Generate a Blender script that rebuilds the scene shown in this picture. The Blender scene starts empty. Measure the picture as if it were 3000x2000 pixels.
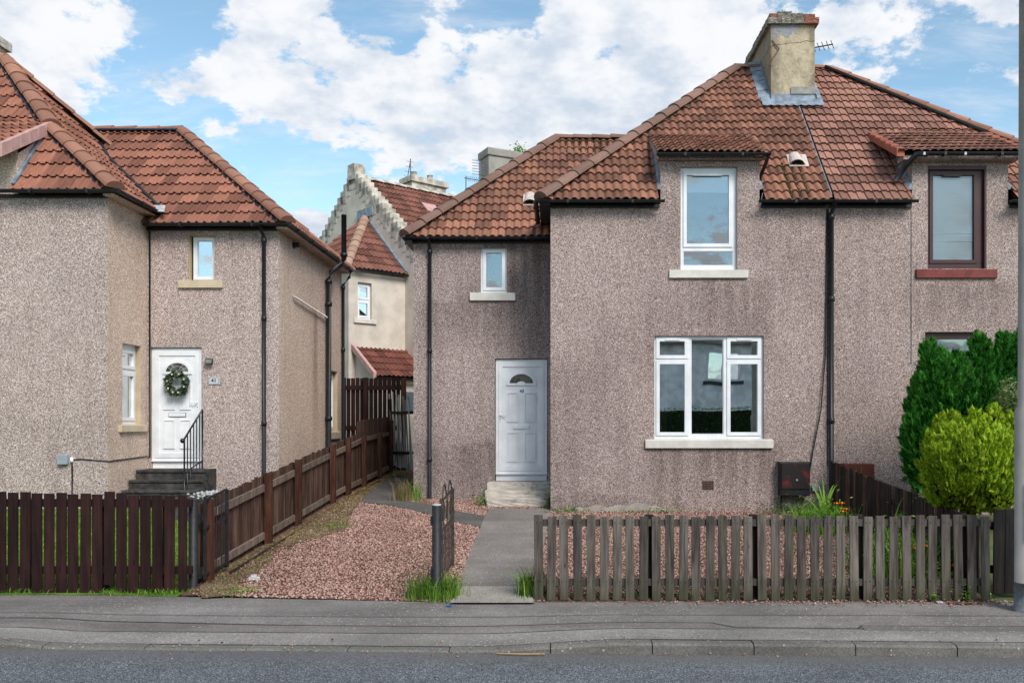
import bpy, bmesh, math, random
import numpy as np
from mathutils import Vector, Matrix
R = math.radians
scene = bpy.context.scene
col = scene.collection
random.seed(7)
rng = np.random.default_rng(11)

# ------------------------------------------------------------------ camera, sky, sun, exposure
# surveyed frame: metres, x to the right along the street, y away from the camera, z up; 0 = footway
F, CX, CY, H = 2500.0, 1636.0, 1232.0, 2.0        # focal length and vanishing point of the photograph
cam_d = bpy.data.cameras.new('camera')
cam_d.sensor_width = 36.0
cam_d.lens = 36.0 * F / 3000.0
cam_d.shift_x = -(CX - 1500.0) / 3000.0
cam_d.shift_y = (CY - 1000.0) / 3000.0
cam_d.clip_end = 2000.0
cam = bpy.data.objects.new('camera', cam_d)
col.objects.link(cam)
cam.location = (0, 0, H)
cam.rotation_euler = (R(90), 0, 0)
scene.camera = cam

SUN_TO = Vector((0.50, -0.866, 0.0)).normalized()
SUN_EL = R(42)
scene.view_settings.view_transform = 'Standard'
scene.view_settings.look = 'None'
scene.view_settings.gamma = 1.0
scene.view_settings.use_curve_mapping = False
scene.view_settings.exposure = 0.62
scene.cycles.use_denoising = True
scene.cycles.max_bounces = 4
scene.cycles.diffuse_bounces = 3
scene.cycles.glossy_bounces = 3
scene.cycles.use_adaptive_sampling = True
scene.cycles.adaptive_threshold = 0.02
scene.cycles.transparent_max_bounces = 8
scene.cycles.sample_clamp_indirect = 6.0

sun_d = bpy.data.lights.new('sun', 'SUN')
sun_d.energy = 2.3
sun_d.angle = R(24)
sun_d.color = (1.0, 0.95, 0.88)
sun = bpy.data.objects.new('sun', sun_d)
col.objects.link(sun)
sd = SUN_TO * math.cos(SUN_EL) + Vector((0, 0, math.sin(SUN_EL)))
sun.rotation_euler = (-sd).to_track_quat('-Z', 'Y').to_euler()

def at(px, py, Y):
    """point seen at photo pixel (px, py) at depth Y"""
    return Vector(((px - CX) * Y / F, Y, H + (CY - py) * Y / F))

def make_world():
    w = bpy.data.worlds.new('World')
    scene.world = w
    w.use_nodes = True
    w.cycles.sampling_method = 'MANUAL'
    w.cycles.sample_map_resolution = 256
    nt = w.node_tree
    nt.nodes.clear()
    N = nt.nodes.new
    L = nt.links.new
    out = N('ShaderNodeOutputWorld')
    bg = N('ShaderNodeBackground')
    bg.inputs['Strength'].default_value = 0.10
    L(bg.outputs[0], out.inputs[0])
    sky = N('ShaderNodeTexSky')
    sky.sky_type = 'NISHITA'
    sky.sun_disc = False
    sky.sun_elevation = SUN_EL
    sky.sun_rotation = math.atan2(SUN_TO.x, SUN_TO.y)
    sky.air_density = 1.0
    sky.dust_density = 0.3
    sky.ozone_density = 1.6
    tc = N('ShaderNodeTexCoord')
    sep = N('ShaderNodeSeparateXYZ')
    L(tc.outputs['Generated'], sep.inputs[0])
    def math_(op, a, b=None, c=None):
        m = N('ShaderNodeMath'); m.operation = op
        for i, v in enumerate((a, b, c)):
            if v is None: continue
            if isinstance(v, (int, float)): m.inputs[i].default_value = v
            else: L(v, m.inputs[i])
        return m.outputs[0]
    # a flat cloud layer seen in perspective: direction divided by its height
    den = math_('ADD', math_('MAXIMUM', sep.outputs[2], 0.0), 0.30)
    cmb = N('ShaderNodeCombineXYZ')
    L(math_('DIVIDE', sep.outputs[0], den), cmb.inputs[0])
    L(math_('DIVIDE', sep.outputs[1], den), cmb.inputs[1])
    def noise_(scale, detail, rough, vec, dist=0.0, w4=0.0):
        off = N('ShaderNodeVectorMath'); off.operation = 'ADD'; L(vec, off.inputs[0]); off.inputs[1].default_value = (w4 * 3.1, w4 * 1.7, w4 * 2.3); vec = off.outputs[0]
        n = N('ShaderNodeTexNoise'); n.noise_dimensions = '3D'
        n.inputs['Scale'].default_value = scale
        n.inputs['Detail'].default_value = detail
        n.inputs['Roughness'].default_value = rough
        n.inputs['Distortion'].default_value = dist
        L(vec, n.inputs['Vector'])
        return n.outputs['Fac']
    v = cmb.outputs[0]
    n1 = noise_(8.5, 8, 0.64, v, 0.0, 2.3)
    n2 = noise_(3.0, 3, 0.55, v, 0.0, 5.1)
    n3 = noise_(9.0, 4, 0.6, v, 0.0, 9.4)
    # the big banks and the blue holes the photograph shows, as directions (photo pixel, angular size, weight)
    blobs = [((330, 130), 230, .14), ((860, 160), 190, .24), ((780, 330), 150, .16), ((1190, 360), 170, .18), ((1560, 380), 220, .26),
             ((1700, 200), 240, .24), ((2030, 130), 240, .20), ((2560, 170), 150, .16), ((2780, 60), 150, .20), ((60, 90), 170, .22),
             ((2300, 60), 160, .10), ((1295, 145), 55, .26), ((1130, 210), 110, .14), ((890, 640), 80, .16), ((600, 330), 110, .10),
             ((1120, 40), 110, -.26), ((400, 300), 150, -.20), ((570, 60), 110, -.22), ((1370, 230), 60, -.16), ((230, 30), 60, -.12),
             ((720, 520), 170, -.26), ((2750, 300), 230, -.30), ((1500, 60), 90, -.16), ((2380, 290), 110, -.12), ((1000, 520), 90, -.2)]
    bias = None
    for (p, rad, wt) in blobs:
        d = Vector(((p[0] - CX) / F, 1.0, (CY - p[1]) / F)).normalized()
        dot = N('ShaderNodeVectorMath'); dot.operation = 'DOT_PRODUCT'
        L(tc.outputs['Generated'], dot.inputs[0])
        dot.inputs[1].default_value = d
        mr = N('ShaderNodeMapRange'); mr.interpolation_type = 'SMOOTHSTEP'
        L(dot.outputs['Value'], mr.inputs[0])
        mr.inputs[1].default_value = math.cos(rad * 1.35 / F)
        mr.inputs[2].default_value = 1.0
        mr.inputs[3].default_value = 0.0
        mr.inputs[4].default_value = wt
        bias = mr.outputs[0] if bias is None else math_('ADD', bias, mr.outputs[0])
    dens = math_('ADD', math_('ADD', math_('MULTIPLY', n1, 1.15), math_('MULTIPLY', n2, 0.34)), math_('MULTIPLY', bias, 0.66))
    mr = N('ShaderNodeMapRange'); mr.interpolation_type = 'SMOOTHSTEP'
    L(dens, mr.inputs[0])
    mr.inputs[1].default_value = 0.715
    mr.inputs[2].default_value = 0.845
    # thin streaks of high cloud drawn out along one direction
    stretch = N('ShaderNodeMapping'); L(v, stretch.inputs[0])
    stretch.inputs['Rotation'].default_value = (0, 0, R(28)); stretch.inputs['Scale'].default_value = (1.2, 4.2, 1)
    n4 = noise_(2.6, 6, 0.66, stretch.outputs[0], 0.0, 7.7)
    ci = N('ShaderNodeMapRange'); ci.interpolation_type = 'SMOOTHSTEP'
    L(n4, ci.inputs[0]); ci.inputs[1].default_value = 0.44; ci.inputs[2].default_value = 0.80; ci.inputs[4].default_value = 0.55
    mask = math_('MAXIMUM', mr.outputs[0], math_('ADD', math_('MULTIPLY', mr.outputs[0], 0.3), ci.outputs[0]))
    mask = math_('MINIMUM', mask, 1.0)
    # grey bellies and bright rims inside the cloud
    sh = N('ShaderNodeMapRange'); sh.interpolation_type = 'SMOOTHSTEP'
    L(math_('ADD', math_('MULTIPLY', n3, 0.85), math_('MULTIPLY', n2, 0.55)), sh.inputs[0])
    sh.inputs[1].default_value = 0.60
    sh.inputs[2].default_value = 0.90
    cc = N('ShaderNodeMix'); cc.data_type = 'RGBA'
    L(sh.outputs[0], cc.inputs[0])
    cc.inputs[6].default_value = (6.2, 6.3, 6.5, 1)
    cc.inputs[7].default_value = (3.9, 4.5, 5.3, 1)
    # the blue of the photograph: the sky model, a little deeper
    tint = N('ShaderNodeMix'); tint.data_type = 'RGBA'; tint.blend_type = 'MULTIPLY'
    tint.inputs[0].default_value = 1.0
    L(sky.outputs[0], tint.inputs[6])
    tint.inputs[7].default_value = (1.40, 1.50, 1.32, 1)
    mix = N('ShaderNodeMix'); mix.data_type = 'RGBA'
    L(mask, mix.inputs[0])
    L(tint.outputs[2], mix.inputs[6])
    L(cc.outputs[2], mix.inputs[7])
    L(mix.outputs[2], bg.inputs[0])
make_world()

# ------------------------------------------------------------------ object helpers
W = {}
def setw(o, parent=None, M=None):
    M = M or Matrix.Identity(4)
    if parent is not None:
        o.parent = parent
        o.matrix_parent_inverse = W[parent.name].inverted()
    o.matrix_basis = M
    W[o.name] = M.copy()
    return o

def tag(o, label=None, cat=None, group=None, kind=None):
    if label: o['label'] = label
    if cat: o['category'] = cat
    if group: o['group'] = group
    if kind: o['kind'] = kind
    return o

def thing(name, label, cat, loc=(0, 0, 0), group=None):
    o = bpy.data.objects.new(name, None)
    o.empty_display_size = 0.2
    col.objects.link(o)
    setw(o, None, Matrix.Translation(Vector(loc)))
    return tag(o, label, cat, group)

def obj(name, mesh, parent=None, M=None):
    o = bpy.data.objects.new(name, mesh)
    col.objects.link(o)
    return setw(o, parent, M)

def front(Y):                     # a wall that faces the street at depth Y
    return lambda a, z, d: Vector((a, Y + d, z))
def right_side(X):                # a wall that faces +x; a runs along y
    return lambda a, z, d: Vector((X - d, a, z))
def left_side(X):
    return lambda a, z, d: Vector((X + d, a, z))

class MB:
    def __init__(s): s.v = []; s.f = []; s.sm = False
    def poly(s, pts):
        i = len(s.v); s.v += [tuple(p) for p in pts]; s.f.append(tuple(range(i, i + len(pts)))); return s
    def hexa(s, c):
        i = len(s.v); s.v += [tuple(p) for p in c]
        for q in ((0, 3, 2, 1), (4, 5, 6, 7), (0, 1, 5, 4), (1, 2, 6, 5), (2, 3, 7, 6), (3, 0, 4, 7)):
            s.f.append(tuple(i + k for k in q))
        return s
    def box(s, x0, x1, y0, y1, z0, z1):
        return s.hexa([(x0, y0, z0), (x1, y0, z0), (x1, y1, z0), (x0, y1, z0),
                       (x0, y0, z1), (x1, y0, z1), (x1, y1, z1), (x0, y1, z1)])
    def mbox(s, m, a0, a1, z0, z1, d0, d1):
        return s.hexa([m(a0, z0, d0), m(a1, z0, d0), m(a1, z0, d1), m(a0, z0, d1),
                       m(a0, z1, d0), m(a1, z1, d0), m(a1, z1, d1), m(a0, z1, d1)])
    def bar(s, p0, p1, w, h, up=(0, 0, 1)):
        p0 = Vector(p0); p1 = Vector(p1); d = (p1 - p0).normalized(); up = Vector(up)
        x = d.cross(up)
        if x.length < 1e-4: x = d.cross(Vector((0, 1, 0)))
        x.normalize(); u = x.cross(d).normalized()
        x *= w / 2; u *= h / 2
        return s.hexa([p0 - x - u, p0 + x - u, p1 + x - u, p1 - x - u, p0 - x + u, p0 + x + u, p1 + x + u, p1 - x + u])
    def tube(s, pts, r, n=8, cap=True):
        pts = [Vector(p) for p in pts]
        rs = r if isinstance(r, (list, tuple)) else [r] * len(pts)
        rings = []
        for k, p in enumerate(pts):
            d = (pts[min(k + 1, len(pts) - 1)] - pts[max(k - 1, 0)]).normalized()
            ref = Vector((0, 0, 1)) if abs(d.z) < 0.9 else Vector((1, 0, 0))
            x = d.cross(ref).normalized(); y = d.cross(x).normalized()
            i = len(s.v)
            for q in range(n):
                t = 2 * math.pi * q / n
                s.v.append(tuple(p + (x * math.cos(t) + y * math.sin(t)) * rs[k]))
            rings.append(i)
        for a, b in zip(rings, rings[1:]):
            for q in range(n):
                s.f.append((a + q, a + (q + 1) % n, b + (q + 1) % n, b + q))
        if cap:
            s.f.append(tuple(rings[0] + q for q in range(n))); s.f.append(tuple(rings[-1] + q for q in reversed(range(n))))
        return s
    def grid(s, fn, nu, nv):
        i = len(s.v)
        for a in range(nu + 1):
            for b in range(nv + 1):
                s.v.append(tuple(fn(a / nu, b / nv)))
        for a in range(nu):
            for b in range(nv):
                k = i + a * (nv + 1) + b
                s.f.append((k, k + nv + 1, k + nv + 2, k + 1))
        return s
    def sphere(s, c, r, nu=10, nv=6):
        c = Vector(c); r = Vector(r) if not isinstance(r, (int, float)) else Vector((r, r, r))
        def fn(u, v):
            t = 2 * math.pi * u; p = math.pi * (v - .5)
            return c + Vector((r.x * math.cos(t) * math.cos(p), r.y * math.sin(t) * math.cos(p), r.z * math.sin(p)))
        return s.grid(fn, nu, nv)
    def mesh(s, name, mat, smooth=False):
        me = bpy.data.meshes.new(name)
        me.from_pydata(s.v, [], s.f)
        me.validate()
        if mat: me.materials.append(mat)
        if smooth:
            me.polygons.foreach_set('use_smooth', [True] * len(me.polygons))
        me.update()
        return me
    def recalc(s, me):
        bm = bmesh.new(); bm.from_mesh(me); bmesh.ops.recalc_face_normals(bm, faces=bm.faces); bm.to_mesh(me); bm.free()
    def build(s, name, mat, parent=None, smooth=False, bevel=0.0, M=None, fix=True):
        me = s.mesh(name, mat, smooth)
        if fix and not smooth: s.recalc(me)
        o = obj(name, me, parent, M)
        if bevel:
            b = o.modifiers.new('bevel', 'BEVEL'); b.width = bevel; b.segments = 2; b.limit_method = 'ANGLE'
        return o

def scatter_mesh(name, mat, base_v, base_f, pos, rot, scale, smooth=False):
    """one mesh holding a copy of a tiny shape at each position (N,3) with rotation matrices (N,3,3) and scales (N,3)"""
    base_v = np.asarray(base_v, float); base_f = np.asarray(base_f, int)
    n = len(pos)
    v = base_v[None, :, :] * scale[:, None, :]
    v = np.einsum('nij,nkj->nki', rot, v) + pos[:, None, :]
    f = base_f[None] + (np.arange(n) * len(base_v))[:, None, None]
    v = v.reshape(-1, 3); f = f.reshape(-1, base_f.shape[1])
    me = bpy.data.meshes.new(name)
    k = base_f.shape[1]
    me.vertices.add(len(v)); me.vertices.foreach_set('co', v.astype(np.float32).ravel())
    me.loops.add(f.size); me.loops.foreach_set('vertex_index', f.astype(np.int32).ravel())
    me.polygons.add(len(f)); me.polygons.foreach_set('loop_start', np.arange(0, f.size, k, dtype=np.int32))
    me.polygons.foreach_set('loop_total', np.full(len(f), k, np.int32))
    if smooth: me.polygons.foreach_set('use_smooth', np.ones(len(f), bool))
    me.update(calc_edges=True)
    me.materials.append(mat)
    return me

def rot_random(n, tilt=math.pi):
    """random rotations (N,3,3): about z by any angle, then tilted"""
    a = rng.uniform(0, 2 * math.pi, n); b = rng.uniform(-tilt, tilt, n); c = rng.uniform(0, 2 * math.pi, n)
    def rz(t):
        m = np.zeros((len(t), 3, 3)); m[:, 0, 0] = np.cos(t); m[:, 0, 1] = -np.sin(t); m[:, 1, 0] = np.sin(t); m[:, 1, 1] = np.cos(t); m[:, 2, 2] = 1; return m
    def rx(t):
        m = np.zeros((len(t), 3, 3)); m[:, 1, 1] = np.cos(t); m[:, 1, 2] = -np.sin(t); m[:, 2, 1] = np.sin(t); m[:, 2, 2] = np.cos(t); m[:, 0, 0] = 1; return m
    return rz(a) @ rx(b) @ rz(c)

# ------------------------------------------------------------------ materials
class MT:
    """a small node-tree writer"""
    def __init__(s, name, rough=0.8, spec=0.3):
        s.m = bpy.data.materials.new(name); s.m.use_nodes = True
        s.nt = s.m.node_tree; s.b = s.nt.nodes['Principled BSDF']
        s.b.inputs['Roughness'].default_value = rough
        s.b.inputs['Specular IOR Level'].default_value = spec
        s.tc = s.n('ShaderNodeTexCoord')
        s.vec = s.tc.outputs['Object']
    def n(s, t): return s.nt.nodes.new(t)
    def l(s, a, b): s.nt.links.new(a, b)
    def put(s, inp, v):
        if isinstance(v, (int, float)): inp.default_value = v
        elif isinstance(v, (tuple, list)): inp.default_value = tuple(v) + ((1,) if len(v) == 3 and inp.type == 'RGBA' else ())
        else: s.l(v, inp)
    def mapping(s, scale=(1, 1, 1), vec=None, loc=None):
        m = s.n('ShaderNodeMapping'); s.l(vec or s.vec, m.inputs[0]); m.inputs['Scale'].default_value = scale
        if loc is not None: s.put(m.inputs['Location'], loc)
        return m.outputs[0]
    def noise(s, scale, detail=4, rough=0.55, vec=None, dist=0.0):
        n = s.n('ShaderNodeTexNoise'); s.l(vec or s.vec, n.inputs['Vector'])
        n.inputs['Scale'].default_value = scale; n.inputs['Detail'].default_value = detail
        n.inputs['Roughness'].default_value = rough; n.inputs['Distortion'].default_value = dist
        return n.outputs['Fac']
    def voro(s, scale, vec=None, feature='F1', rand=1.0):
        n = s.n('ShaderNodeTexVoronoi'); s.l(vec or s.vec, n.inputs['Vector']); n.feature = feature
        n.inputs['Scale'].default_value = scale; n.inputs['Randomness'].default_value = rand
        return n
    def math(s, op, a, b=None, c=None, clamp=False):
        m = s.n('ShaderNodeMath'); m.operation = op; m.use_clamp = clamp
        for i, v in enumerate((a, b, c)):
            if v is not None: s.put(m.inputs[i], v)
        return m.outputs[0]
    def range(s, v, a, b, c=0.0, d=1.0, smooth=True):
        m = s.n('ShaderNodeMapRange'); s.l(v, m.inputs[0])
        if smooth: m.interpolation_type = 'SMOOTHSTEP'
        for i, x in enumerate((a, b, c, d)): m.inputs[i + 1].default_value = x
        return m.outputs[0]
    def ramp(s, v, stops, mode='LINEAR'):
        r = s.n('ShaderNodeValToRGB'); s.l(v, r.inputs[0]); r.color_ramp.interpolation = mode
        e = r.color_ramp.elements
        while len(e) < len(stops): e.new(0.5)
        for q, (p, c) in zip(e, stops): q.position = p; q.color = tuple(c) + (1,)
        return r.outputs[0]
    def mix(s, fac, a, b, blend='MIX'):
        m = s.n('ShaderNodeMix'); m.data_type = 'RGBA'; m.blend_type = blend
        s.put(m.inputs[0], fac); s.put(m.inputs[6], a); s.put(m.inputs[7], b)
        return m.outputs[2]
    def rgb(s, f):
        c = s.n('ShaderNodeCombineColor')
        for i in range(3): s.put(c.inputs[i], f)
        return c.outputs[0]
    def scalecol(s, colr, f):
        return s.mix(1.0, colr, s.rgb(f), 'MULTIPLY')
    def rand(s):
        """one random number for each piece: object or mesh island"""
        oi = s.n('ShaderNodeObjectInfo'); g = s.n('ShaderNodeNewGeometry')
        return s.math('FRACT', s.math('ADD', oi.outputs['Random'], g.outputs['Random Per Island']))
    def bump(s, h, strength=0.5, dist=0.01):
        b = s.n('ShaderNodeBump'); b.inputs['Strength'].default_value = strength; b.inputs['Distance'].default_value = dist
        s.l(h, b.inputs['Height']); s.l(b.outputs[0], s.b.inputs['Normal'])
    def color(s, c): s.put(s.b.inputs['Base Color'], c); return s
    def done(s): return s.m

def plain(name, c, rough=0.6, spec=0.3, vary=0.12, scale=6.0, bump=0.0, metal=0.0):
    t = MT(name, rough, spec)
    f = t.range(t.noise(scale, 5, 0.6), 0.3, 0.7, 1 - vary, 1 + vary)
    t.color(t.scalecol(c, f))
    if bump: t.bump(t.noise(scale * 6, 4), bump, 0.01)
    t.b.inputs['Metallic'].default_value = metal
    return t.done()

def pebble(name, tone, dirt=0.25, stains=(), warm=(1, 1, 1), scale=100, soft=.25, axis=0):
    """dry-dash render: small chips thrown into mortar, weathered; stains = (x0, x1, z_top, z_bottom, strength)"""
    t = MT(name, 0.9, 0.15)
    v = t.voro(scale)
    sp = t.n('ShaderNodeSeparateColor'); t.l(v.outputs['Color'], sp.inputs[0])
    c = t.ramp(sp.outputs[0], [(0.0, (.035, .028, .026)), (.12, (.10, .065, .05)), (.24, (.30, .20, .15)), (.40, (.36, .30, .26)),
                               (.58, (.50, .44, .40)), (.74, (.30, .29, .31)), (.86, (.66, .60, .54)), (.95, (.80, .77, .73))], 'CONSTANT')
    c = t.scalecol(c, t.range(t.noise(scale * .4, 1), .3, .7, .80, 1.2))
    c = t.mix(soft, c, (.36, .315, .285))
    c = t.mix(1.0, c, tuple(tone * w for w in warm), 'MULTIPLY')
    big = t.range(t.noise(0.42, 5, 0.62), 0.35, 0.70, 1.0, 1.0 - dirt)
    c = t.scalecol(c, big)
    streak = t.range(t.noise(1.0, 3, 0.6, t.mapping((5.0, 5.0, .35))), 0.45, 0.8, 1.0, 1.0 - dirt * .8)
    c = t.scalecol(c, streak)
    if stains:
        g = t.n('ShaderNodeNewGeometry'); sx = t.n('ShaderNodeSeparateXYZ'); t.l(g.outputs['Position'], sx.inputs[0])
        acc = None
        wob = t.math('MULTIPLY', t.math('SUBTRACT', t.noise(2.5, 4), .5), .5)
        xx = t.math('ADD', sx.outputs[axis], t.math('MULTIPLY', wob, .6)); zz = t.math('ADD', sx.outputs[2], wob)
        run = t.range(t.noise(1.0, 4, .6, t.mapping((7, 7, .3))), .35, .65, .35, 1.0)
        for (x0, x1, zt, zb, k) in stains:
            m = t.math('MULTIPLY', t.range(xx, x0 - .15, x0 + .15), t.range(xx, x1 + .15, x1 - .15))
            m = t.math('MULTIPLY', m, t.math('MULTIPLY', t.range(zz, zt + .12, zt - .06), t.range(zz, zb - .1, zt - .1)))
            m = t.math('MULTIPLY', t.math('MULTIPLY', m, run), k)
            acc = m if acc is None else t.math('MAXIMUM', acc, m)
        c = t.mix(acc, c, t.mix(1.0, c, (.36, .33, .31), 'MULTIPLY'))
    t.color(c)
    t.bump(t.math('SUBTRACT', 1.0, v.outputs['Distance']), 0.45, 0.006)
    return t.done()

def tile_mat(name, base, lo, hi, lichen=0.3, dark=0.25, vary=.22):
    t = MT(name, 0.85, 0.2)
    r = t.rand()
    c = t.mix(r, lo, hi)
    c = t.mix(t.range(t.noise(9, 5, .65), .3, .7), c, base)
    c = t.scalecol(c, t.range(r, 0, 1, 1 - vary, 1 + vary, False))
    g = t.n('ShaderNodeNewGeometry')
    wide = t.noise(0.8, 5, .6, g.outputs['Position'])
    c = t.mix(t.range(wide, .45, .75, 0, dark), c, (.05, .032, .026))
    sp = t.noise(38, 3, .6, g.outputs['Position'])
    c = t.mix(t.range(sp, .66, .74, 0, lichen), c, (.45, .38, .30))
    sp2 = t.noise(22, 4, .7, g.outputs['Position'])
    c = t.mix(t.range(sp2, .60, .75, 0, .6), c, (.07, .04, .032))
    t.color(c)
    t.bump(t.noise(70, 4, .6), 0.35, 0.006)
    return t.done()

def wood_mat(name, c1, c2, green=0.0, rough=.85, grain=1.0, foot=0.0):
    t = MT(name, rough, 0.2)
    oi = t.n('ShaderNodeObjectInfo')
    sh = t.n('ShaderNodeCombineXYZ')
    for i, k in enumerate((37.0, 53.0, 71.0)): t.l(t.math('MULTIPLY', oi.outputs['Random'], k), sh.inputs[i])
    vec = t.mapping((28, 28, 1.6), loc=sh.outputs[0])
    g1 = t.noise(1.0, 7, .62, vec, .6)
    vec2 = t.mapping((9, 9, 2.4), loc=sh.outputs[0])
    g2 = t.noise(1.0, 4, .5, vec2)
    c = t.mix(t.range(g1, .3, .7), c1, c2)
    c = t.scalecol(c, t.range(g2, .25, .75, .68, 1.3))
    c = t.scalecol(c, t.range(t.rand(), 0, 1, .68, 1.25, False))
    kn = t.voro(2.3, t.mapping((3.2, 3.2, 1.0), loc=sh.outputs[0]))
    c = t.mix(t.range(kn.outputs['Distance'], .10, .05, 0, .7), c, tuple(x * .3 for x in c1))
    if foot:
        so = t.n('ShaderNodeSeparateXYZ'); t.l(t.vec, so.inputs[0])
        zz = t.math('ADD', so.outputs[2], t.math('MULTIPLY', t.math('SUBTRACT', g2, .5), .5))
        c = t.mix(t.range(zz, .34, .02, 0, foot), c, (.045, .05, .022))
    if green:
        c = t.mix(t.math('MULTIPLY', t.range(g2, .5, .7), green), c, (.07, .085, .03))
    t.color(c)
    t.bump(g1, .55 * grain, .004)
    return t.done()

def glass_mat(name, refl=0.3, tint=(.86, .9, .9)):
    m = bpy.data.materials.new(name); m.use_nodes = True
    nt = m.node_tree; nt.nodes.clear()
    o = nt.nodes.new('ShaderNodeOutputMaterial'); mx = nt.nodes.new('ShaderNodeMixShader')
    tr = nt.nodes.new('ShaderNodeBsdfTransparent'); gl = nt.nodes.new('ShaderNodeBsdfGlossy')
    tr.inputs[0].default_value = tint + (1,)
    gl.inputs['Roughness'].default_value = 0.0
    gl.inputs[0].default_value = (.93, .97, 1.0, 1)
    fr = nt.nodes.new('ShaderNodeFresnel'); fr.inputs[0].default_value = 1.5
    ad = nt.nodes.new('ShaderNodeMath'); ad.operation = 'ADD'; ad.use_clamp = True
    ad.inputs[1].default_value = refl - .04
    nt.links.new(fr.outputs[0], ad.inputs[0]); nt.links.new(ad.outputs[0], mx.inputs[0])
    # float glass is never quite flat
    tc = nt.nodes.new('ShaderNodeTexCoord'); ns = nt.nodes.new('ShaderNodeTexNoise'); ns.inputs['Scale'].default_value = 1.6
    ns.inputs['Detail'].default_value = 1
    bp = nt.nodes.new('ShaderNodeBump'); bp.inputs['Strength'].default_value = .06; bp.inputs['Distance'].default_value = .02
    nt.links.new(tc.outputs['Object'], ns.inputs['Vector']); nt.links.new(ns.outputs['Fac'], bp.inputs['Height'])
    nt.links.new(bp.outputs[0], gl.inputs['Normal'])
    nt.links.new(tr.outputs[0], mx.inputs[1]); nt.links.new(gl.outputs[0], mx.inputs[2]); nt.links.new(mx.outputs[0], o.inputs[0])
    return m

M = {}
M['upvc'] = plain('white_upvc', (.78, .79, .81), .35, .4, .07, 4)
M['upvc_warm'] = plain('cream_paint', (.62, .59, .53), .6, .3, .10, 5, .1)
M['cream'] = plain('cream_reveal', (.50, .39, .26), .7, .2, .10, 4, .1)
M['cream_sill'] = plain('tan_sill', (.55, .45, .32), .7, .2, .12, 5, .15)
M['brown_pvc'] = plain('mahogany_frame', (.055, .018, .020), .4, .4, .15, 4)
M['red_sill'] = plain('dark_red_sill', (.17, .035, .03), .6, .3, .25, 5, .1)
M['black'] = plain('black_plastic', (.012, .013, .016), .45, .4, .25, 5)
M['iron'] = plain('black_iron', (.016, .016, .018), .55, .4, .4, 20, .2)
M['rust'] = plain('rusty_iron', (.055, .042, .034), .75, .3, .5, 25, .3)
M['lead'] = plain('lead_flashing', (.20, .24, .29), .55, .4, .35, 7, .25)
M['dark'] = plain('dark_void', (.01, .01, .01), .9, .1, .1)
M['deck'] = plain('roof_underlay', (.035, .022, .018), .9, .1, .2)
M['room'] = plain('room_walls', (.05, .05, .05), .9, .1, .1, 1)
M['glass'] = glass_mat('window_glass', .58)
M['glass_sky'] = glass_mat('upper_window_glass', .20, (.80, .86, .88))
M['glass_clear'] = glass_mat('clean_window_glass', .045, (.97, .98, .98))
M['glass_dim'] = glass_mat('door_glass', .12)
M['blind'] = plain('blind_fabric', (.84, .86, .85), .8, .2, .04, 2)
M['curtain'] = plain('curtain_fabric', (.62, .55, .49), .9, .1, .15, 3)
M['tile43'] = tile_mat('clay_roll_tile', (.25, .115, .077), (.17, .082, .06), (.34, .155, .10), .5, .5)
M['tile45'] = tile_mat('concrete_flat_roll_tile', (.27, .130, .096), (.20, .10, .078), (.36, .185, .138), .2, .22)
M['tile41'] = tile_mat('red_double_roll_tile', (.25, .105, .070), (.17, .075, .055), (.34, .146, .098), .35, .3)
M['tile_far'] = tile_mat('far_roof_tile', (.19, .080, .058), (.15, .066, .052), (.26, .115, .085), .25, .30)
M['tile_porch'] = tile_mat('porch_tile', (.17, .06, .042), (.13, .05, .038), (.22, .08, .055), .1, .2)
M['ridge43'] = tile_mat('old_ridge_tile', (.215, .125, .098), (.17, .105, .086), (.26, .150, .115), .5, .45, .1)
M['ridge41'] = tile_mat('ridge_tile', (.30, .145, .098), (.24, .115, .082), (.36, .18, .122), .3, .2, .14)
M['ridge_far'] = tile_mat('far_ridge_tile', (.40, .25, .18), (.32, .19, .13), (.46, .32, .25), .4, .2, .1)
M['verge_pink'] = plain('pale_pink_verge', (.50, .30, .27), .7, .2, .12, 8)
M['verge_red'] = plain('red_verge_block', (.34, .11, .07), .75, .2, .2, 8)
M['vent_cowl'] = plain('pale_vent_cowl', (.55, .47, .42), .7, .2, .15, 10)
M['pickets'] = wood_mat('weathered_grey_wood', (.052, .042, .037), (.165, .142, .125), .30, foot=.6)
M['rail_grey'] = wood_mat('weathered_grey_rail', (.045, .038, .033), (.09, .08, .07), .2)
M['brownwood'] = wood_mat('dark_brown_stained_wood', (.014, .0055, .005), (.032, .012, .0105), 0, .7)
M['fencewood'] = wood_mat('red_brown_fence_wood', (.034, .016, .011), (.13, .072, .054), .10)
M['fencepost'] = wood_mat('red_brown_post_wood', (.045, .016, .010), (.095, .038, .024), .12)
M['fencerail'] = wood_mat('bleached_rail_wood', (.10, .066, .05), (.25, .19, .15), .25)
M['darkwood'] = wood_mat('near_black_fence_wood', (.018, .012, .010), (.045, .030, .026), .1)
M['blackwood'] = wood_mat('black_gate_wood', (.008, .007, .007), (.02, .018, .017), 0)
M['greywood'] = wood_mat('silver_grey_slat_wood', (.24, .22, .19), (.62, .58, .52), .1)
M['step_white'] = plain('painted_concrete_step', (.52, .48, .43), .85, .2, .22, 9, .3)
M['step_dark'] = plain('dark_concrete_step', (.055, .052, .05), .9, .2, .5, 9, .4)
M['harl'] = plain('beige_harl', (.60, .535, .46), .95, .1, .12, 2.2, .6)
M['skew'] = plain('crow_step_stone', (.47, .43, .37), .95, .1, .42, 3.0, .5)
M['grey_box'] = plain('grey_plastic_box', (.30, .34, .38), .5, .3, .08, 8)
M['meter_brown'] = plain('black_brown_meter_box', (.022, .013, .013), .5, .4, .4, 9)
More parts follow.
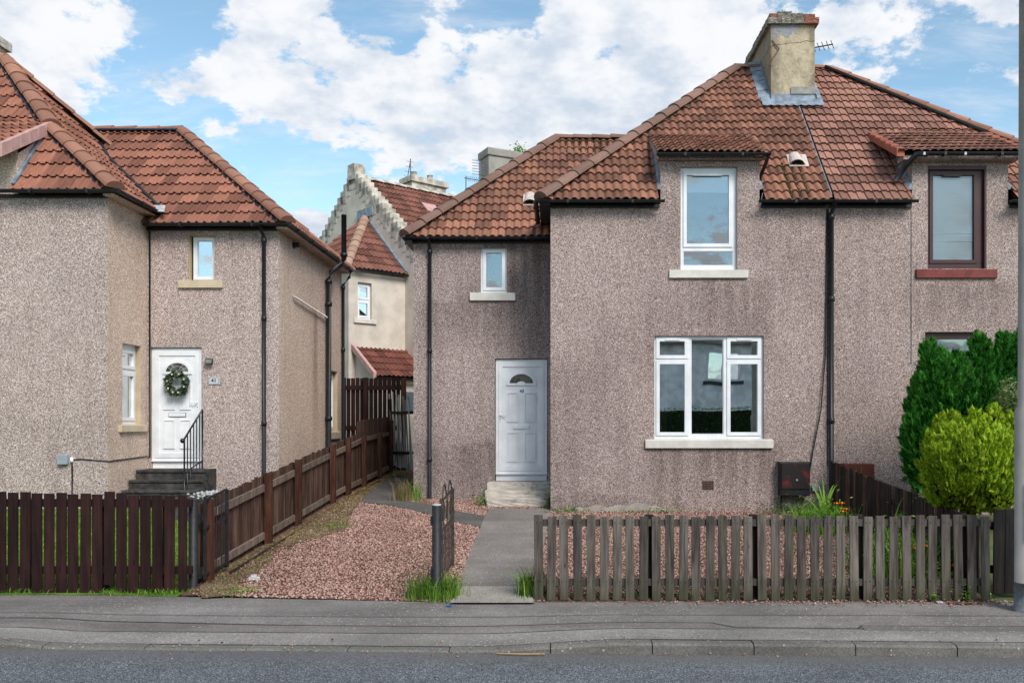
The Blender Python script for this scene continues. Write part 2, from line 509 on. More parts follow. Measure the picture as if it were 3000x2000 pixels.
M['terracotta'] = plain('terracotta_meter_box', (.16, .045, .03), .7, .3, .15, 5)
M['aluminium'] = plain('aluminium_rod', (.09, .09, .095), .5, .5, .2, 9)
M['rail_paint'] = plain('gloss_black_rail', (.008, .008, .010), .3, .5, .1, 5)
M['white_pipe'] = plain('white_waste_pipe', (.62, .60, .56), .5, .3, .15, 6)
M['blue'] = plain('blue_digit', (.02, .06, .30), .5, .4, .05)
M['plaque'] = plain('grey_white_plaque', (.52, .54, .56), .5, .3, .12, 20)
M['ink'] = plain('dark_ink', (.02, .025, .04), .6, .3, .05)

def road_mat():
    t = MT('asphalt', .85, .25)
    v = t.voro(130); sp = t.n('ShaderNodeSeparateColor'); t.l(v.outputs['Color'], sp.inputs[0])
    c = t.ramp(sp.outputs[0], [(0, (.04, .043, .046)), (.3, (.10, .107, .114)), (.6, (.16, .171, .182)), (.85, (.26, .273, .288)), (.97, (.44, .45, .46))], 'CONSTANT')
    c = t.scalecol(c, t.range(t.noise(.7, 5, .6), .3, .7, .82, 1.15))
    g = t.n('ShaderNodeNewGeometry'); s = t.n('ShaderNodeSeparateXYZ'); t.l(g.outputs['Position'], s.inputs[0])
    yy = t.math('ADD', s.outputs[1], t.math('MULTIPLY', t.math('SUBTRACT', t.noise(1.6, 5, .65), .5), .55))
    c = t.mix(t.range(yy, 7.15, 7.6, 0, .75), c, t.scalecol((.13, .12, .112), t.range(sp.outputs[1], 0, 1, .6, 1.35, False)))   # grit washed to the gutter
    t.color(c); t.bump(v.outputs['Distance'], .5, .006)
    return t.done()
def pave_mat(name, c1, k=1.0, chips=.5):
    t = MT(name, .9, .2)
    v = t.voro(95); sp = t.n('ShaderNodeSeparateColor'); t.l(v.outputs['Color'], sp.inputs[0])
    c = t.scalecol(tuple(x * k for x in c1), t.range(sp.outputs[0], 0, 1, .72, 1.25, False))
    c = t.scalecol(c, t.range(t.noise(.8, 6, .65), .3, .7, .78, 1.18))
    c = t.scalecol(c, t.range(t.noise(1.0, 5, .6, t.mapping((.35, 3.0, 1))), .35, .7, .88, 1.1))
    ch = t.voro(27); s2 = t.n('ShaderNodeSeparateColor'); t.l(ch.outputs['Color'], s2.inputs[0])
    m = t.math('MULTIPLY', t.math('GREATER_THAN', s2.outputs[0], 1 - chips * .34), t.math('LESS_THAN', ch.outputs['Distance'], .26))
    m = t.math('MULTIPLY', m, t.range(t.noise(.9, 2), .36, .55))
    c = t.mix(m, c, (.42, .39, .36))
    t.color(c); t.bump(v.outputs['Distance'], .35, .005)
    return t.done()
def gravel_mat(name, stones=True):
    t = MT(name, .9, .15)
    g = t.n('ShaderNodeNewGeometry')
    if stones:
        r = g.outputs['Random Per Island']
    else:
        v = t.voro(34); sp = t.n('ShaderNodeSeparateColor'); t.l(v.outputs['Color'], sp.inputs[0]); r = sp.outputs[0]
        t.bump(v.outputs['Distance'], .8, .02)
    c = t.ramp(r, [(0, (.12, .06, .048)), (.15, (.27, .145, .115)), (.5, (.385, .225, .18)), (.8, (.45, .285, .235)), (.97, (.55, .41, .35))])
    if not stones:
        c = t.mix(1.0, c, (.38, .33, .30), 'MULTIPLY')
    c = t.scalecol(c, t.range(t.noise(.9, 4, .6, g.outputs['Position']), .3, .7, .85, 1.12))
    t.color(c)
    return t.done()
def grassy(name, cs, rough=.75):
    t = MT(name, rough, .2)
    g = t.n('ShaderNodeNewGeometry')
    c = t.ramp(g.outputs['Random Per Island'], [(i / max(1, len(cs) - 1), x) for i, x in enumerate(cs)])
    c = t.scalecol(c, t.range(t.noise(1.2, 3, .6, g.outputs['Position']), .3, .7, .75, 1.2))
    t.color(c)
    t.b.inputs['Subsurface Weight'].default_value = 0.0
    tr = t.n('ShaderNodeBsdfTranslucent'); t.put(tr.inputs[0], c)
    mx = t.n('ShaderNodeMixShader'); mx.inputs[0].default_value = .3
    out = t.nt.nodes['Material Output']
    t.l(t.b.outputs[0], mx.inputs[1]); t.l(tr.outputs[0], mx.inputs[2]); t.l(mx.outputs[0], out.inputs[0])
    return t.done()
M['road'] = road_mat()
M['pave'] = pave_mat('worn_footway_tarmac', (.20, .182, .168), 1.0, 1.0)
M['pave_light'] = pave_mat('footway_edge_strip', (.235, .218, .20), 1.0, 1.3)
M['pave_patch'] = pave_mat('footway_trench_patch', (.185, .162, .148), 1.0, .25)
M['path'] = pave_mat('old_path_tarmac', (.215, .19, .17), 1.0, .45)
M['path_dark'] = pave_mat('newer_path_tarmac', (.115, .105, .098), 1.0, .15)
M['slab'] = pave_mat('ribbed_concrete', (.36, .33, .29), 1.0, .05)
M['tar'] = plain('tar_seam', (.07, .066, .064), .7, .3, .3, 8)
M['kerb'] = pave_mat('kerb_concrete', (.165, .155, .14), 1.0, .2)
M['soil'] = plain('soil', (.10, .075, .05), .95, .1, .4, 5, .5)
M['dry'] = plain('dry_moss_ground', (.15, .108, .070), .95, .1, .35, 6, .5)
M['gravel'] = gravel_mat('pink_chip_bed', False)
M['stones'] = gravel_mat('pink_stone_chips', True)
M['grass'] = grassy('grass_blades', [(.06, .14, .02), (.12, .26, .03), (.20, .38, .05), (.30, .42, .08)])
M['drygrass'] = grassy('dry_grass', [(.26, .18, .09), (.34, .25, .13), (.18, .15, .06), (.40, .30, .17)])
M['lawn'] = plain('lawn_base', (.09, .16, .025), .95, .1, .35, 4, .4)
M['ground'] = plain('open_ground', (.10, .12, .05), .95, .1, .35, .6, .3)

# ------------------------------------------------------------------ lie of the land
def gz(x, y):
    """height of the front garden of the middle house"""
    if y <= 9.4: return 0.0
    if y <= 16.6: return .068 * (y - 9.4)
    return min(.4896 + .04 * (y - 16.6), .72)
def lz(x, y):
    """height of the lawn left of the boundary fence"""
    return max(0.0, min(.11 * (y - 10.0), .62))
def gp(px, py, f=gz):
    """where the sight line of a photo pixel meets the ground"""
    Y = 12.0
    for _ in range(60):
        X = (px - CX) * Y / F
        Y = .5 * Y + .5 * max(5.0, (H - f(X, Y)) * F / (py - CY))
    return Vector(((px - CX) * Y / F, Y, f((px - CX) * Y / F, Y)))
def kz(x):                        # the street falls a little to the right
    return -.0085 * x
KY = 7.69                         # face of the kerb
def kerb_up(x):                   # upstand over the carriageway, dropped at the drive
    def s(a, b, v): t = min(1, max(0, (v - a) / (b - a))); return t * t * (3 - 2 * t)
    return .018 + .082 * s(-.9, .75, x) + .05 * s(-4.5, -5.2, x) 

def sheet(name, mat, pts_grid, kind='structure', parent=None):
    mb = MB()
    nu, nv = len(pts_grid) - 1, len(pts_grid[0]) - 1
    for r in pts_grid:
        for p in r: mb.v.append(tuple(p))
    for a in range(nu):
        for b in range(nv):
            k = a * (nv + 1) + b
            mb.f.append((k, k + nv + 1, k + nv + 2, k + 1))
    o = mb.build(name, mat, parent, smooth=True)
    if kind and parent is None: o['kind'] = kind
    return o
def lin(a, b, n): return [a + (b - a) * i / n for i in range(n + 1)]

# open ground: one sheet to the horizon, below everything laid on it
def gzz(x, y):
    if y < -1.2: return .05
    if y < KY + .1: return -.32
    if y < 9.3: return -.12
    b = gz(x, y) if x > -4.42 else lz(x, y)
    if y > 22: b = .7 + .02 * min(y - 22, 60)
    return b - .06
ys = [-300, -60, -20, -8, -1.21, -1.19, 2, 5, 7.7, 7.8, 9.29, 9.31] + lin(9.8, 24, 28) + [30, 40, 60, 90, 150, 300, 600]
xs = [-500, -150, -60, -30, -20] + lin(-14, -5, 8) + [-4.44, -4.40] + lin(-3.5, 14, 12) + [20, 40, 100, 200, 500]
sheet('ground', M['ground'], [[(x, y, gzz(x, y)) for y in ys] for x in xs])
# carriageway with a slight camber
sheet('road', M['road'], [[(x, y, kz(x) - .095 + .05 * (1 - ((y - 4.4) / 3.3) ** 2) - .0) for y in lin(1.05, KY + .02, 14)] for x in [-120, -60, -30, -20] + lin(-14, 14, 40) + [20, 30, 60, 120]])
# far footway, where the camera stands
sheet('pavement', M['pave'], [[(x, y, .06) for y in (-1.2, 1.0)] for x in lin(-60, 60, 12)])
MBk = MB().box(-60, 60, .9, 1.06, -.3, .065)
o = MBk.build('kerb', M['kerb']); o['kind'] = 'structure'

def pave_z(x, y):
    t = min(1, max(0, (y - KY - .13) / 1.55))
    edge = kz(x) - .095 + kerb_up(x) + .003
    return edge * (1 - t) + (0.0) * t
def back_y(x):                    # back edge of the footway, against the gardens
    return 9.42 if x > -1.2 else 9.42 + min(.38, .09 * (-1.2 - x))
XS = [-40, -25, -16] + lin(-12, 10, 88) + [16, 25, 40]
pv = sheet('pavement', M['pave'], [[(x, y, pave_z(x, y)) for y in lin(KY + .12, back_y(x) + .01, 14)] for x in XS])
def strip(name, mat, y0, y1, x0, x1, lift, n=90):
    """a ribbon laid on the footway; y0, y1 functions of x"""
    return sheet(name, mat, [[(x, y0(x) + (y1(x) - y0(x)) * k, pave_z(x, y0(x) + (y1(x) - y0(x)) * k) + lift) for k in (0, .5, 1)] for x in lin(x0, x1, n)], None, pv)
def wob(x, s, a=.02): return .22 * a * (math.sin(x * 1.7 + s) + .6 * math.sin(x * 4.1 + 2 * s) + .4 * math.sin(x * 9.3 + s * 3))
strip('edge_strip', M['pave_light'], lambda x: KY + .125, lambda x: 8.20 + wob(x, 1, .012), -14, 10, .004)
strip('trench_patch', M['pave_patch'], lambda x: 8.20 + wob(x, 1, .012), lambda x: 8.50 + wob(x, 2) - .05 * math.tanh(x + 4), -14, 1.55, .0045)
strip('trench_patch', M['pave_patch'], lambda x: 8.18 + wob(x, 1, .012), lambda x: 8.36 + wob(x, 6, .01), 2.95, 10, .0045)
def seam(yf, x0, x1, w=.018):
    strip('tar_seam', M['tar'], lambda x: yf(x) - w * .5, lambda x: yf(x) + w * .5, x0, x1, .008, 160)
seam(lambda x: 8.79 + wob(x, 3, .012) + (.10 * max(0, (-2 - x) / 5)), -14, 10, .011)
seam(lambda x: 8.50 + wob(x, 2) - .05 * math.tanh(x + 4) + (.10 * max(0, (-2 - x) / 5)), -14, 1.55, .020)
seam(lambda x: 8.20 + wob(x, 1, .012), -14, 1.7, .010)
seam(lambda x: 8.36 + wob(x, 6, .01), 2.95, 10, .015)
mb = MB()
for (a, b) in (((1.5, 8.46), (1.72, 8.27)), ((1.72, 8.27), (2.95, 8.25)), ((2.9, 8.26), (2.98, 8.37))):
    n = 8
    for k in range(n):
        p = Vector(a + (0,)).lerp(Vector(b + (0,)), k / n); q = Vector(a + (0,)).lerp(Vector(b + (0,)), (k + 1.05) / n)
        d = (q - p).normalized().cross(Vector((0, 0, 1))) * .009
        z = pave_z(p.x, p.y) + .0085
        mb.poly([(p.x - d.x, p.y - d.y, z), (p.x + d.x, p.y + d.y, z), (q.x + d.x, q.y + d.y, z), (q.x - d.x, q.y - d.y, z)])
mb.build('tar_seam', M['tar'], pv)

# kerb: one stone after another
kerb = thing('kerb', 'long row of worn concrete kerb stones', 'kerb'); del kerb['category']; del kerb['label']; kerb['kind'] = 'structure'
joints = [(1911 - CX + 298 * k) * KY / F for k in range(-17, 13)]
for i, (a, b) in enumerate(zip(joints, joints[1:])):
    a += .005; b -= .005
    mb = MB(); n = 4
    dz = random.uniform(-.004, .004); dy = random.uniform(-.006, .006)
    prof = lambda x: [(KY + dy, kz(x) - .26), (KY + dy, kz(x) - .115 + kerb_up(x)), (KY + dy + .022, kz(x) - .095 + kerb_up(x) + dz), (KY + .125, kz(x) - .095 + kerb_up(x) + dz + .002), (KY + .125, kz(x) - .26)]
    rows = [prof(x) for x in lin(a, b, n)]
    xs_ = lin(a, b, n)
    for x, r in zip(xs_, rows):
        for p in r: mb.v.append((x, p[0], p[1]))
    for k in range(n):
        for q in range(4):
            u = k * 5 + q
            mb.f.append((u, u + 5, u + 6, u + 1))
    mb.f.append((0, 1, 2, 3, 4)); mb.f.append(tuple(n * 5 + q for q in (4, 3, 2, 1, 0)))
    mb.build('kerb_stone', M['kerb'], kerb)

# ------------------------------------------------------------------ gardens
PATH = [(1329, 1766), (1362, 1658), (1408, 1546), (1326, 1528), (1267, 1510), (1186, 1490), (1104, 1477), (1056, 1471), (1089, 1434), (1150, 1395),
        (1206, 1360), (1214, 1362), (1186, 1423), (1163, 1457), (1170, 1464), (1267, 1482), (1328, 1497), (1420, 1512), (1436, 1492), (1612, 1492), (1566, 1768)]
path_pts = [gp(*p) for p in PATH]
path_xy = np.array([(p.x, p.y) for p in path_pts])
def inside(poly, x, y):
    c = np.zeros(len(x), bool); j = len(poly) - 1
    for i in range(len(poly)):
        xi, yi = poly[i]; xj, yj = poly[j]
        m = ((yi > y) != (yj > y)) & (x < (xj - xi) * (y - yi) / (yj - yi + 1e-12) + xi)
        c ^= m; j = i
    return c
sheet('gravel_bed', M['gravel'], [[(x, y, gz(x, y) + .0) for y in lin(9.42 if x > -1.2 else back_y(x), 22.5, 40)] for x in [-4.3] + lin(-4, 4.8, 24)])
def flat_patch(name, mat, pts, lift, th=.0):
    mb = MB(); mb.poly([(p.x, p.y, p.z + lift) for p in pts])
    o = mb.build(name, mat); o['kind'] = 'structure'
    bm = bmesh.new(); bm.from_mesh(o.data); bmesh.ops.triangulate(bm, faces=bm.faces)
    for f in bm.faces:
        if f.normal.z < 0: f.normal_flip()
    bm.to_mesh(o.data); bm.free()
    return o
main_path = [gp(*p) for p in [(1329, 1766), (1362, 1658), (1408, 1546), (1420, 1512), (1436, 1492), (1612, 1492), (1566, 1768)]]
side_path = [gp(*p) for p in PATH[2:18]]
flat_patch('path', M['path'], main_path, .014)
flat_patch('side_path', M['path_dark'], side_path, .018)
slab_pts = [gp(*p) for p in [(1318, 1770), (1356, 1722), (1562, 1722), (1562, 1770)]]
flat_patch('path_slab', M['slab'], slab_pts, .022)
mb = MB()
for k in range(26):              # ribs pressed into the slab
    x = slab_pts[1].x + .02 + k * (slab_pts[2].x - slab_pts[1].x - .04) / 25
    mb.bar((x - .02, slab_pts[0].y + .01, .028), (x, slab_pts[1].y - .01, gz(0, slab_pts[1].y) + .026), .012, .008)
mb.build('slab_rib', M['slab'], bpy.data.objects['path_slab'])
# dry mossy ground along the boundary fence
dry = [gp(*p) for p in [(590, 1752), (690, 1745), (700, 1700), (790, 1660), (800, 1615), (920, 1580), (1010, 1555), (1030, 1505), (1075, 1450), (1150, 1400), (1120, 1400), (960, 1490), (800, 1585), (660, 1660), (585, 1720)]]
flat_patch('dry_ground', M['dry'], dry, .010)
dry_xy = np.array([(p.x, p.y) for p in dry])
patch2 = [gp(*p) for p in [(1163, 1462), (1180, 1430), (1215, 1432), (1215, 1462), (1260, 1466), (1265, 1480)]]
flat_patch('dry_ground', M['dry'], patch2, .010)

def stones(name, n, xr, yr, size, keep, z=gz, lift=.0):
    x = rng.uniform(*xr, n); y = rng.uniform(*yr, n)
    m = keep(x, y); x = x[m]; y = y[m]; n = len(x)
    zz = np.array([z(a, b) for a, b in zip(x, y)]) + lift + rng.uniform(0, .012, n)
    bv = [(1, 0, -.1), (.2, .9, .1), (-.9, .35, 0), (-.5, -.8, .1), (.5, -.75, -.1), (.1, .05, .75), (0, 0, -.6)]
    bf = [(0, 1, 5), (1, 2, 5), (2, 3, 5), (3, 4, 5), (4, 0, 5), (1, 0, 6), (2, 1, 6), (3, 2, 6), (4, 3, 6), (0, 4, 6)]
    s = rng.uniform(*size, n)[:, None] * rng.uniform(.6, 1.15, (n, 3))
    o = obj(name, scatter_mesh(name, M['stones'], bv, bf, np.stack([x, y, zz], 1), rot_random(n, .5), s))
    return tag(o, kind='stuff')
def keep_l(x, y):
    d = rng.uniform(0, 1, len(x))
    lim = 9.405 + np.clip(.09 * (-1.2 - x), 0, .38)
    near_fence = (x + 4.2) * 1.0
    return (y > lim) & ~inside(path_xy, x, y) & (~inside(dry_xy, x, y) | (d < .38)) & (near_fence > .55 * d) & ~((x > -2.95) & (y > 16.5))
g1 = stones('gravel', 50000, (-4.2, -.2), (9.39, 16.6), (.009, .023), keep_l)
tag(g1, 'pinkish red stone chips spread over the drive', 'gravel')
g2 = stones('gravel', 42000, (-.25, 4.7), (9.5, 15.2), (.009, .022), lambda x, y: ~inside(path_xy, x, y))
tag(g2, 'pinkish red stone chips behind the grey picket fence', 'gravel')
def spill(x, y):
    d = rng.uniform(0, 1, len(x))
    return (d < np.exp(-np.abs(y - 9.36) * 14) * np.clip((x - .2) / 4.2, .05, 1))
g3 = stones('spilled_chips', 2600, (-.2, 5.2), (9.0, 9.48), (.008, .02), spill, pave_z, .008)
tag(g3, 'loose pink chips spilled on the footway by the grey picket fence', 'gravel')
g4 = stones('gutter_grit', 900, (-6, 5.5), (7.25, 8.2), (.006, .015), lambda x, y: rng.uniform(0, 1, len(x)) < np.exp(-np.abs(y - KY) * 9), lambda x, y: (kz(x) - .085 if y < KY else pave_z(x, y)), .006)
tag(g4, 'loose grit and chips lying along the kerb', 'grit')

# lawn of the left house
sheet('lawn', M['lawn'], [[(x, y, lz(x, y) + .004) for y in lin(back_y(x), 14.6, 14)] for x in [-30, -18] + lin(-14, -4.34, 12)])
def blades(name, mat, x, y, z, h, wdt, lean=.5, seed=0, bend=.35):
    """grass blades: bent slivers"""
    n = len(x)
    a = rng.uniform(0, 2 * math.pi, n); l = rng.uniform(0, lean, n)
    dx, dy = np.cos(a), np.sin(a)
    hh = h * rng.uniform(.45, 1.0, n); ww = wdt * rng.uniform(.6, 1.1, n)
    P = np.stack([x, y, z], 1)
    side = np.stack([-dy, dx, np.zeros(n)], 1) * ww[:, None]
    up1 = np.stack([dx * l * hh * .4, dy * l * hh * .4, hh * .6], 1)
    tip = np.stack([dx * (l + bend * lean) * hh, dy * (l + bend * lean) * hh, hh * (1 - .25 * l)], 1)
    v = np.stack([P - side, P + side, P + up1 + side * .75, P + up1 - side * .75, P + tip], 1).reshape(-1, 3)
    b = np.arange(n) * 5
    f = np.concatenate([np.stack([b, b + 1, b + 2], 1), np.stack([b, b + 2, b + 3], 1), np.stack([b + 3, b + 2, b + 4], 1)])
    me = bpy.data.meshes.new(name); me.from_pydata(v.tolist(), [], f.tolist()); me.materials.append(mat); me.update()
    return me
n = 26000
x = rng.uniform(-9.5, -4.35, n); y = 9.95 + (rng.uniform(0, 1, n) ** 1.3) * 4.4
z = np.array([lz(a, b) for a, b in zip(x, y)])
tag(obj('lawn_grass', blades('lawn_grass', M['grass'], x, y, z, .06, .006)), 'short bright green lawn behind the dark brown picket fence', 'grass', kind='stuff')

# ------------------------------------------------------------------ builders for houses
def panel(mb, m, rect, holes=(), d0=0.0, d1=.1, outer=False, cuts=()):
    """a flat panel with rectangular openings and their reveals; cuts are left out without reveals"""
    a0, a1, z0, z1 = rect
    xs = sorted({a0, a1, *[h[i] for h in list(holes) + list(cuts) for i in (0, 1)]}); xs = [x for x in xs if a0 - 1e-6 <= x <= a1 + 1e-6]
    zs = sorted({z0, z1, *[h[i] for h in list(holes) + list(cuts) for i in (2, 3)]}); zs = [z for z in zs if z0 - 1e-6 <= z <= z1 + 1e-6]
    for xa, xb in zip(xs, xs[1:]):
        for za, zb in zip(zs, zs[1:]):
            cx, cz = (xa + xb) / 2, (za + zb) / 2
            if any(h[0] < cx < h[1] and h[2] < cz < h[3] for h in list(holes) + list(cuts)): continue
            mb.poly([m(xa, za, d0), m(xb, za, d0), m(xb, zb, d0), m(xa, zb, d0)])
    for h in list(holes) + ([rect] if outer else []):
        dd = h[4] if len(h) > 4 else d1
        a, b, c, d = h[:4]
        mb.poly([m(a, c, d0), m(a, d, d0), m(a, d, dd), m(a, c, dd)])
        mb.poly([m(b, c, d0), m(b, d, d0), m(b, d, dd), m(b, c, dd)])
        mb.poly([m(a, d, d0), m(b, d, d0), m(b, d, dd), m(a, d, dd)])
        mb.poly([m(a, c, d0), m(b, c, d0), m(b, c, dd), m(a, c, dd)])
    return mb

def pr(x0, x1, y0, y1, Y):
    """photo rectangle on a street-facing wall at depth Y -> (a0, a1, z0, z1)"""
    return ((x0 - CX) * Y / F, (x1 - CX) * Y / F, H + (CY - y1) * Y / F, H + (CY - y0) * Y / F)

def window(house, m, rect, d, fmat, lights, glass, sill=None, sill_mat=None, room=2.2, thick=.06, sash_proud=.018, vents=()):
    """lights: list of (rect of the light, sash?) in the same units as rect; d: depth of the frame's face"""
    holes = []
    for (r, sash) in lights:
        e = .0 if sash else .0
        holes.append((r[0] + e, r[1] - e, r[2] + e, r[3] - e))
    fr = MB(); panel(fr, m, rect, holes, d, d + thick, True)
    wo = fr.build('window', fmat, house, bevel=.004)
    for (r, sash) in lights:
        w = .064 if sash else .012
        g = (r[0] + w, r[1] - w, r[2] + w, r[3] - w)
        sb = MB()
        panel(sb, m, (r[0] + .003, r[1] - .003, r[2] + .003, r[3] - .003), [g], d - (sash_proud if sash else -.01), d + thick - .01, True)
        sb.build('sash', fmat, wo, bevel=.006)
        pb = MB().mbox(m, g[0] - .004, g[1] + .004, g[2] - .004, g[3] + .004, d + .022, d + .028)
        pb.build('pane', glass, wo)
    for v in vents:
        MB().mbox(m, v[0], v[1], v[2], v[3], d - .032, d - .005).build('trickle_vent', fmat, wo, bevel=.003)
    if sill:
        a, b, c, e, out = sill
        s = MB().hexa([m(a, c, -out), m(b, c, -out), m(b, c, d), m(a, c, d), m(a, e - .012, -out), m(b, e - .012, -out), m(b, e + .01, d), m(a, e + .01, d)])
        s.build('sill', sill_mat, wo, bevel=.006)
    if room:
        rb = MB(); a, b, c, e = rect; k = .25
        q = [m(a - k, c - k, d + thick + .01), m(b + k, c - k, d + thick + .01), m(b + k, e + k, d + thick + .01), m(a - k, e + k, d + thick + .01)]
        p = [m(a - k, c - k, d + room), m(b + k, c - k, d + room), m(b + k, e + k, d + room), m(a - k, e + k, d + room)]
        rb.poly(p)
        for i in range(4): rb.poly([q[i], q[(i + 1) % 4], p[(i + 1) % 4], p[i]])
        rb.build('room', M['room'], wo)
    return wo

def rollpts(per, n=2):
    out = []
    for k in range(n):
        for (x, z) in per[:-1]: out.append((x + k * per[-1][0], z))
    out.append((per[-1][0] * n, per[-1][1])); return out
PROF = {'bold': rollpts([(0, 0), (.022, .014), (.046, .038), (.075, .046), (.104, .038), (.128, .014), (.15, 0)]),
        'flat': rollpts([(0, .004), (.008, .024), (.092, .026), (.104, .004), (.15, .004)]),
        'narrow': rollpts([(0, 0), (.078, 0), (.092, .026), (.112, .038), (.133, .026), (.15, 0)])}
def tile_mesh(name, prof, w, L, mat, th=.041, lip=.013):
    mb = MB(); k = w / prof[-1][0]; n = len(prof)
    for (x, z) in prof: mb.v.append((x * k, 0, z * k + th - lip))
    for (x, z) in prof: mb.v.append((x * k, 0, z * k + th))
    for (x, z) in prof: mb.v.append((x * k, L, z * k))
    for i in range(n - 1):
        mb.f.append((i, i + 1, n + i + 1, n + i)); mb.f.append((n + i, n + i + 1, 2 * n + i + 1, 2 * n + i))
    return mb.mesh(name, mat)

def in_view(p):
    if p.y < 1: return False
    x = CX + p.x * F / p.y; y = CY - (p.z - H) * F / p.y
    return -20 < x < 3020 and -20 < y < 2020

class Tiles:
    """collects one house's roof tiles: the 300 that show largest stay single pieces, the rest is joined"""
    def __init__(s): s.e = []
    def plane(s, parent, mat, prof, poly, g, w=.30, holes=(), show=True, deckmat=None, shift=0.0, name='roof_tile', lip=.013):
        poly = [Vector(p) for p in poly]
        p0, p1 = poly[0], poly[1]
        e = (p1 - p0).normalized(); n = e.cross(poly[-1] - p0).normalized()
        if n.z < 0: n = -n
        u = n.cross(e).normalized()
        if u.z < 0: u = -u
        P2 = [((p - p0).dot(e), (p - p0).dot(u)) for p in poly]
        cs = sum(p[0] for p in P2) / len(P2); ct = sum(p[1] for p in P2) / len(P2)
        hp = []
        for i in range(1, len(P2)):
            a, b = P2[i], P2[(i + 1) % len(P2)]
            nx, ny = b[1] - a[1], -(b[0] - a[0]); l = math.hypot(nx, ny)
            if l < 1e-6: continue
            nx /= l; ny /= l
            if (cs - a[0]) * nx + (ct - a[1]) * ny > 0: nx, ny = -nx, -ny
            hp.append((a[0], a[1], nx, ny))
        base = tile_mesh(name, PROF[prof], w, g + .07, mat, lip=lip)
        Mx = Matrix((e.to_4d(), u.to_4d(), n.to_4d(), (0, 0, 0, 1))).transposed()
        for i in range(3): Mx[3][i] = 0
        smin = min(p[0] for p in P2); smax = max(p[0] for p in P2); tmax = max(p[1] for p in P2)
        def to3(a, t, h=0.0): return p0 + e * a + u * t + n * h
        def clip_mesh(Mt, planes):
            bm = bmesh.new(); bm.from_mesh(base); bm.transform(Mt)
            for (a, t, nx, ny) in planes:
                bmesh.ops.bisect_plane(bm, geom=bm.verts[:] + bm.edges[:] + bm.faces[:], plane_co=to3(a, t), plane_no=e * nx + u * ny, clear_outer=True)
            if not bm.faces: bm.free(); return None
            me = bpy.data.meshes.new(name); bm.to_mesh(me); bm.free()
            if mat: me.materials.append(mat) if not me.materials else None
            return me
        j0 = int(math.floor((smin - shift) / w)) - 1; j1 = int(math.ceil((smax - shift) / w)) + 1
        for i in range(int(math.ceil(tmax / g)) + 1):
            for j in range(j0, j1):
                s0 = j * w + shift; s1 = s0 + w; t0 = i * g - .03; t1 = t0 + g + .07
                cor = [(s0, t0), (s1, t0), (s1, t1), (s0, t1)]
                need = []; out = False
                for h in hp:
                    dd = [(c[0] - h[0]) * h[2] + (c[1] - h[1]) * h[3] for c in cor]
                    if min(dd) > -.004: out = True; break
                    if max(dd) > .003: need.append(h)
                if out: continue
                jit = n * (random.uniform(-.003, .004) + .010 * math.sin(s0 * 1.3 + t0 * .7 + p0.x)) + u * random.uniform(-.008, .008)
                T = Matrix.Translation(to3(s0, t0) + jit) @ Mx @ Matrix.Rotation(random.uniform(-.011, .011), 4, 'Z')
                pieces = [need]
                for (h0, h1, ht) in holes:
                    if s1 > h0 and s0 < h1 and t0 < ht:
                        pieces = []
                        if s0 < h0 - .01: pieces.append(need + [(h0, 0, 1, 0)])
                        if s1 > h1 + .01: pieces.append(need + [(h1, 0, -1, 0)])
                        if t1 > ht + .02 and s0 < h1 and s1 > h0: pieces.append(need + [(0, ht, 0, -1), (h0, 0, -1, 0), (h1, 0, 1, 0)])
                c = to3((s0 + s1) / 2, (t0 + t1) / 2)
                dist = (c - Vector((0, 0, H))).length
                facing = max(.05, -(c - Vector((0, 0, H))).normalized().dot(n))
                key = -facing / dist ** 2 if (show and in_view(c)) else 1.0
                for pl in pieces:
                    if pl:
                        me = clip_mesh(T, pl)
                        if me: s.e.append((key, me, Matrix.Identity(4), parent))
                    else:
                        s.e.append((key, base, T, parent))
        # underlay
        mb = MB()
        def cpoly(P, a, t, nx, ny):
            o = []
            for i in range(len(P)):
                A, B = P[i], P[(i + 1) % len(P)]
                da = (A[0] - a) * nx + (A[1] - t) * ny; db = (B[0] - a) * nx + (B[1] - t) * ny
                if da <= 0: o.append(A)
                if da * db < 0:
                    k = da / (da - db); o.append((A[0] + (B[0] - A[0]) * k, A[1] + (B[1] - A[1]) * k))
            return o
        ps = [P2]
        for (h0, h1, ht) in holes:
            nps = []
            for P in ps:
                L_ = cpoly(P, h0, 0, 1, 0); R_ = cpoly(P, h1, 0, -1, 0); Md = cpoly(cpoly(cpoly(P, h0, 0, -1, 0), h1, 0, 1, 0), 0, ht, 0, -1)
                nps += [q for q in (L_, R_, Md) if len(q) > 2]
            ps = nps
        for P in ps: mb.poly([to3(a, t, -.03) for a, t in P])
        mb.build('roof_underlay', deckmat or M['deck'], parent)
        return to3, e, u, n
    def finish(s, limit=300, name='roof_tile'):
        s.e.sort(key=lambda q: q[0])
        single = [q for q in s.e[:limit] if q[0] < 0]
        rest = s.e[len(single):]
        for (_, me, T, par) in single: obj(name, me, par, T)
        by = {}
        for (_, me, T, par) in rest: by.setdefault((par.name, me.materials[0].name), []).append((me, T, par))
        for key, L in by.items():
            mb = MB()
            for (me, T, par) in L:
                k = len(mb.v); mb.v += [tuple(T @ v.co) for v in me.vertices]; mb.f += [tuple(k + q for q in p.vertices) for p in me.polygons]
            o = mb.build('joined_tiles', L[0][0].materials[0], L[0][2], fix=False); o['kind'] = 'stuff'

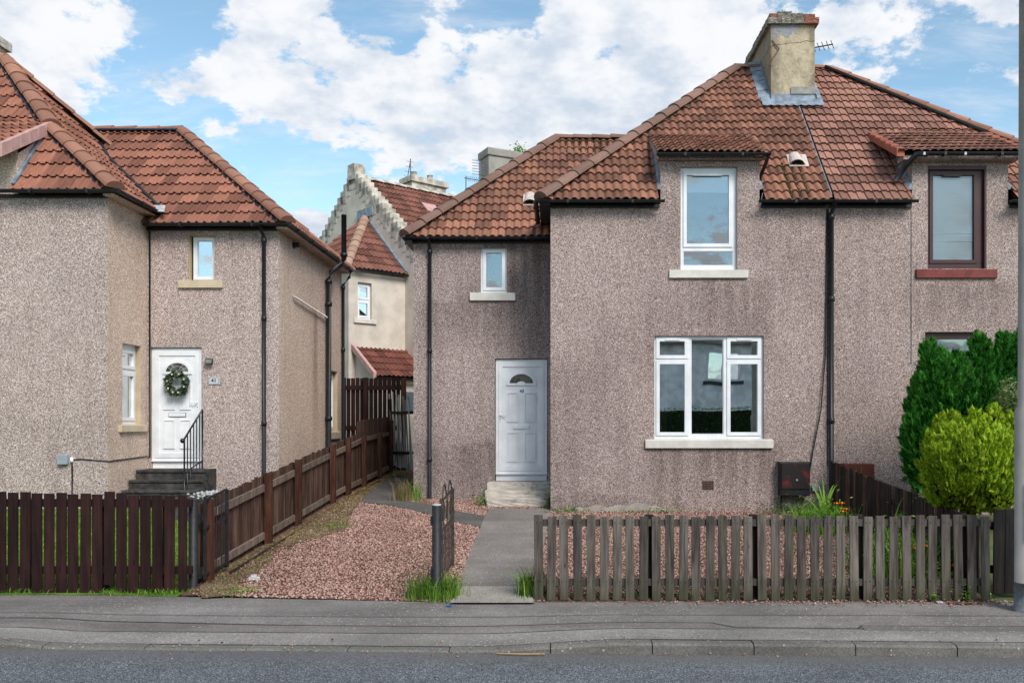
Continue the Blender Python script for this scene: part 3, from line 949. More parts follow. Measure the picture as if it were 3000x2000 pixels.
_ridge = {}
def ridge_run(parent, p0, p1, mat, r=.115, seg=.43, name='ridge_tile', lift=.03):
    p0 = Vector(p0); p1 = Vector(p1); d = p1 - p0; n = max(1, round(d.length / seg)); L = d.length / n
    d.normalize(); x = d.cross(Vector((0, 0, 1))).normalized(); up = x.cross(d).normalized()
    key = (round(L, 4), r, mat.name)
    if key not in _ridge:
        mb = MB(); k = 9
        for (y, rr, z) in ((-.035, r * 1.06, .004), (L - .0, r * .93, -.006)):
            for q in range(k):
                t = math.pi * q / (k - 1)
                mb.v.append((math.cos(t) * rr * 1.08, y, math.sin(t) * rr * .82 - .02 + z))
        for q in range(k - 1): mb.f.append((q, q + 1, k + q + 1, k + q))
        mb.f.append(tuple(range(k))); mb.f.append(tuple(k + q for q in reversed(range(k))))
        _ridge[key] = mb.mesh(name, mat)
    for i in range(n):
        T = Matrix((x.to_4d(), d.to_4d(), up.to_4d(), (0, 0, 0, 1))).transposed()
        for q in range(3): T[3][q] = 0
        obj(name, _ridge[key], parent, Matrix.Translation(p0 + d * (i * L) + up * (lift + random.uniform(-.004, .004))) @ T @ Matrix.Rotation(random.uniform(-.012, .012), 4, 'X'))

def gutter(parent, p0, p1, r=.046, brackets=True, out=None):
    p0 = Vector(p0); p1 = Vector(p1); d = (p1 - p0).normalized()
    x = Vector((d.y, -d.x, 0)).normalized() if out is None else Vector(out)
    mb = MB(); k = 9
    for p in (p0, p1):
        for q in range(k):
            t = math.pi * q / (k - 1)
            mb.v.append(tuple(p + x * (math.cos(t) * r) + Vector((0, 0, -math.sin(t) * r * .95 + .0))))
        for q in reversed(range(k)):
            t = math.pi * q / (k - 1)
            mb.v.append(tuple(p + x * (math.cos(t) * r * .88) + Vector((0, 0, -math.sin(t) * r * .83))))
    for q in range(2 * k): mb.f.append((q, (q + 1) % (2 * k), 2 * k + (q + 1) % (2 * k), 2 * k + q))
    for s_, p in ((0, p0), (2 * k, p1)):
        mb.f.append(tuple(s_ + q for q in range(k)))
    g = mb.build('gutter', M['black'], parent)
    L = (p1 - p0).length
    if brackets:
        n = max(1, int(L / .9))
        for i in range(n):
            c = p0 + d * (L * (i + .5) / n)
            if not in_view(c): continue
            MB().bar(c - d * .02 + Vector((0, 0, -r * .5)), c + d * .02 + Vector((0, 0, -r * .5)), r * 2.25, r * 1.15).build('bracket', M['black'], g)
    return g
def fascia(parent, p0, p1, h=.06, th=.025, mat=None):
    MB().bar(Vector(p0), Vector(p1), th, h).build('fascia_board', mat or M['black'], parent)
def downpipe(parent, pts, r=.034, collars=(), mat=None):
    o = MB().tube(pts, r, 10).build('downpipe', mat or M['black'], parent, smooth=True)
    for c in collars:
        c = Vector(c)
        MB().tube([c - Vector((0, 0, .045)), c - Vector((0, 0, .04)), c + Vector((0, 0, .04)), c + Vector((0, 0, .045))], [r * 1.05, r * 1.35, r * 1.35, r * 1.05], 10).build('pipe_collar', mat or M['black'], o, smooth=True)
    return o

def upvc_door(house, m, rect, d, handed, number=None):
    """white six-part door: frame, leaf with four raised panels, fanlight, letterbox, handle, low threshold board"""
    a0, a1, z0, z1 = rect; w = a1 - a0
    zb = z0 + .135
    fr = MB(); panel(fr, m, (a0, a1, zb, z1), [(a0 + .055, a1 - .055, zb + .06, z1 - .055)], d, d + .07, True)
    do = fr.build('door', M['upvc'], house, bevel=.004)
    MB().mbox(m, a0 + .004, a1 - .004, z0, zb - .004, d + .02, d + .07).build('threshold_board', M['upvc'], do)
    MB().mbox(m, a0 - .004, a1 + .004, zb - .012, zb + .012, d - .03, d + .03).build('door_cill', M['upvc'], do, bevel=.004)
    la0, la1, lz0, lz1 = a0 + .057, a1 - .057, zb + .062, z1 - .057
    lf = MB(); panel(lf, m, (la0, la1, lz0, lz1), [(la0 + .075, la1 - .075, lz0 + .085, lz1 - .085)], d - .012, d + .04, True)
    lf.build('door_leaf', M['upvc'], do, bevel=.005)
    ia0, ia1, iz0, iz1 = la0 + .075, la1 - .075, lz0 + .085, lz1 - .085
    MB().mbox(m, ia0 - .01, ia1 + .01, iz0 - .01, iz1 + .01, d + .006, d + .03).build('door_panel', M['upvc'], do)
    iw = ia1 - ia0; ih = iz1 - iz0
    def mould(r):
        mb = MB(); panel(mb, m, r, [(r[0] + .026, r[1] - .026, r[2] + .026, r[3] - .026)], d - .012, d + .008, True)
        mb.build('moulding', M['upvc'], do, bevel=.008)
        MB().mbox(m, r[0] + .034, r[1] - .034, r[2] + .034, r[3] - .034, d - .001, d + .008).build('raised_field', M['upvc'], do, bevel=.005)
    for (u0, u1) in ((.12, .43), (.57, .88)):
        for (v0, v1) in ((.045, .345), (.445, .745)):
            mould((ia0 + iw * u0, ia0 + iw * u1, iz0 + ih * v0, iz0 + ih * v1))
    # fanlight: half-round pane with a raised surround and a small boss
    ca = ia0 + iw * .5; cz = iz0 + ih * .835; ro = iw * .40; rg = iw * .31; q = .78
    pn = MB(); pts = [m(ca + rg * math.cos(t), cz + rg * q * math.sin(t), d - .002) for t in lin(0, math.pi, 16)]
    pn.poly(pts); 
    pn.build('fanlight_pane', M['fan_glass'], do)
    sr = MB()
    for t0, t1 in zip(lin(0, math.pi, 16), lin(0, math.pi, 16)[1:]):
        A = [m(ca + r_ * math.cos(t), cz + r_ * q * math.sin(t), dd) for (r_, t, dd) in ((rg, t0, -.014 + d), (ro, t0, -.012 + d), (ro, t1, -.012 + d), (rg, t1, -.014 + d))]
        B = [m(ca + r_ * math.cos(t), cz + r_ * q * math.sin(t), d + .008) for (r_, t) in ((rg, t0), (ro, t0), (ro, t1), (rg, t1))]
        sr.hexa(A + B)
    sr.mbox(m, ca - ro, ca - rg * .42, cz - .045, cz, d - .014, d + .008); sr.mbox(m, ca + rg * .42, ca + ro, cz - .045, cz, d - .014, d + .008)
    for t0, t1 in zip(lin(0, math.pi, 10), lin(0, math.pi, 10)[1:]):
        A = [m(ca + r_ * math.cos(t), cz - .045 + r_ * .8 * math.sin(t), d - .014) for (r_, t) in ((0, t0), (rg * .45, t0), (rg * .45, t1), (0, t1))]
        B = [m(ca + r_ * math.cos(t), cz - .045 + r_ * .8 * math.sin(t), d + .008) for (r_, t) in ((0, t0), (rg * .45, t0), (rg * .45, t1), (0, t1))]
        sr.hexa(A + B)
    sr.build('fanlight_surround', M['upvc'], do)
    lead = MB()
    if number is None:
        for t in (.5, 1.0, 2.14, 2.64):
            lead.bar(m(ca + rg * .3 * math.cos(t), cz + rg * .3 * q * math.sin(t), d - .004), m(ca + rg * math.cos(t), cz + rg * q * math.sin(t), d - .004), .008, .006)
        for t0, t1 in zip(lin(0, math.pi, 10), lin(0, math.pi, 10)[1:]):
            lead.bar(m(ca + rg * .62 * math.cos(t0), cz + rg * .62 * q * math.sin(t0), d - .004), m(ca + rg * .62 * math.cos(t1), cz + rg * .62 * q * math.sin(t1), d - .004), .008, .006)
        lead.build('leading', M['plaque'], do)
    # letterbox
    lb = (ca - .155, ca + .155, iz0 + ih * .375, iz0 + ih * .412)
    MB().mbox(m, lb[0], lb[1], lb[2], lb[3], d - .018, d + .01).build('letterbox', M['upvc'], do, bevel=.006)
    if number is None:
        e = MB(); panel(e, m, (lb[0] - .006, lb[1] + .006, lb[2] - .006, lb[3] + .006), [lb], d - .008, d + .008, True); e.build('letterbox_rim', M['iron'], do)
    # handle and keyhole
    ha = la0 + .03 if handed == 'left' else la1 - .03
    sgn = 1 if handed == 'left' else -1
    hz = iz0 + ih * .515
    hb = MB().mbox(m, ha - .014, ha + .014, hz - .13, hz + .035, d - .022, d - .010)
    hb.tube([m(ha, hz, d - .02), m(ha, hz, d - .055), m(ha + sgn * .12, hz, d - .06)], .011, 8)
    hb.build('handle', M['upvc'], do, bevel=.004)
    MB().mbox(m, ha - .006, ha + .006, hz - .09, hz - .07, d - .025, d - .015).build('keyhole', M['ink'], do)
    return do, ca, cz

def text(name, body, size, loc, rot, mat, parent, bold=0.0):
    c = bpy.data.curves.new(name, 'FONT'); c.body = body; c.size = size; c.align_x = 'CENTER'; c.align_y = 'CENTER'
    c.extrude = .002; c.offset = bold; c.materials.append(mat)
    tmp = bpy.data.objects.new(name, c)
    me = bpy.data.meshes.new_from_object(tmp)
    bpy.data.objects.remove(tmp)
    return obj(name, me, parent, Matrix.Translation(Vector(loc)) @ rot)
FACE = Matrix.Rotation(R(90), 4, 'X')
def fan_glass():
    t = MT('fanlight_glass', .08, .5); t.color(t.mix(t.range(t.noise(4, 3), .4, .6), (.05, .05, .045), (.14, .13, .11))); return t.done()
M['fan_glass'] = fan_glass()

# ------------------------------------------------------------------ number 43: the middle house
YA, YW = 15.15, 16.6                      # street face of the main block and of the recessed wing
XL, XP = -.14, 4.785                      # left corner and party line
M['dash43'] = pebble('grey_brown_dry_dash', 1.02, .24, [(1.55, 3.95, 1.55, .1, .65), (2.5, 3.85, 4.45, 2.7, .5), (3.9, 4.75, 5.8, 3.6, .25), (-.2, 4.8, .62, .2, .35)], (1.075, .97, .985))
M['dash43w'] = pebble('sooty_dry_dash', 1.0, .28, [(-1.5, 0.0, 5.6, 2.6, .75), (-2.9, -1.4, 5.6, 4.9, .4), (-2.7, -1.3, 4.3, 3.1, .35), (-2.9, -.1, 1.5, .2, .5)], (1.06, .97, 1.0))
h43 = thing('semi_detached_house', 'grey brown pebble-dashed house with white front door and large white window, in the centre', 'house', (2.3, 15.6, .35))
m = front(YA)
r_up = pr(1994, 2160, 488, 790, YA); r_main = pr(1917, 2238, 983, 1286, YA)
dx0, dx1 = (1935 - CX) * YA / F, (2225 - CX) * YA / F     # dormer cheeks
ztop = H + (CY - 472) * YA / F
ZE = 5.84
mb = MB()
panel(mb, m, (XL, XP, .1, ztop), [r_up + (.1,), r_main + (.1,)], 0, .1, cuts=[(XL, dx0, ZE, ztop), (dx1, XP, ZE, ztop)])
mb.poly([(XL, YA, .1), (XL, 21.0, .1), (XL, 21.0, ZE), (XL, YA, ZE)])
mb.poly([(XL, 21.0, .1), (XP, 21.0, .1), (XP, 21.0, ZE), (XL, 21.0, ZE)])
mb.build('wall', M['dash43'], h43, fix=False)
mw = front(YW)
XWL = -2.82
r_ww = pr(1408, 1485, 724, 857, YW); r_door = pr(1450, 1604, 1050, 1408, YW)
ZW = 5.50
mb = MB()
panel(mb, mw, (XWL, XL, .1, ZW), [r_ww + (.12,), r_door + (.10,)], 0, .1)
mb.poly([(XWL, YW, .1), (XWL, 22.1, .1), (XWL, 22.1, ZW), (XWL, YW, ZW)])
mb.poly([(XWL, 22.1, .1), (XL, 22.1, .1), (XL, 22.1, ZW), (XWL, 22.1, ZW)])
mb.build('wing_wall', M['dash43w'], h43, fix=False)
# a plain rendered band under the wing eaves
MB().mbox(mw, XWL - .005, XL, ZW - .14, ZW + .05, -.006, .02).build('eaves_band', M['dash43w'], h43)

# a smeared cement repair along the foot of the wall
pm = plain('cement_patch', (.36, .32, .285), .95, .1, .18, 5, .5)
mb = MB(); pts_ = []
n_ = 30
for i in range(n_ + 1):
    f_ = i / n_; x_ = .25 + 1.75 * f_
    pts_.append((x_, .40 + .16 * math.sin(math.pi * f_) * (.75 + .25 * math.sin(9 * f_ + 1)) + .02 * math.sin(31 * f_)))
for (xa, za), (xb, zb) in zip(pts_, pts_[1:]):
    mb.poly([(xa, YA - .007, .2), (xb, YA - .007, .2), (xb, YA - .007, zb), (xa, YA - .007, za)]); mb.poly([(xa, YA - .007, za), (xb, YA - .007, zb), (xb, YA + .004, zb + .006), (xa, YA + .004, za + .006)])
mb.build('cement_patch', pm, h43, fix=False)

# windows
def sub(r, x0, x1, y0, y1, Y): return pr(x0, x1, y0, y1, Y)
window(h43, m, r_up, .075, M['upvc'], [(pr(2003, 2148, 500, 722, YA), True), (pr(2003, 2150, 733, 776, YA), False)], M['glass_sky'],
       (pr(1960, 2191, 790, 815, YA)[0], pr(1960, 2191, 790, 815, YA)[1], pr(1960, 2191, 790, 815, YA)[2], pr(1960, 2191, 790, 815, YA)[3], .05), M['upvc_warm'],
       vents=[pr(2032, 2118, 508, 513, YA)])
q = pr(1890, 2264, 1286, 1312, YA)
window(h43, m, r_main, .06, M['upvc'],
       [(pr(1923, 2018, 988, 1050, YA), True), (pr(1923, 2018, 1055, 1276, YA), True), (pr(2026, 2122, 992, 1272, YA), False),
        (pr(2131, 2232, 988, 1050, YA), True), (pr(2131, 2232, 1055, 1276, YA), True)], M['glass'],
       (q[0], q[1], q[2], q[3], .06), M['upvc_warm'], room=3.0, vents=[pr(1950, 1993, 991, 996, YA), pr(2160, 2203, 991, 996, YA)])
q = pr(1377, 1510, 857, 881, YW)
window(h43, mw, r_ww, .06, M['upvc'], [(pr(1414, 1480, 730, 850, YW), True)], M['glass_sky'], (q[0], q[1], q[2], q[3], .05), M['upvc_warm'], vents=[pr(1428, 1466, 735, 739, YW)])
do, ca, cz = upvc_door(h43, mw, (r_door[0] + .012, r_door[1] - .012, r_door[2], r_door[3] - .015), .05, 'left', '43')
text('door_number', '43', .085, (ca + .01, YW + .05 - .002, cz - .155), FACE, M['blue'], do, .001)
# air brick
ab = pr(2057, 2091, 1408, 1434, YA)
o = MB().mbox(m, ab[0], ab[1], ab[2], ab[3], -.004, .02).build('air_brick', plain('air_brick_clay', (.11, .075, .06), .9, .1, .3, 20), h43)
mb = MB()
for i in range(6):
    for j in range(4):
        a = ab[0] + (ab[1] - ab[0]) * (i + .5) / 6; z = ab[2] + (ab[3] - ab[2]) * (j + .5) / 4
        mb.mbox(m, a - .009, a + .009, z - .009, z + .009, -.006, 0)
mb.build('air_hole', M['dark'], o)

# roof of 43
zr, yr = 9.456, 18.15
EY = 14.97                                  # eaves line
P = lambda x, y, z: Vector((x, y, z))
ze = 5.86
pit = (zr - ze) / (yr - EY)
eL, eS, rS, rL = P(-.28, EY, ze), P(4.785, EY, ze), P(4.785, yr, zr), P(3.77, yr, zr)
roof43 = obj('roof', MB().poly([eL, P(-.28, 21.3, ze), rL]).mesh('roof', M['deck']), h43)
T43 = Tiles()
slope = math.hypot(1, pit)
hole_t = (16.27 - EY) * slope
T43.plane(roof43, M['tile43'], 'bold', [eL, eS, rS, rL], .262, .30, holes=[(dx0 - .06 - eL.x, dx1 + .06 - eL.x, hole_t)], shift=-.115)
T43.plane(roof43, M['tile43'], 'bold', [P(-.28, 21.3, ze), eL, rL], .262, .30, show=False)
MB().poly([P(-.28, 21.3, ze), P(4.785, 21.3, ze), rS, rL]).build('back_slope', M['tile43'], roof43)
ridge_run(roof43, eL + P(-.0, -.02, .03), rL, M['ridge43'], .155, .46)
ridge_run(roof43, P(-.28, 21.3, ze), rL, M['ridge43'], .13, .46)
ridge_run(roof43, rL, P(4.30, yr, zr), M['ridge43'], .13, .42)
# wing roof
EYw, zew = 16.42, 5.53
yrw, zrw = 18.75, 8.165
wl, wr_, wre, wrl = P(-2.90, EYw, zew), P(XL + .0, EYw, zew), P(XL + 1.9, yrw, zrw), P(-.05, yrw, zrw)
T43.plane(roof43, M['tile43'], 'bold', [wl, P(1.0, EYw, zew), P(1.85, yrw, zrw), wrl], .262, .30, shift=.06)
T43.plane(roof43, M['tile43'], 'bold', [P(-2.90, 22.2, zew), wl, wrl], .262, .30, show=False)
MB().poly([P(-2.9, 22.2, zew), P(XL, 22.2, zew), P(2.0, yrw, zrw), wrl]).build('back_slope', M['tile43'], roof43)
ridge_run(roof43, wl + P(-.02, -.02, .03), wrl, M['ridge43'], .155, .46)
ridge_run(roof43, P(-2.9, 22.2, zew), wrl, M['ridge43'], .13, .46)
ridge_run(roof43, wrl, P(2.0, yrw, zrw), M['ridge43'], .13, .42)
# mortar spread along the hips
mort = plain('sooty_mortar', (.13, .10, .085), .95, .1, .5, 8, .5)
def mortar(a, b, side, w=.10, s0=0):
    mb = MB(); n = 26; d = (b - a)
    for i in range(n):
        p = a + d * (i / n); q_ = a + d * ((i + 1) / n)
        k0 = w * (.7 + .6 * math.sin(i * 2.3 + s0) * math.sin(i * .9)); k1 = w * (.7 + .6 * math.sin((i + 1) * 2.3 + s0) * math.sin((i + 1) * .9))
        mb.poly([p + P(0, 0, .055), p + side * (.11 + k0) + P(0, 0, .05), q_ + side * (.11 + k1) + P(0, 0, .05), q_ + P(0, 0, .055)])
    return mb
mortar(eL + P(.1, .1, .1), rL, P(1, 0, 0)).build('hip_mortar', mort, roof43)
mortar(wl + P(.1, .1, .1), wrl, P(1, 0, 0), .10, 2).build('hip_mortar', mort, roof43)
# dormer: cheeks, low-pitched roof
zd0, zd1 = 6.68, 7.42
yd0, yd1 = 14.93, 16.30
def roof_z(y): return ze + (y - EY) * pit
dm = MB()
for x in (dx0, dx1):
    dm.poly([(x, YA, ZE), (x, YA, ztop), (x, 16.25, 7.28), (x, 16.28, roof_z(16.25))])
dormer = dm.build('dormer', M['dash43'], h43, fix=False)
dp = [P(dx0 - .09, yd0, zd0), P(dx1 + .09, yd0, zd0), P(dx1 + .09, yd1, zd1), P(dx0 - .09, yd1, zd1)]
T43.plane(dormer, M['tile43'], 'bold', dp, .222, .262, shift=.0)
for x in (dx0 - .09, dx1 + .06):
    MB().hexa([P(x, yd0, zd0 - .10), P(x + .03, yd0, zd0 - .10), P(x + .03, yd1, zd1 - .10), P(x, yd1, zd1 - .10), P(x, yd0, zd0), P(x + .03, yd0, zd0), P(x + .03, yd1, zd1), P(x, yd1, zd1)]).build('verge_board', M['dash43'], dormer)
MB().box(dx0 - .05, dx1 + .05, yd0 + .10, YA + .1, ztop + .01, zd0 - .02).build('soffit', M['dash43'], dormer)
gutter(h43, (dx0 - .10, yd0 - .03, zd0 - .01), (dx1 + .14, yd0 - .03, zd0 - .01), .045)
MB().tube([(dx1 + .10, yd0 - .03, zd0 - .05), (dx1 + .09, YA - .05, zd0 - .16), (dx1 + .04, YA + .12, zd0 - .32), (dx1 + .06, YA + .25, 6.2)], .034, 8).build('gutter_spout', M['black'], dormer, smooth=True)
for x, s in ((dx0, -1), (dx1, 1)):
    lead = MB()
    for k in range(6):
        y0 = YA + .0 + k * .19; y1 = y0 + .2
        lead.hexa([P(x + s * .003, y0, roof_z(y0) + .035), P(x + s * .07, y0, roof_z(y0) + .055), P(x + s * .07, y1, roof_z(y1) + .055), P(x + s * .003, y1, roof_z(y1) + .035),
                   P(x + s * .003, y0, roof_z(y0) + .12), P(x + s * .012, y0, roof_z(y0) + .12), P(x + s * .012, y1, roof_z(y1) + .12), P(x + s * .003, y1, roof_z(y1) + .12)])
    lead.build('cheek_flashing', M['lead'], dormer)
# gutters and pipes of 43
def span(x0, x1, y, z): return (x0, y, z), (x1, y, z)
gutter(h43, *span(-.40, dx0 + .05, EY - .03, ze - .0))
gutter(h43, *span(dx1 - .06, 4.80, EY - .03, ze - .0))
fascia(h43, (XL - .02, YA - .03, ze - .06), (dx0 - .02, YA - .03, ze - .06)); fascia(h43, (dx1 + .02, YA - .03, ze - .06), (4.78, YA - .03, ze - .06))
gutter(h43, (-.40, 21.3, ze), (-.40, EY - .03, ze))
MB().box(-.34, XL, EY, 21.2, ze - .06, ze - .03).build('soffit', M['black'], h43)
gutter(h43, *span(-2.98, XL - .01, EYw - .03, zew))
gutter(h43, (-2.98, 22.2, zew), (-2.98, EYw - .03, zew))
fascia(h43, (XWL - .02, YW - .03, zew - .06), (XL, YW - .03, zew - .06))
MB().box(-2.96, XWL, EYw, 22.2, zew - .09, zew - .05).build('soffit', M['black'], h43)
xp = (1259 - CX) * (YW - .06) / F
downpipe(h43, [(xp, EYw - .03, zew - .04), (xp, EYw - .02, zew - .1), (xp, YW - .055, zew - .2), (xp, YW - .055, .45)], .036, [(xp, YW - .055, z) for z in (zew - .26, 3.35, 1.25)])
xp = (2436 - CX) * (YA - .06) / F
downpipe(h43, [(xp, EY - .03, ze - .04), (xp, EY - .02, ze - .10), (xp, YA - .055, ze - .2), (xp, YA - .055, .35)], .042, [(xp, YA - .055, z) for z in (ze - .26, 4.15, 2.0)])
# strip that parts the two roofs
MB().bar(P(4.79, EY - .0, ze + .085), P(4.79, 17.1, roof_z(17.1) + .085), .014, .05).build('party_strip', M['lead'], roof43)
MB().bar(P(4.82, EY - .0, ze + .07), P(4.82, 17.1, roof_z(17.1) + .07), .035, .05).build('party_gap', M['dark'], roof43)
# pale vent cowls
def cowl(x, y, zf, e=P(1, 0, 0)):
    c = P(x, y, zf(y))
    mb = MB(); u = P(0, 1, pit).normalized(); n_ = P(0, -pit, 1).normalized()
    mb.hexa([c - e * .15 + n_ * .05, c + e * .21 + n_ * .05, c + e * .21 + u * .36 + n_ * .06, c - e * .15 + u * .36 + n_ * .06,
             c - e * .15 + n_ * .07, c + e * .21 + n_ * .07, c + e * .21 + u * .36 + n_ * .09, c - e * .15 + u * .36 + n_ * .09])
    k = 9
    for j, (t, s) in enumerate(((.03, 1.0), (.34, .75))):
        for q in range(k):
            a = math.pi * q / (k - 1)
            mb.v.append(tuple(c - e * .01 + u * t + e * (math.cos(a) * .135 * s) + n_ * (.07 + math.sin(a) * .12 * s)))
    b = len(mb.v) - 2 * k
    for q in range(k - 1): mb.f.append((b + q, b + q + 1, b + k + q + 1, b + k + q))
    mb.f.append(tuple(b + k + q for q in range(k)))
    o = mb.build('roof_vent', M['vent_cowl'], roof43)
    mo = MB()
    pts = [c - e * .01 + u * .05 + e * (math.cos(math.pi * q / 8) * .10) + n_ * (.06 + math.sin(math.pi * q / 8) * .085) for q in range(9)]
    mo.poly(pts); mo.build('vent_mouth', M['dark'], o)
cowl((2318 - CX) * 15.9 / F + .03, 15.62, roof_z)
cowl((1556 - CX) * 17.4 / F, 17.05, lambda y: zew + (y - EYw) * 1.13)
# moss in the troughs below the cowl
n = 500
xx = np.concatenate([rng.normal(c, .016, n // 4) for c in (4.10, 4.25, 4.40, 4.10)]); yy = rng.uniform(14.95, 15.7, n)
zz = np.array([roof_z(y) for y in yy]) + .055
bv = [(1, 0, 0), (-.5, .8, 0), (-.5, -.8, 0), (0, 0, .8)]; bf = [(0, 1, 3), (1, 2, 3), (2, 0, 3)]
xx = xx[:len(yy)]
o = obj('moss', scatter_mesh('moss', plain('moss', (.06, .055, .018), .95, .1, .5, 20), bv, bf, np.stack([xx, yy, zz], 1), rot_random(n, .6), rng.uniform(.010, .026, (n, 3))), roof43); o['kind'] = 'stuff'
n = 900
xx = rng.uniform(.1, 1.9, n); yy = yrw - np.abs(rng.normal(0, .22, n)) - .1; zz = zrw + (yy - yrw) * 1.13 + .06
o = obj('moss', scatter_mesh('moss', plain('dark_moss', (.05, .04, .025), .95, .1, .5, 20), bv, bf, np.stack([xx, yy, zz], 1), rot_random(n, .6), rng.uniform(.01, .03, (n, 3))), roof43); o['kind'] = 'stuff'
T43.finish()

# chimney
def chimney_mat():
    t = MT('yellowed_chimney_render', .95, .1)
    g = t.n('ShaderNodeNewGeometry'); s = t.n('ShaderNodeSeparateXYZ'); t.l(g.outputs['Position'], s.inputs[0])
    p = g.outputs['Position']
    c = t.mix(t.range(t.noise(3.5, 6, .65, p), .35, .65), (.54, .46, .325), (.40, .335, .24))
    c = t.mix(t.range(t.noise(9, 6, .7, p), .56, .72, 0, .75), c, (.10, .08, .06))
    wobx = t.math('MULTIPLY', t.math('SUBTRACT', t.noise(5, 5, .6, p), .5), .55)
    zz = t.math('ADD', s.outputs[2], wobx); xx = t.math('ADD', s.outputs[0], t.math('MULTIPLY', wobx, .8))
    edge = t.math('MAXIMUM', t.range(xx, 4.52, 4.36), t.range(xx, 5.02, 5.16))
    c = t.mix(t.math('MULTIPLY', edge, .55), c, (.13, .10, .075))
    top = t.range(zz, 9.72, 9.95)
    c = t.mix(t.math('MULTIPLY', top, .5), c, (.17, .14, .11))
    patch = t.math('MULTIPLY', t.math('MULTIPLY', t.range(zz, 9.74, 9.79), t.range(zz, 10.08, 10.0)), t.math('MULTIPLY', t.range(xx, 4.32, 4.38), t.range(xx, 4.86, 4.80)))
    c = t.mix(patch, c, (.27, .28, .31))
    # crack lines
    ck = t.math('ABSOLUTE', t.math('SUBTRACT', t.math('ADD', s.outputs[2], t.math('MULTIPLY', t.math('SUBTRACT', t.noise(7, 4, .6, p), .5), .16)), t.math('ADD', t.math('MULTIPLY', s.outputs[0], .10), 9.13)))
    c = t.mix(t.range(ck, .014, .004, 0, .8), c, (.05, .04, .03))
    t.color(c); t.bump(t.noise(14, 6, .7, p), .8, .03)
    return t.done()
M['chimney'] = chimney_mat()
cx0, cx1, cy0, cy1 = 4.28, 5.17, 17.2, 19.35
def rough_box(x0, x1, y0, y1, z0, z1, nx, ny, nz, amp, seed):
    bm = bmesh.new(); bmesh.ops.create_cube(bm, size=1)
    bmesh.ops.subdivide_edges(bm, edges=bm.edges[:], cuts=7, use_grid_fill=True)
    rr = random.Random(seed)
    for v in bm.verts:
        v.co = Vector((x0 + (v.co.x + .5) * (x1 - x0) + rr.uniform(-amp, amp), y0 + (v.co.y + .5) * (y1 - y0) + rr.uniform(-amp, amp), z0 + (v.co.z + .5) * (z1 - z0) + rr.uniform(-amp, amp) * .5))
    return bm
bm = rough_box(cx0, cx1, cy0, cy1, 7.6, 9.98, 6, 8, 8, .008, 3)
me = bpy.data.meshes.new('chimney'); bm.to_mesh(me); bm.free(); me.materials.append(M['chimney'])
chim = obj('chimney', me, h43)
stone = M['skew']; brick = plain('red_cap_brick', (.26, .115, .08), .9, .1, .25, 14, .3); capm = plain('grey_cap_stone', (.22, .20, .17), .95, .1, .45, 9, .5)
for k, (z0, z1, ov) in enumerate(((9.975, 10.09, .07), (10.095, 10.20, .03))):
    x = cx0 - ov; i = 0
    for y0, y1 in ((cy0 - ov, cy0 + .24),):
        cuts = [cx0 - ov, cx0 + .20, cx0 + .40, cx0 + .66, cx1 + ov] if k == 0 else [cx0 - ov, cx0 + .13, cx0 + .42, cx0 + .64, cx1 + ov - .03]
        for a, b in zip(cuts, cuts[1:]):
            i += 1
            dz = random.uniform(-.012, .012) - (.03 if (k == 1 and i == 4) else 0) + (.035 if (k == 1 and i == 2) else 0)
            bm = rough_box(a + .004, b - .004, y0, y1, z0, z1 + dz, 1, 1, 1, .007, 10 * k + i)
            me = bpy.data.meshes.new('cap_stone'); bm.to_mesh(me); bm.free()
            me.materials.append(brick if (i == 4 or (k == 1 and i == 1)) else capm); obj('cap_stone', me, chim)
    for j in range(5):
        ya = cy0 + .245 + j * .40; yb = min(ya + .395, cy1 + ov)
        for (xa, xb) in ((cx0 - ov, cx0 + .2), (cx1 - .2, cx1 + ov)):
            bm = rough_box(xa, xb, ya, yb, z0, z1 + random.uniform(-.015, .015), 1, 1, 1, .007, 50 + j + k * 9)
            me = bpy.data.meshes.new('cap_stone'); bm.to_mesh(me); bm.free(); me.materials.append(capm); obj('cap_stone', me, chim)
bm = rough_box(cx0 + .12, cx1 - .12, cy0 + .15, cy1 - .1, 10.0, 10.22, 1, 1, 1, .02, 5)
me = bpy.data.meshes.new('cap_flaunching'); bm.to_mesh(me); bm.free(); me.materials.append(capm); obj('cap_flaunching', me, chim)
# exposed brick corner
MB().box(cx0 - .006, cx0 + .02, cy0 - .008, cy0 + .05, 9.15, 9.55).build('bare_brick', plain('bare_brick', (.24, .12, .085), .9, .1, .3, 12, .3), chim)
MB().bar(P(cx0 + .02, cy0 - .02, 9.66), P(cx0 + .16, cy0 - .02, 9.47), .014, .014).bar(P(cx0 + .16, cy0 - .02, 9.47), P(cx0 - .01, cy0 - .02, 9.22), .014, .014).build('iron_stay', M['rust'], chim)
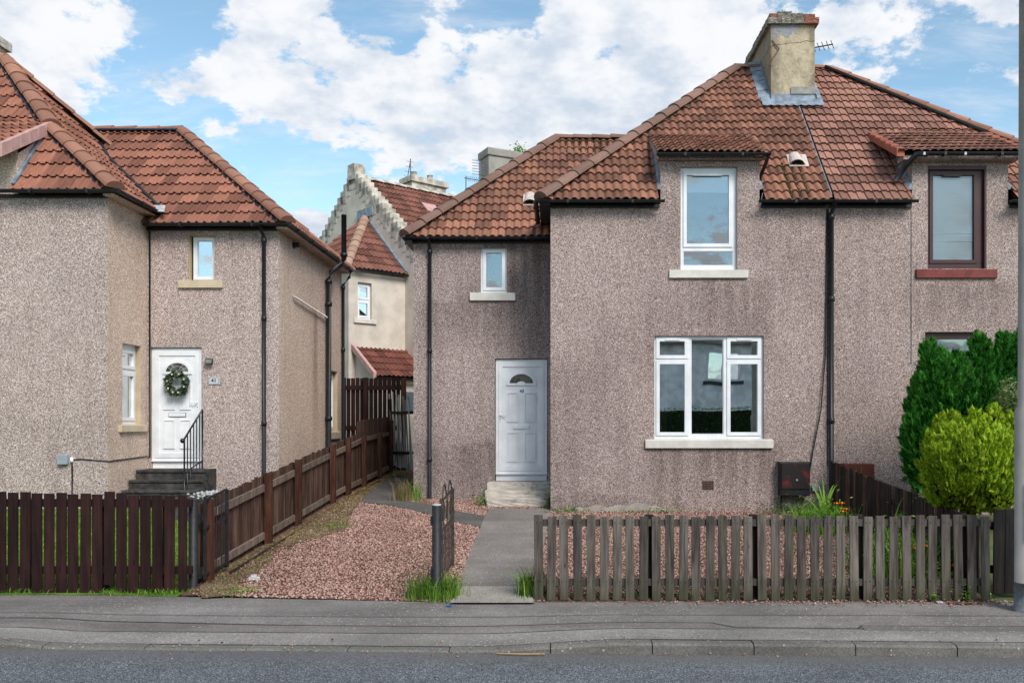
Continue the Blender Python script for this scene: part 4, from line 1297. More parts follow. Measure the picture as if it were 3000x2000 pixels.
# lead apron and soakers
fl = MB()
xs_ = lin(cx0 - .22, cx1 + .12, 16)
for a, b in zip(xs_, xs_[1:]):
    za = roof_z(16.98) + .135 + .010 * math.sin(a * 42); zb_ = roof_z(16.98) + .135 + .010 * math.sin(b * 42)
    fl.poly([(a, 16.96, za), (b, 16.96, zb_), (b, cy0 - .012, roof_z(cy0) + .15), (a, cy0 - .012, roof_z(cy0) + .15)])
    if a > cx0 - .05 and b < cx1 + .05: fl.poly([(a, cy0 - .014, roof_z(cy0) + .075), (b, cy0 - .014, roof_z(cy0) + .075), (b, cy0 - .011, roof_z(cy0) + .20), (a, cy0 - .011, roof_z(cy0) + .20)])
for s, xa, xb in ((-1, cx0 - .012, cx0 - .24), (1, cx1 + .012, cx1 + .13)):
    for k in range(4):
        y0 = cy0 - .10 + k * .27; y1 = y0 + .28; h0 = .10 + .02 * (k % 2)
        fl.poly([(xa, y0, roof_z(y0) + .17), (xb, y0, roof_z(y0) + .13), (xb, y1, roof_z(y1) + .125), (xa, y1, roof_z(y1) + .15)])
        fl.poly([(xa, y0, roof_z(y0) + .12), (xa, y1, roof_z(y1) + .10), (xa, y1, roof_z(y1) + .22), (xa, y0, roof_z(y0) + .24)])
fl.build('lead_flashing', M['lead'], chim, fix=False)
MB().box(cx0 + .40, cx1 + .01, cy0 - .03, cy0 + .02, roof_z(cy0) + .19, roof_z(cy0) + .33).build('cover_board', plain('grey_board', (.30, .29, .27), .8, .2, .2, 6), chim)

# ------------------------------------------------------------------ number 45: the right-hand half
M['dash45'] = pebble('grey_dry_dash', 1.06, .20, [(6.1, 8.1, 4.4, 3.2, .5), (8.0, 8.5, 6.2, 5.0, .4), (4.8, 6.1, 5.8, 5.2, .3)], (1.075, .97, .98))
h45 = thing('semi_detached_house', 'pebble-dashed house with dark red framed dormer window, at the right edge', 'house', (7.5, 15.6, .35))
ex0, ex1 = (2672 - CX) * YA / F, (2953 - CX) * YA / F
XR = 10.25
r_u5 = pr(2718, 2885, 485, 787, YA); r_l5 = pr(2710, 2882, 972, 1285, YA)
mb = MB()
panel(mb, m, (XP, XR, .1, ztop), [r_u5 + (.12,), r_l5 + (.12,)], 0, .1, cuts=[(XP, ex0, ZE, ztop), (ex1, XR, ZE, ztop)])
mb.poly([(XR, YA, .1), (XR, 21.0, .1), (XR, 21.0, ZE), (XR, YA, ZE)])
mb.poly([(XP, 21.0, .1), (XR, 21.0, .1), (XR, 21.0, ZE), (XP, 21.0, ZE)])
mb.build('wall', M['dash45'], h45, fix=False)
xj = (2669 - CX) * YA / F
MB().box(xj - .008, xj + .008, YA - .003, YA + .004, 3.0, 5.80).build('movement_joint', M['tar'], h45)
q = pr(2682, 2918, 788, 815, YA)
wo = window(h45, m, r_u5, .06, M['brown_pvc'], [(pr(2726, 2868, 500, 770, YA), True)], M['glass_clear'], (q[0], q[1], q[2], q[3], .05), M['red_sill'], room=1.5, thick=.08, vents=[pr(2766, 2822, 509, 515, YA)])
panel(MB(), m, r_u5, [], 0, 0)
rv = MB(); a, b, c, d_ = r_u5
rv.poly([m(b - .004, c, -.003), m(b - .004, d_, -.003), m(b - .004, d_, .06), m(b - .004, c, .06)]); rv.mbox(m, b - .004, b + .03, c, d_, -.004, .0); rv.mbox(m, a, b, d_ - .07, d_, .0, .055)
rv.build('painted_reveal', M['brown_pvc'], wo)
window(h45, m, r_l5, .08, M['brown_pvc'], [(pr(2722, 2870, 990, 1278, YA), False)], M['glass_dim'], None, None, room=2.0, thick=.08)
roof45 = obj('roof', MB().poly([P(XR + .2, EY, ze), P(XR + .2, 21.3, ze), P(5.76, yr, zr)]).mesh('roof', M['deck']), h45)
T45 = Tiles()
sL, sR, rr5, rl5 = P(4.84, EY, ze), P(10.45, EY, ze), P(5.76, yr, zr), P(4.84, yr, zr)
T45.plane(roof45, M['tile45'], 'flat', [sL, sR, rr5, rl5], .262, .30, holes=[(ex0 - .06 - sL.x, ex1 + .06 - sL.x, hole_t)], shift=-.03)
T45.plane(roof45, M['tile45'], 'flat', [P(10.45, EY, ze), P(10.45, 21.3, ze), rr5], .262, .30, show=False)
MB().poly([P(4.79, 21.3, ze), P(10.45, 21.3, ze), rr5, P(4.79, yr, zr)]).build('back_slope', M['tile45'], roof45)
ridge_run(roof45, P(10.45, EY - .02, ze + .03), rr5, M['ridge41'], .12, .45)
ridge_run(roof45, P(10.45, 21.3, ze + .03), rr5, M['ridge41'], .12, .45)
ridge_run(roof45, P(5.20, yr, zr), rr5, M['ridge41'], .12, .45)
MB().bar(P(10.3, EY - .02, ze + .06), rr5 + P(-.12, -.12, .03), .05, .04).build('hip_felt', M['black'], roof45)
dm = MB()
for x in (ex0, ex1): dm.poly([(x, YA, ZE), (x, YA, ztop), (x, 16.25, 7.28), (x, 16.28, roof_z(16.25))])
dorm5 = dm.build('dormer', M['dash45'], h45, fix=False)
dp = [P(ex0 - .33, yd0, zd0 + .02), P(ex1 + .22, yd0, zd0 + .02), P(ex1 + .22, yd1 + .16, zd1 + .11), P(ex0 - .33, yd1 + .16, zd1 + .11)]
T45.plane(dorm5, M['tile45'], 'flat', dp, .25, .28)
for i in range(6):
    y0 = yd0 + i * .25; zf = lambda y: zd0 + .02 + (y - yd0) * (zd1 + .09 - zd0) / (yd1 + .16 - yd0)
    for xa, xb in ((ex0 - .36, ex0 - .22), (ex1 + .12, ex1 + .26)):
        MB().hexa([P(xa, y0, zf(y0) - .08), P(xb, y0, zf(y0) - .08), P(xb, y0 + .24, zf(y0 + .24) - .08), P(xa, y0 + .24, zf(y0 + .24) - .08),
                   P(xa, y0, zf(y0) + .075), P(xb, y0, zf(y0) + .075), P(xb, y0 + .24, zf(y0 + .24) + .045), P(xa, y0 + .24, zf(y0 + .24) + .045)]).build('verge_block', M['verge_red'], dorm5, bevel=.006)
MB().box(ex0 - .22, ex1 + .12, yd0 + .05, YA + .1, ztop - .02, zd0 - .02).build('soffit', M['dash45'], dorm5)
gutter(h45, (ex0 - .05, yd0 - .06, zd0 - .01), (ex1 + .22, yd0 - .06, zd0 - .01), .055)
MB().tube([(ex0 + .15, yd0 - .06, zd0 - .04), (ex0 - .04, yd0 - .06, zd0 - .04), (ex0 - .16, YA - .10, zd0 - .20), (ex0 - .27, YA + .05, zd0 - .40)], .05, 8).build('gutter_spout', M['black'], dorm5, smooth=True)
for px in (2702, 2822):
    x = (px - CX) * 14.9 / F
    MB().box(x - .018, x + .018, yd0 - .125, yd0 - .10, zd0 - .07, zd0 - .02).build('gutter_clip', M['plaque'], dorm5)
for x, s in ((ex0, -1), (ex1, 1)):
    lead = MB()
    for k in range(6):
        y0 = YA + k * .19; y1 = y0 + .2
        lead.hexa([P(x + s * .003, y0, roof_z(y0) + .035), P(x + s * .09, y0, roof_z(y0) + .055), P(x + s * .09, y1, roof_z(y1) + .055), P(x + s * .003, y1, roof_z(y1) + .035),
                   P(x + s * .003, y0, roof_z(y0) + .14), P(x + s * .012, y0, roof_z(y0) + .14), P(x + s * .012, y1, roof_z(y1) + .14), P(x + s * .003, y1, roof_z(y1) + .14)])
    lead.build('cheek_flashing', M['lead'], dorm5)
gutter(h45, *span(4.81, ex0 + .02, EY - .03, ze)); gutter(h45, *span(ex1 - .07, 10.5, EY - .03, ze))
fascia(h45, (4.80, YA - .03, ze - .06), (ex0 - .02, YA - .03, ze - .06)); fascia(h45, (ex1 + .02, YA - .03, ze - .06), (10.4, YA - .03, ze - .06))
T45.finish()

# ------------------------------------------------------------------ number 41: the left house
M['dash41'] = pebble('speckled_dry_dash', 1.22, .14, [(-11, -7.7, 2.0, .6, .15), (-7.6, -5.2, 5.6, 5.0, .35)], (1.045, .972, .985))
M['dash41s'] = pebble('sunlit_dry_dash', 1.6, .15, [(-8, -5, 5.6, 5.3, .4)], (1.13, .995, .90), soft=.42)  # lighter, warmer copy of the front dash: sunlight on right-facing sides painted in
h41 = thing('detached_house', 'pebble-dashed house with a wreath on its white door, at the left edge', 'house', (-8.0, 15.5, .6))
YF, YG = 14.55, 15.95
XC = (316 - CX) * YF / F                   # right corner of its front block
XG = (818 - CX) * YG / F                   # gable-side wall
ZF, ZG = 5.84, 5.60
m4 = front(YF); m4w = front(YG); m4s = right_side(XC); m4g = right_side(XG)
mb = MB(); panel(mb, m4, (-18, XC, .2, ZF)); mb.build('wall', M['dash41'], h41, fix=False)
r_side = (15.03, 15.70, 1.93, 3.37)
mb = MB(); panel(mb, m4s, (YF, YG, .2, ZF), [r_side + (.16,)], 0, .16); 
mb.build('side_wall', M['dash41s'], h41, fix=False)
rv = MB(); a, b, c, d_ = r_side
for (p_, q_) in (((a, c), (a, d_)), ((b, c), (b, d_))):
    rv = MB()
    rv.poly([m4s(p_[0] + (-.003 if p_[0] == b else .003), p_[1], .002), m4s(q_[0] + (-.003 if q_[0] == b else .003), q_[1], .002), m4s(q_[0] + (-.003 if q_[0] == b else .003), q_[1], .158), m4s(p_[0] + (-.003 if p_[0] == b else .003), p_[1], .158)])
    rv.build('painted_reveal', M['cream'], h41, fix=False)
r_w4 = pr(552, 628, 689, 822, YG); r_d4 = pr(440, 591, 1017, 1371, YG)
mb = MB(); panel(mb, m4w, (XC - .05, XG, .2, ZG), [r_w4 + (.16,), r_d4 + (.10,)], 0, .1); mb.build('wing_wall', M['dash41'], h41, fix=False)
rv = MB(); a, b, c, d_ = r_w4
rv.poly([m4w(a + .003, c, .002), m4w(a + .003, d_, .002), m4w(a + .003, d_, .158), m4w(a + .003, c, .158)])
rv.build('painted_reveal', M['cream'], h41, fix=False); rv = MB()
rv.poly([m4w(a, d_ - .003, .002), m4w(b, d_ - .003, .002), m4w(b, d_ - .003, .158), m4w(a, d_ - .003, .158)])
a, b, c, d_ = r_d4
rv.build('painted_reveal', M['cream'], h41, fix=False); rv = MB()
rv.poly([m4w(a + .003, c, .002), m4w(a + .003, d_, .002), m4w(a + .003, d_, .098), m4w(a + .003, c, .098)])
rv.build('painted_reveal', M['cream'], h41, fix=False)
r_g4 = (19.35, 20.15, 1.75, 3.15)
mb = MB(); panel(mb, m4g, (YG, 20.55, .2, ZG), [r_g4 + (.14,)], 0, .1); mb.poly([(XG, 20.55, .2), (-12, 20.55, .2), (-12, 20.55, ZG), (XG, 20.55, ZG)])
M['dash41g'] = pebble('sunlit_dry_dash_stained', 1.6, .15, [(18.15, 18.5, 4.35, .8, .85), (15.9, 20.6, 5.6, 5.35, .4)], (1.13, .995, .90), soft=.42, axis=1)  # gable version: the same painted-in sunlight, plus stains
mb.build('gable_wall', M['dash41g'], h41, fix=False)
rv = MB(); a, b, c, d_ = r_g4
rv.poly([m4g(b - .003, c, .002), m4g(b - .003, d_, .002), m4g(b - .003, d_, .138), m4g(b - .003, c, .138)]); rv.build('painted_reveal', M['cream'], h41, fix=False)
q = pr(524, 654, 820, 844, YG)
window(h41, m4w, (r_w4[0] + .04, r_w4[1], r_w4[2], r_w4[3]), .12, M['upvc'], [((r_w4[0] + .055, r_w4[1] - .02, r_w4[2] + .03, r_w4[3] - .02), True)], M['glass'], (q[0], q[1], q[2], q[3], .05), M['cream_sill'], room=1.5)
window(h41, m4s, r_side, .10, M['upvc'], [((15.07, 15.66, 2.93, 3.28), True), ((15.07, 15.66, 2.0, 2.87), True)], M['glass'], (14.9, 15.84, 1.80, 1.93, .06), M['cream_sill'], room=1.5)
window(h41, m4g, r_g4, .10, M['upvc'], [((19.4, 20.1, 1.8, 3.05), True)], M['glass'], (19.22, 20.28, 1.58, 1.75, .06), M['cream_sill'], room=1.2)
upvc_door(h41, m4w, (r_d4[0] + .012, r_d4[1] - .004, r_d4[2], r_d4[3] - .012), .05, 'right', None)
# roof: two pitches with a break where the small dormer roof runs in
roof41 = obj('roof', MB().poly([P(-18, 19.6, 5.9), P(-7.49, 19.6, 5.9), P(-10.87, 16.8, 9.05), P(-18, 16.8, 9.05)]).mesh('roof', M['deck']), h41)
T41 = Tiles()
ey, ezz, xe = 14.37, 5.88, -7.49
A0, A1 = P(-16, ey, ezz), P(xe, ey, ezz); B0, B1 = P(-16, 15.43, 7.28), P(-9.17, 15.43, 7.28); C0, C1 = P(-16, 16.8, 9.08), P(-10.87, 16.8, 9.08)
D1 = P(xe, 19.6, ezz); E1 = P(-9.17, 18.35, 7.28)
xd4 = -9.22                                # right cheek of its dormer
s1 = math.hypot(1.06, 1.40); s2 = math.hypot(1.37, 1.80)
T41.plane(roof41, M['tile41'], 'narrow', [A0, A1, B1, B0], s1 / 5, .30, holes=[(16 - 11.42, xd4 - .02 + 16, 3.05)])
T41.plane(roof41, M['tile41'], 'narrow', [B0, B1, C1, C0], s2 / 6.6, .30, shift=.0)
T41.plane(roof41, M['tile41'], 'narrow', [A1, D1, E1, B1], .35, .30)
T41.plane(roof41, M['tile41'], 'narrow', [B1, E1, C1], .35, .30)
ridge_run(roof41, A1 + P(.02, -.02, .03), B1, M['ridge41'], .15, .42); ridge_run(roof41, B1 + P(0, 0, .06), C1, M['ridge41'], .15, .42)
ridge_run(roof41, D1, C1, M['ridge41'], .13, .45); ridge_run(roof41, C1, C0, M['ridge41'], .14, .45)
felt = lambda a, b, off, par: MB().bar(a + off, b + off, .05, .03).build('hip_felt', M['lead_blue'], par)
M['lead_blue'] = plain('blue_black_felt', (.03, .04, .065), .6, .3, .5, 12)
felt(A1, B1, P(-.20, 0, .05), roof41); felt(B1, C1, P(-.20, 0, .06), roof41)
wy, wz, wxe = 15.75, 5.635, -5.03
k3, z3 = 2.55, 8.20
WX = -8.08
vs = P(-7.51, 16.04, 5.88)
T41.plane(roof41, M['tile41'], 'narrow', [P(-7.8, wy, wz), P(wxe, wy, wz), P(WX, wy + k3, z3), P(-10.1, wy + k3, z3)], math.hypot(k3, z3 - wz) / 10.35, .295)
T41.plane(roof41, M['tile41'], 'narrow', [P(wxe, wy, wz), P(wxe, 20.7, wz), P(WX, wy + k3, z3)], .36, .295, show=False)
MB().poly([P(wxe, 20.7, wz), P(-12, 20.7, wz), P(-10.1, wy + k3, z3), P(WX, wy + k3, z3)]).build('back_slope', M['tile41'], roof41)
ridge_run(roof41, P(wxe + .02, wy - .02, wz + .03), P(WX, wy + k3, z3), M['ridge41'], .14, .40)
ridge_run(roof41, P(WX, wy + k3, z3), P(-10.05, wy + k3, z3), M['ridge41'], .12, .45)
ridge_run(roof41, P(wxe, 20.7, wz), P(WX, wy + k3, z3), M['ridge41'], .12, .45)
felt(P(wxe, wy, wz), P(WX, wy + k3, z3), P(-.19, 0, .05), roof41)
felt(P(-9.9, wy + k3, z3), P(WX, wy + k3, z3), P(0, -.13, .0), roof41)
vl = MB(); va, vb = P(-7.46, 16.0, 5.97), P(-9.17, 17.4, 7.36)
vl.bar(va, vb, .07, .05); vl.bar(vb, P(-10.04, 18.28, 8.28), .07, .05)
vl.build('valley_lead', M['black'], roof41)
sp = at(450, 613, 15.7)
MB().hexa([sp + P(-.10, 0, -.03), sp + P(.20, 0, -.05), sp + P(.10, .25, .12), sp + P(-.14, .22, .12), sp + P(-.10, 0, -.015), sp + P(.20, 0, -.035), sp + P(.10, .25, .135), sp + P(-.14, .22, .135)]).build('valley_end_lead', plain('pale_lead', (.42, .43, .44), .6, .3, .2, 8), roof41)
# dormer at the frame edge: its right cheek, its roof and the pale verge
dz0, dz1 = 6.44, 7.36
yq0, yq1 = 13.98, 15.5
dm = MB().poly([(xd4, YF, ZF), (xd4, YF, 6.55), (xd4, 15.45, 7.20), (xd4, 15.45, 7.25)]).poly([(xd4, YF, ZF), (-11.4, YF, ZF), (-11.4, YF, 6.6), (xd4, YF, 6.6)]).poly([(-11.4, YF, ZF), (-11.4, YF, 6.55), (-11.4, 15.45, 7.20), (-11.4, 15.45, 7.25)])
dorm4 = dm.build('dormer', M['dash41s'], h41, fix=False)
zz4 = lambda y: dz0 + (y - yq0) * (dz1 - dz0) / (yq1 - yq0)
T41.plane(dorm4, M['tile41'], 'narrow', [P(-11.6, yq0, dz0 + .06), P(xd4 + .06, yq0, dz0 + .06), P(xd4 + .06, yq1, dz1 + .06), P(-11.6, yq1, dz1 + .06)], .28, .30)
for i in range(6):
    y0 = yq0 + i * .245
    MB().hexa([P(xd4 + .01, y0, zz4(y0) - .12), P(xd4 + .10, y0, zz4(y0) - .12), P(xd4 + .10, y0 + .24, zz4(y0 + .24) - .12), P(xd4 + .01, y0 + .24, zz4(y0 + .24) - .12),
               P(xd4 + .01, y0, zz4(y0) + .11), P(xd4 + .10, y0, zz4(y0) + .11), P(xd4 + .10, y0 + .24, zz4(y0 + .24) + .10), P(xd4 + .01, y0 + .24, zz4(y0 + .24) + .10)]).build('verge_block', M['verge_pink'], dorm4, bevel=.006)
MB().bar(P(xd4 + .03, ey + .02, ezz + .10), P(xd4 + .03, 15.4, ezz + .10 + (15.4 - ey) * 1.32), .06, .06).build('cheek_flashing', M['lead'], dorm4)
T41.finish()
gutter(h41, (-18, ey - .03, ezz), (xe + .07, ey - .03, ezz), .055); fascia(h41, (-18, YF - .03, ezz - .06), (XC + .02, YF - .03, ezz - .06))
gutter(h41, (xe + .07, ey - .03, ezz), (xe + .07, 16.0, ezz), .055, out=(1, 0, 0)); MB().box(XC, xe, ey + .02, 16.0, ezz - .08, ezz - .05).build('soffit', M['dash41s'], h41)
gutter(h41, (-7.62, wy - .03, wz), (wxe + .06, wy - .03, wz), .055); fascia(h41, (XC, YG - .03, wz - .06), (XG + .02, YG - .03, wz - .06))
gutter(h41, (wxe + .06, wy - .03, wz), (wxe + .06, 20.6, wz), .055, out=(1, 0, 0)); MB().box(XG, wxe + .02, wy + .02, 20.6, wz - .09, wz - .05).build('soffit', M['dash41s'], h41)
xp = (773 - CX) * (YG - .06) / F
downpipe(h41, [(xp, wy - .03, wz - .05), (xp, wy - .02, wz - .12), (xp, YG - .05, wz - .22), (xp, YG - .05, .7)], .036, [(xp, YG - .05, z) for z in (wz - .28, 3.9, 1.95)])
# pipes on the gable side: soil stack with its vent, rainwater pipe, white waste
ysp = 19.05
downpipe(h41, [(XG + .09, ysp, 1.4), (XG + .09, ysp, 5.15), (XG + .13, ysp + .02, 5.32), (XG + .36, ysp + .1, 5.50), (XG + .40, ysp + .12, 5.62), (XG + .40, ysp + .12, 6.62)], .058, [(XG + .09, ysp, z) for z in (2.05, 4.6, 5.1)] + [(XG + .40, ysp + .12, 5.72)])
downpipe(h41, [(wxe + .06, 20.45, wz - .05), (wxe + .02, 20.45, wz - .2), (XG + .06, 20.45, wz - .38), (XG + .06, 20.45, 1.2)], .036, [(XG + .06, 20.45, z) for z in (wz - .45, 3.7)])
MB().tube([(XG + .0, 16.75, 4.44), (XG + .05, 16.78, 4.42), (XG + .06, ysp - .04, 4.30)], .022, 8).build('waste_pipe', M['white_pipe'], h41, smooth=True)
MB().tube([(XG - .02, 16.8, 5.45), (XG + .02, 16.8, 5.45)], .07, 10).tube([(XG + .02, 16.8, 5.45), (XG + .12, 16.8, 5.46)], .05, 10).build('extract_vent', M['black'], h41)
# its chimney, just in frame
x1c = -11.33
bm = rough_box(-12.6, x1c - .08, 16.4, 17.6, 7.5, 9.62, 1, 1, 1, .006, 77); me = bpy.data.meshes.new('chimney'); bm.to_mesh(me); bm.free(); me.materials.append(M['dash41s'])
ch4 = obj('chimney', me, h41)
bm = rough_box(-12.7, x1c, 16.3, 17.7, 9.62, 9.80, 1, 1, 1, .006, 78); me = bpy.data.meshes.new('chimney_cap'); bm.to_mesh(me); bm.free(); me.materials.append(M['skew']); obj('chimney_cap', me, ch4)

# ------------------------------------------------------------------ crow-stepped house behind the gap
av = Vector((.748, .664, 0)); bv_ = Vector((-.664, .748, 0))       # along its ridge; along its gable
G0 = Vector((-4.38, 26.0, 0)); hw = 3.91; gze, gzr = 7.10, 10.25
hF = thing('crow_stepped_house', 'beige rendered house with a crow-stepped gable, seen through the gap between the houses', 'house', (-5, 27, .7))
def gpt(k, a, z): v = G0 + bv_ * k + av * a; return Vector((v.x, v.y, z))
mb = MB()
mb.poly([gpt(0, 0, .5), gpt(2 * hw, 0, .5), gpt(2 * hw, 0, gze), gpt(hw, 0, gzr), gpt(0, 0, gze)])
mb.poly([gpt(0, 0, .5), gpt(0, 14, .5), gpt(0, 14, gze), gpt(0, 0, gze)])
mb.poly([gpt(0, 14, .5), gpt(2 * hw, 14, .5), gpt(2 * hw, 14, gze), gpt(hw, 14, gzr), gpt(0, 14, gze)])
mb.poly([gpt(2 * hw, 0, .5), gpt(2 * hw, 14, .5), gpt(2 * hw, 14, gze), gpt(2 * hw, 0, gze)])
mb.build('wall', M['harl'], hF, fix=False)
roofF = obj('roof', MB().poly([gpt(2 * hw, 0, gze), gpt(2 * hw, 14, gze), gpt(hw, 14, gzr), gpt(hw, 0, gzr)]).mesh('roof', M['tile_far']), hF)
TF = Tiles()
TF.plane(roofF, M['tile_far'], 'narrow', [gpt(-.12, .25, gze - .08), gpt(-.12, 13.8, gze - .08), gpt(hw, 13.8, gzr), gpt(hw, .25, gzr)], .40, .30)
ridge_run(roofF, gpt(hw, .3, gzr), gpt(hw, 13.8, gzr), M['skew'], .13, .45)
# the stepped skews: each step a stone
n = 17
for side in (0, 1):
    for i in range(n + 1):
        f0 = i / n; k = f0 * hw - .06; kk = k if side == 0 else 2 * hw - k
        z = gze - .05 + f0 * (gzr - gze)
        w = hw / n + .08
        x0, x1 = (kk - .12, kk + w) if side == 0 else (kk - w, kk + .12)
        dz = .36 + random.uniform(-.02, .02)
        c = [gpt(x0, -.015, z - .20), gpt(x1, -.015, z - .20), gpt(x1, .34, z - .20), gpt(x0, .34, z - .20), gpt(x0, -.015, z + dz - .08), gpt(x1, -.015, z + dz - .08), gpt(x1, .34, z + dz - .08), gpt(x0, .34, z + dz - .08)]
        MB().hexa(c).build('crow_step', M['skew'], hF, bevel=.015)
c = [gpt(hw - .24, -.02, gzr - .1), gpt(hw + .24, -.08, gzr - .1), gpt(hw + .24, .36, gzr - .1), gpt(hw - .24, .36, gzr - .1), gpt(hw - .22, -.08, 10.68), gpt(hw + .22, -.08, 10.68), gpt(hw + .22, .36, 10.68), gpt(hw - .22, .36, 10.68)]
MB().hexa(c).build('peak_stone', M['skew'], hF, bevel=.02)
# hipped annexe against the gable
K0, K1, MM, AZ = .55, 5.5, 1.92, 6.42
def ann(k, mm, z): return gpt(k, -mm, z)
ma = lambda a, z, d: ann(K0 + d, a, z)                             # its wall facing the street corner; a = distance out from the gable
r_an = (1.157, 1.62, 5.03, 6.12)
mb = MB(); panel(mb, ma, (0, MM, .5, AZ), [(r_an[0], r_an[1], r_an[2], r_an[3], .12)], 0, .1)
mb.poly([ann(K0, MM, .5), ann(K1, MM, .5), ann(K1, MM, AZ), ann(K0, MM, AZ)])
anx = mb.build('annexe_wall', M['harl'], hF, fix=False)
window(hF, ma, r_an, .10, M['upvc'], [((1.19, 1.59, 5.62, 6.06), True), ((1.19, 1.59, 5.08, 5.58), True)], M['glass_pale'] if 'glass_pale' in M else M['glass'], (1.02, 1.76, 4.90, 5.03, .06), M['upvc_warm'], room=1.0)
ap = ann(3.02, 0, 8.71)
TF.plane(roofF, M['tile_far'], 'narrow', [ann(.43, 2.06, 6.50), ann(.43, -.02, 6.50), ap], .40, .30)
TF.plane(roofF, M['tile_far'], 'narrow', [ann(5.6, 2.06, 6.50), ann(.43, 2.06, 6.50), ap], .40, .30)
ridge_run(roofF, ann(.43, 2.06, 6.53), ap, M['ridge_far'], .14, .42)
gutter(hF, ann(.36, 2.1, 6.48), ann(.36, -.0, 6.48), .05)
MB().bar(ann(.43, .02, 6.58), ap + Vector((0, 0, .06)), .10, .08).build('abutment_lead', M['lead'], roofF)
MB().bar(ann(2.5, .03, 8.85), ann(3.5, .03, 8.85), .06, .30).build('apron_lead', M['lead'], roofF)
# porch roof lower down
def po(a, out, z): v = ann(K0, a, z) - bv_ * out; return Vector((v.x, v.y, z))
TF.plane(roofF, M['tile_porch'], 'narrow', [po(1.76, 1.30, 3.27), po(-2.0, 1.30, 3.27), po(-2.0, 0, 4.15), po(1.76, 0, 4.15)], .36, .30)
for i in range(4):
    f0, f1 = i / 4, (i + .97) / 4
    MB().hexa([po(1.74, 1.32 * (1 - f0), 3.2 + .9 * f0), po(1.84, 1.32 * (1 - f0), 3.2 + .9 * f0), po(1.84, 1.32 * (1 - f1), 3.2 + .9 * f1), po(1.74, 1.32 * (1 - f1), 3.2 + .9 * f1),
               po(1.74, 1.32 * (1 - f0), 3.38 + .9 * f0), po(1.84, 1.32 * (1 - f0), 3.38 + .9 * f0), po(1.84, 1.32 * (1 - f1), 3.38 + .9 * f1), po(1.74, 1.32 * (1 - f1), 3.38 + .9 * f1)]).build('verge_block', M['verge_pink'], roofF)
mb = MB().poly([po(1.7, 0, .5), po(1.7, 1.15, .5), po(1.7, 1.15, 3.3), po(1.7, 0, 4.1)]).poly([po(1.7, 1.15, .5), po(-2, 1.15, .5), po(-2, 1.15, 3.3), po(1.7, 1.15, 3.3)])
mb.build('porch_wall', M['harl'], hF, fix=False)
gutter(hF, po(1.8, 1.36, 3.24), po(-2, 1.36, 3.24), .05)
x0 = po(.15, 1.15, 0); 
MB().hexa([po(.72, 1.18, 2.3), po(-.6, 1.18, 2.3), po(-.6, 1.14, 2.3), po(.72, 1.14, 2.3), po(.72, 1.18, 2.85), po(-.6, 1.18, 2.85), po(-.6, 1.14, 2.85), po(.72, 1.14, 2.85)]).build('porch_window', plain('grey_blue_panel', (.10, .13, .16), .4, .4, .1, 3), hF)
TF.finish()
# three pale replaced tiles
for (k, a, c_) in ((2.75, 2.1, 0), (2.9, 4.0, 0), (2.75, 5.3, 0)):
    f = k / hw
    z = gze - .08 + (k + .12) / (hw + .12) * (gzr - gze + .08)
    p = [gpt(k - .2, a, z - .12), gpt(k - .2, a + .55, z - .12), gpt(k + .16, a + .55, z + .19), gpt(k + .16, a, z + .19)]
    up = Vector((0, 0, .055))
    MB().hexa([q_ for q_ in p] + [q_ + up for q_ in p]).build('pale_tile', M['verge_pink'], roofF)
# its chimney stack, behind the ridge
cc = gpt(hw + 1.2, 3.6, 0)
mb = MB()
for (h0, h1, e_) in ((9.0, 10.85, .0), (10.85, 11.05, .08)):
    q4 = [gpt(hw + .9 - e_, 2.9 - e_, h0), gpt(hw + .9 - e_, 4.4 + e_, h0), gpt(hw + 1.6 + e_, 4.4 + e_, h0), gpt(hw + 1.6 + e_, 2.9 - e_, h0)]
    mb.hexa(q4 + [Vector((v.x, v.y, h1)) for v in q4])
chF = mb.build('chimney', M['skew'], hF)
for a in (3.2, 3.9):
    p = gpt(hw + 1.25, a, 11.0)
    MB().tube([p, p + Vector((0, 0, .28)), p + Vector((0, 0, .30))], [.12, .10, .13], 10).build('chimney_pot', M['skew'], chF, smooth=True)

def aerial(label, base, h, boom=None, n=7, span_=.5, group='television aerials on the roofs'):
    t = thing('television_aerial', label, 'aerial', base, group)
    b = Vector(base)
    MB().tube([b, b + Vector((0, 0, h))], .02, 6).build('mast', M['aluminium'], t)
    if boom:
        p0 = b + Vector((0, 0, h * .95)); p1 = p0 + Vector(boom); d = Vector(boom)
        bo = MB().tube([p0 - d * .1, p1], .014, 6).build('boom', M['aluminium'], t)
        side = d.cross(Vector((0, 0, 1))).normalized()
        if abs(d.normalized().x) > .5: side = (side + Vector((0, 0, .55))).normalized()
        for i in range(n):
            p = p0 + d * (.08 + .9 * i / (n - 1))
            MB().tube([p - side * span_ * .5, p + side * span_ * .5], .008, 5).build('element', M['aluminium'], bo)
    return t
p = gpt(hw + 1.5, 3.2, 10.9); aerial('thin television aerial on the chimney left of the other roof aerials', (p.x, p.y, p.z), .95, (-.15, .25, -.55), 4, .3)
p = gpt(hw + .3, 4.9, 10.2); aerial('television aerial with a long boom on the crow-stepped house ridge', (p.x, p.y, p.z), 1.05, (.72, -.3, -.20), 9, .32)
p = at(2392, 78, 17.6); aerial('small green stained aerial on the yellow chimney', (5.22, 18.6, 9.85), .22, (.62, -.45, -.06), 8, .22)

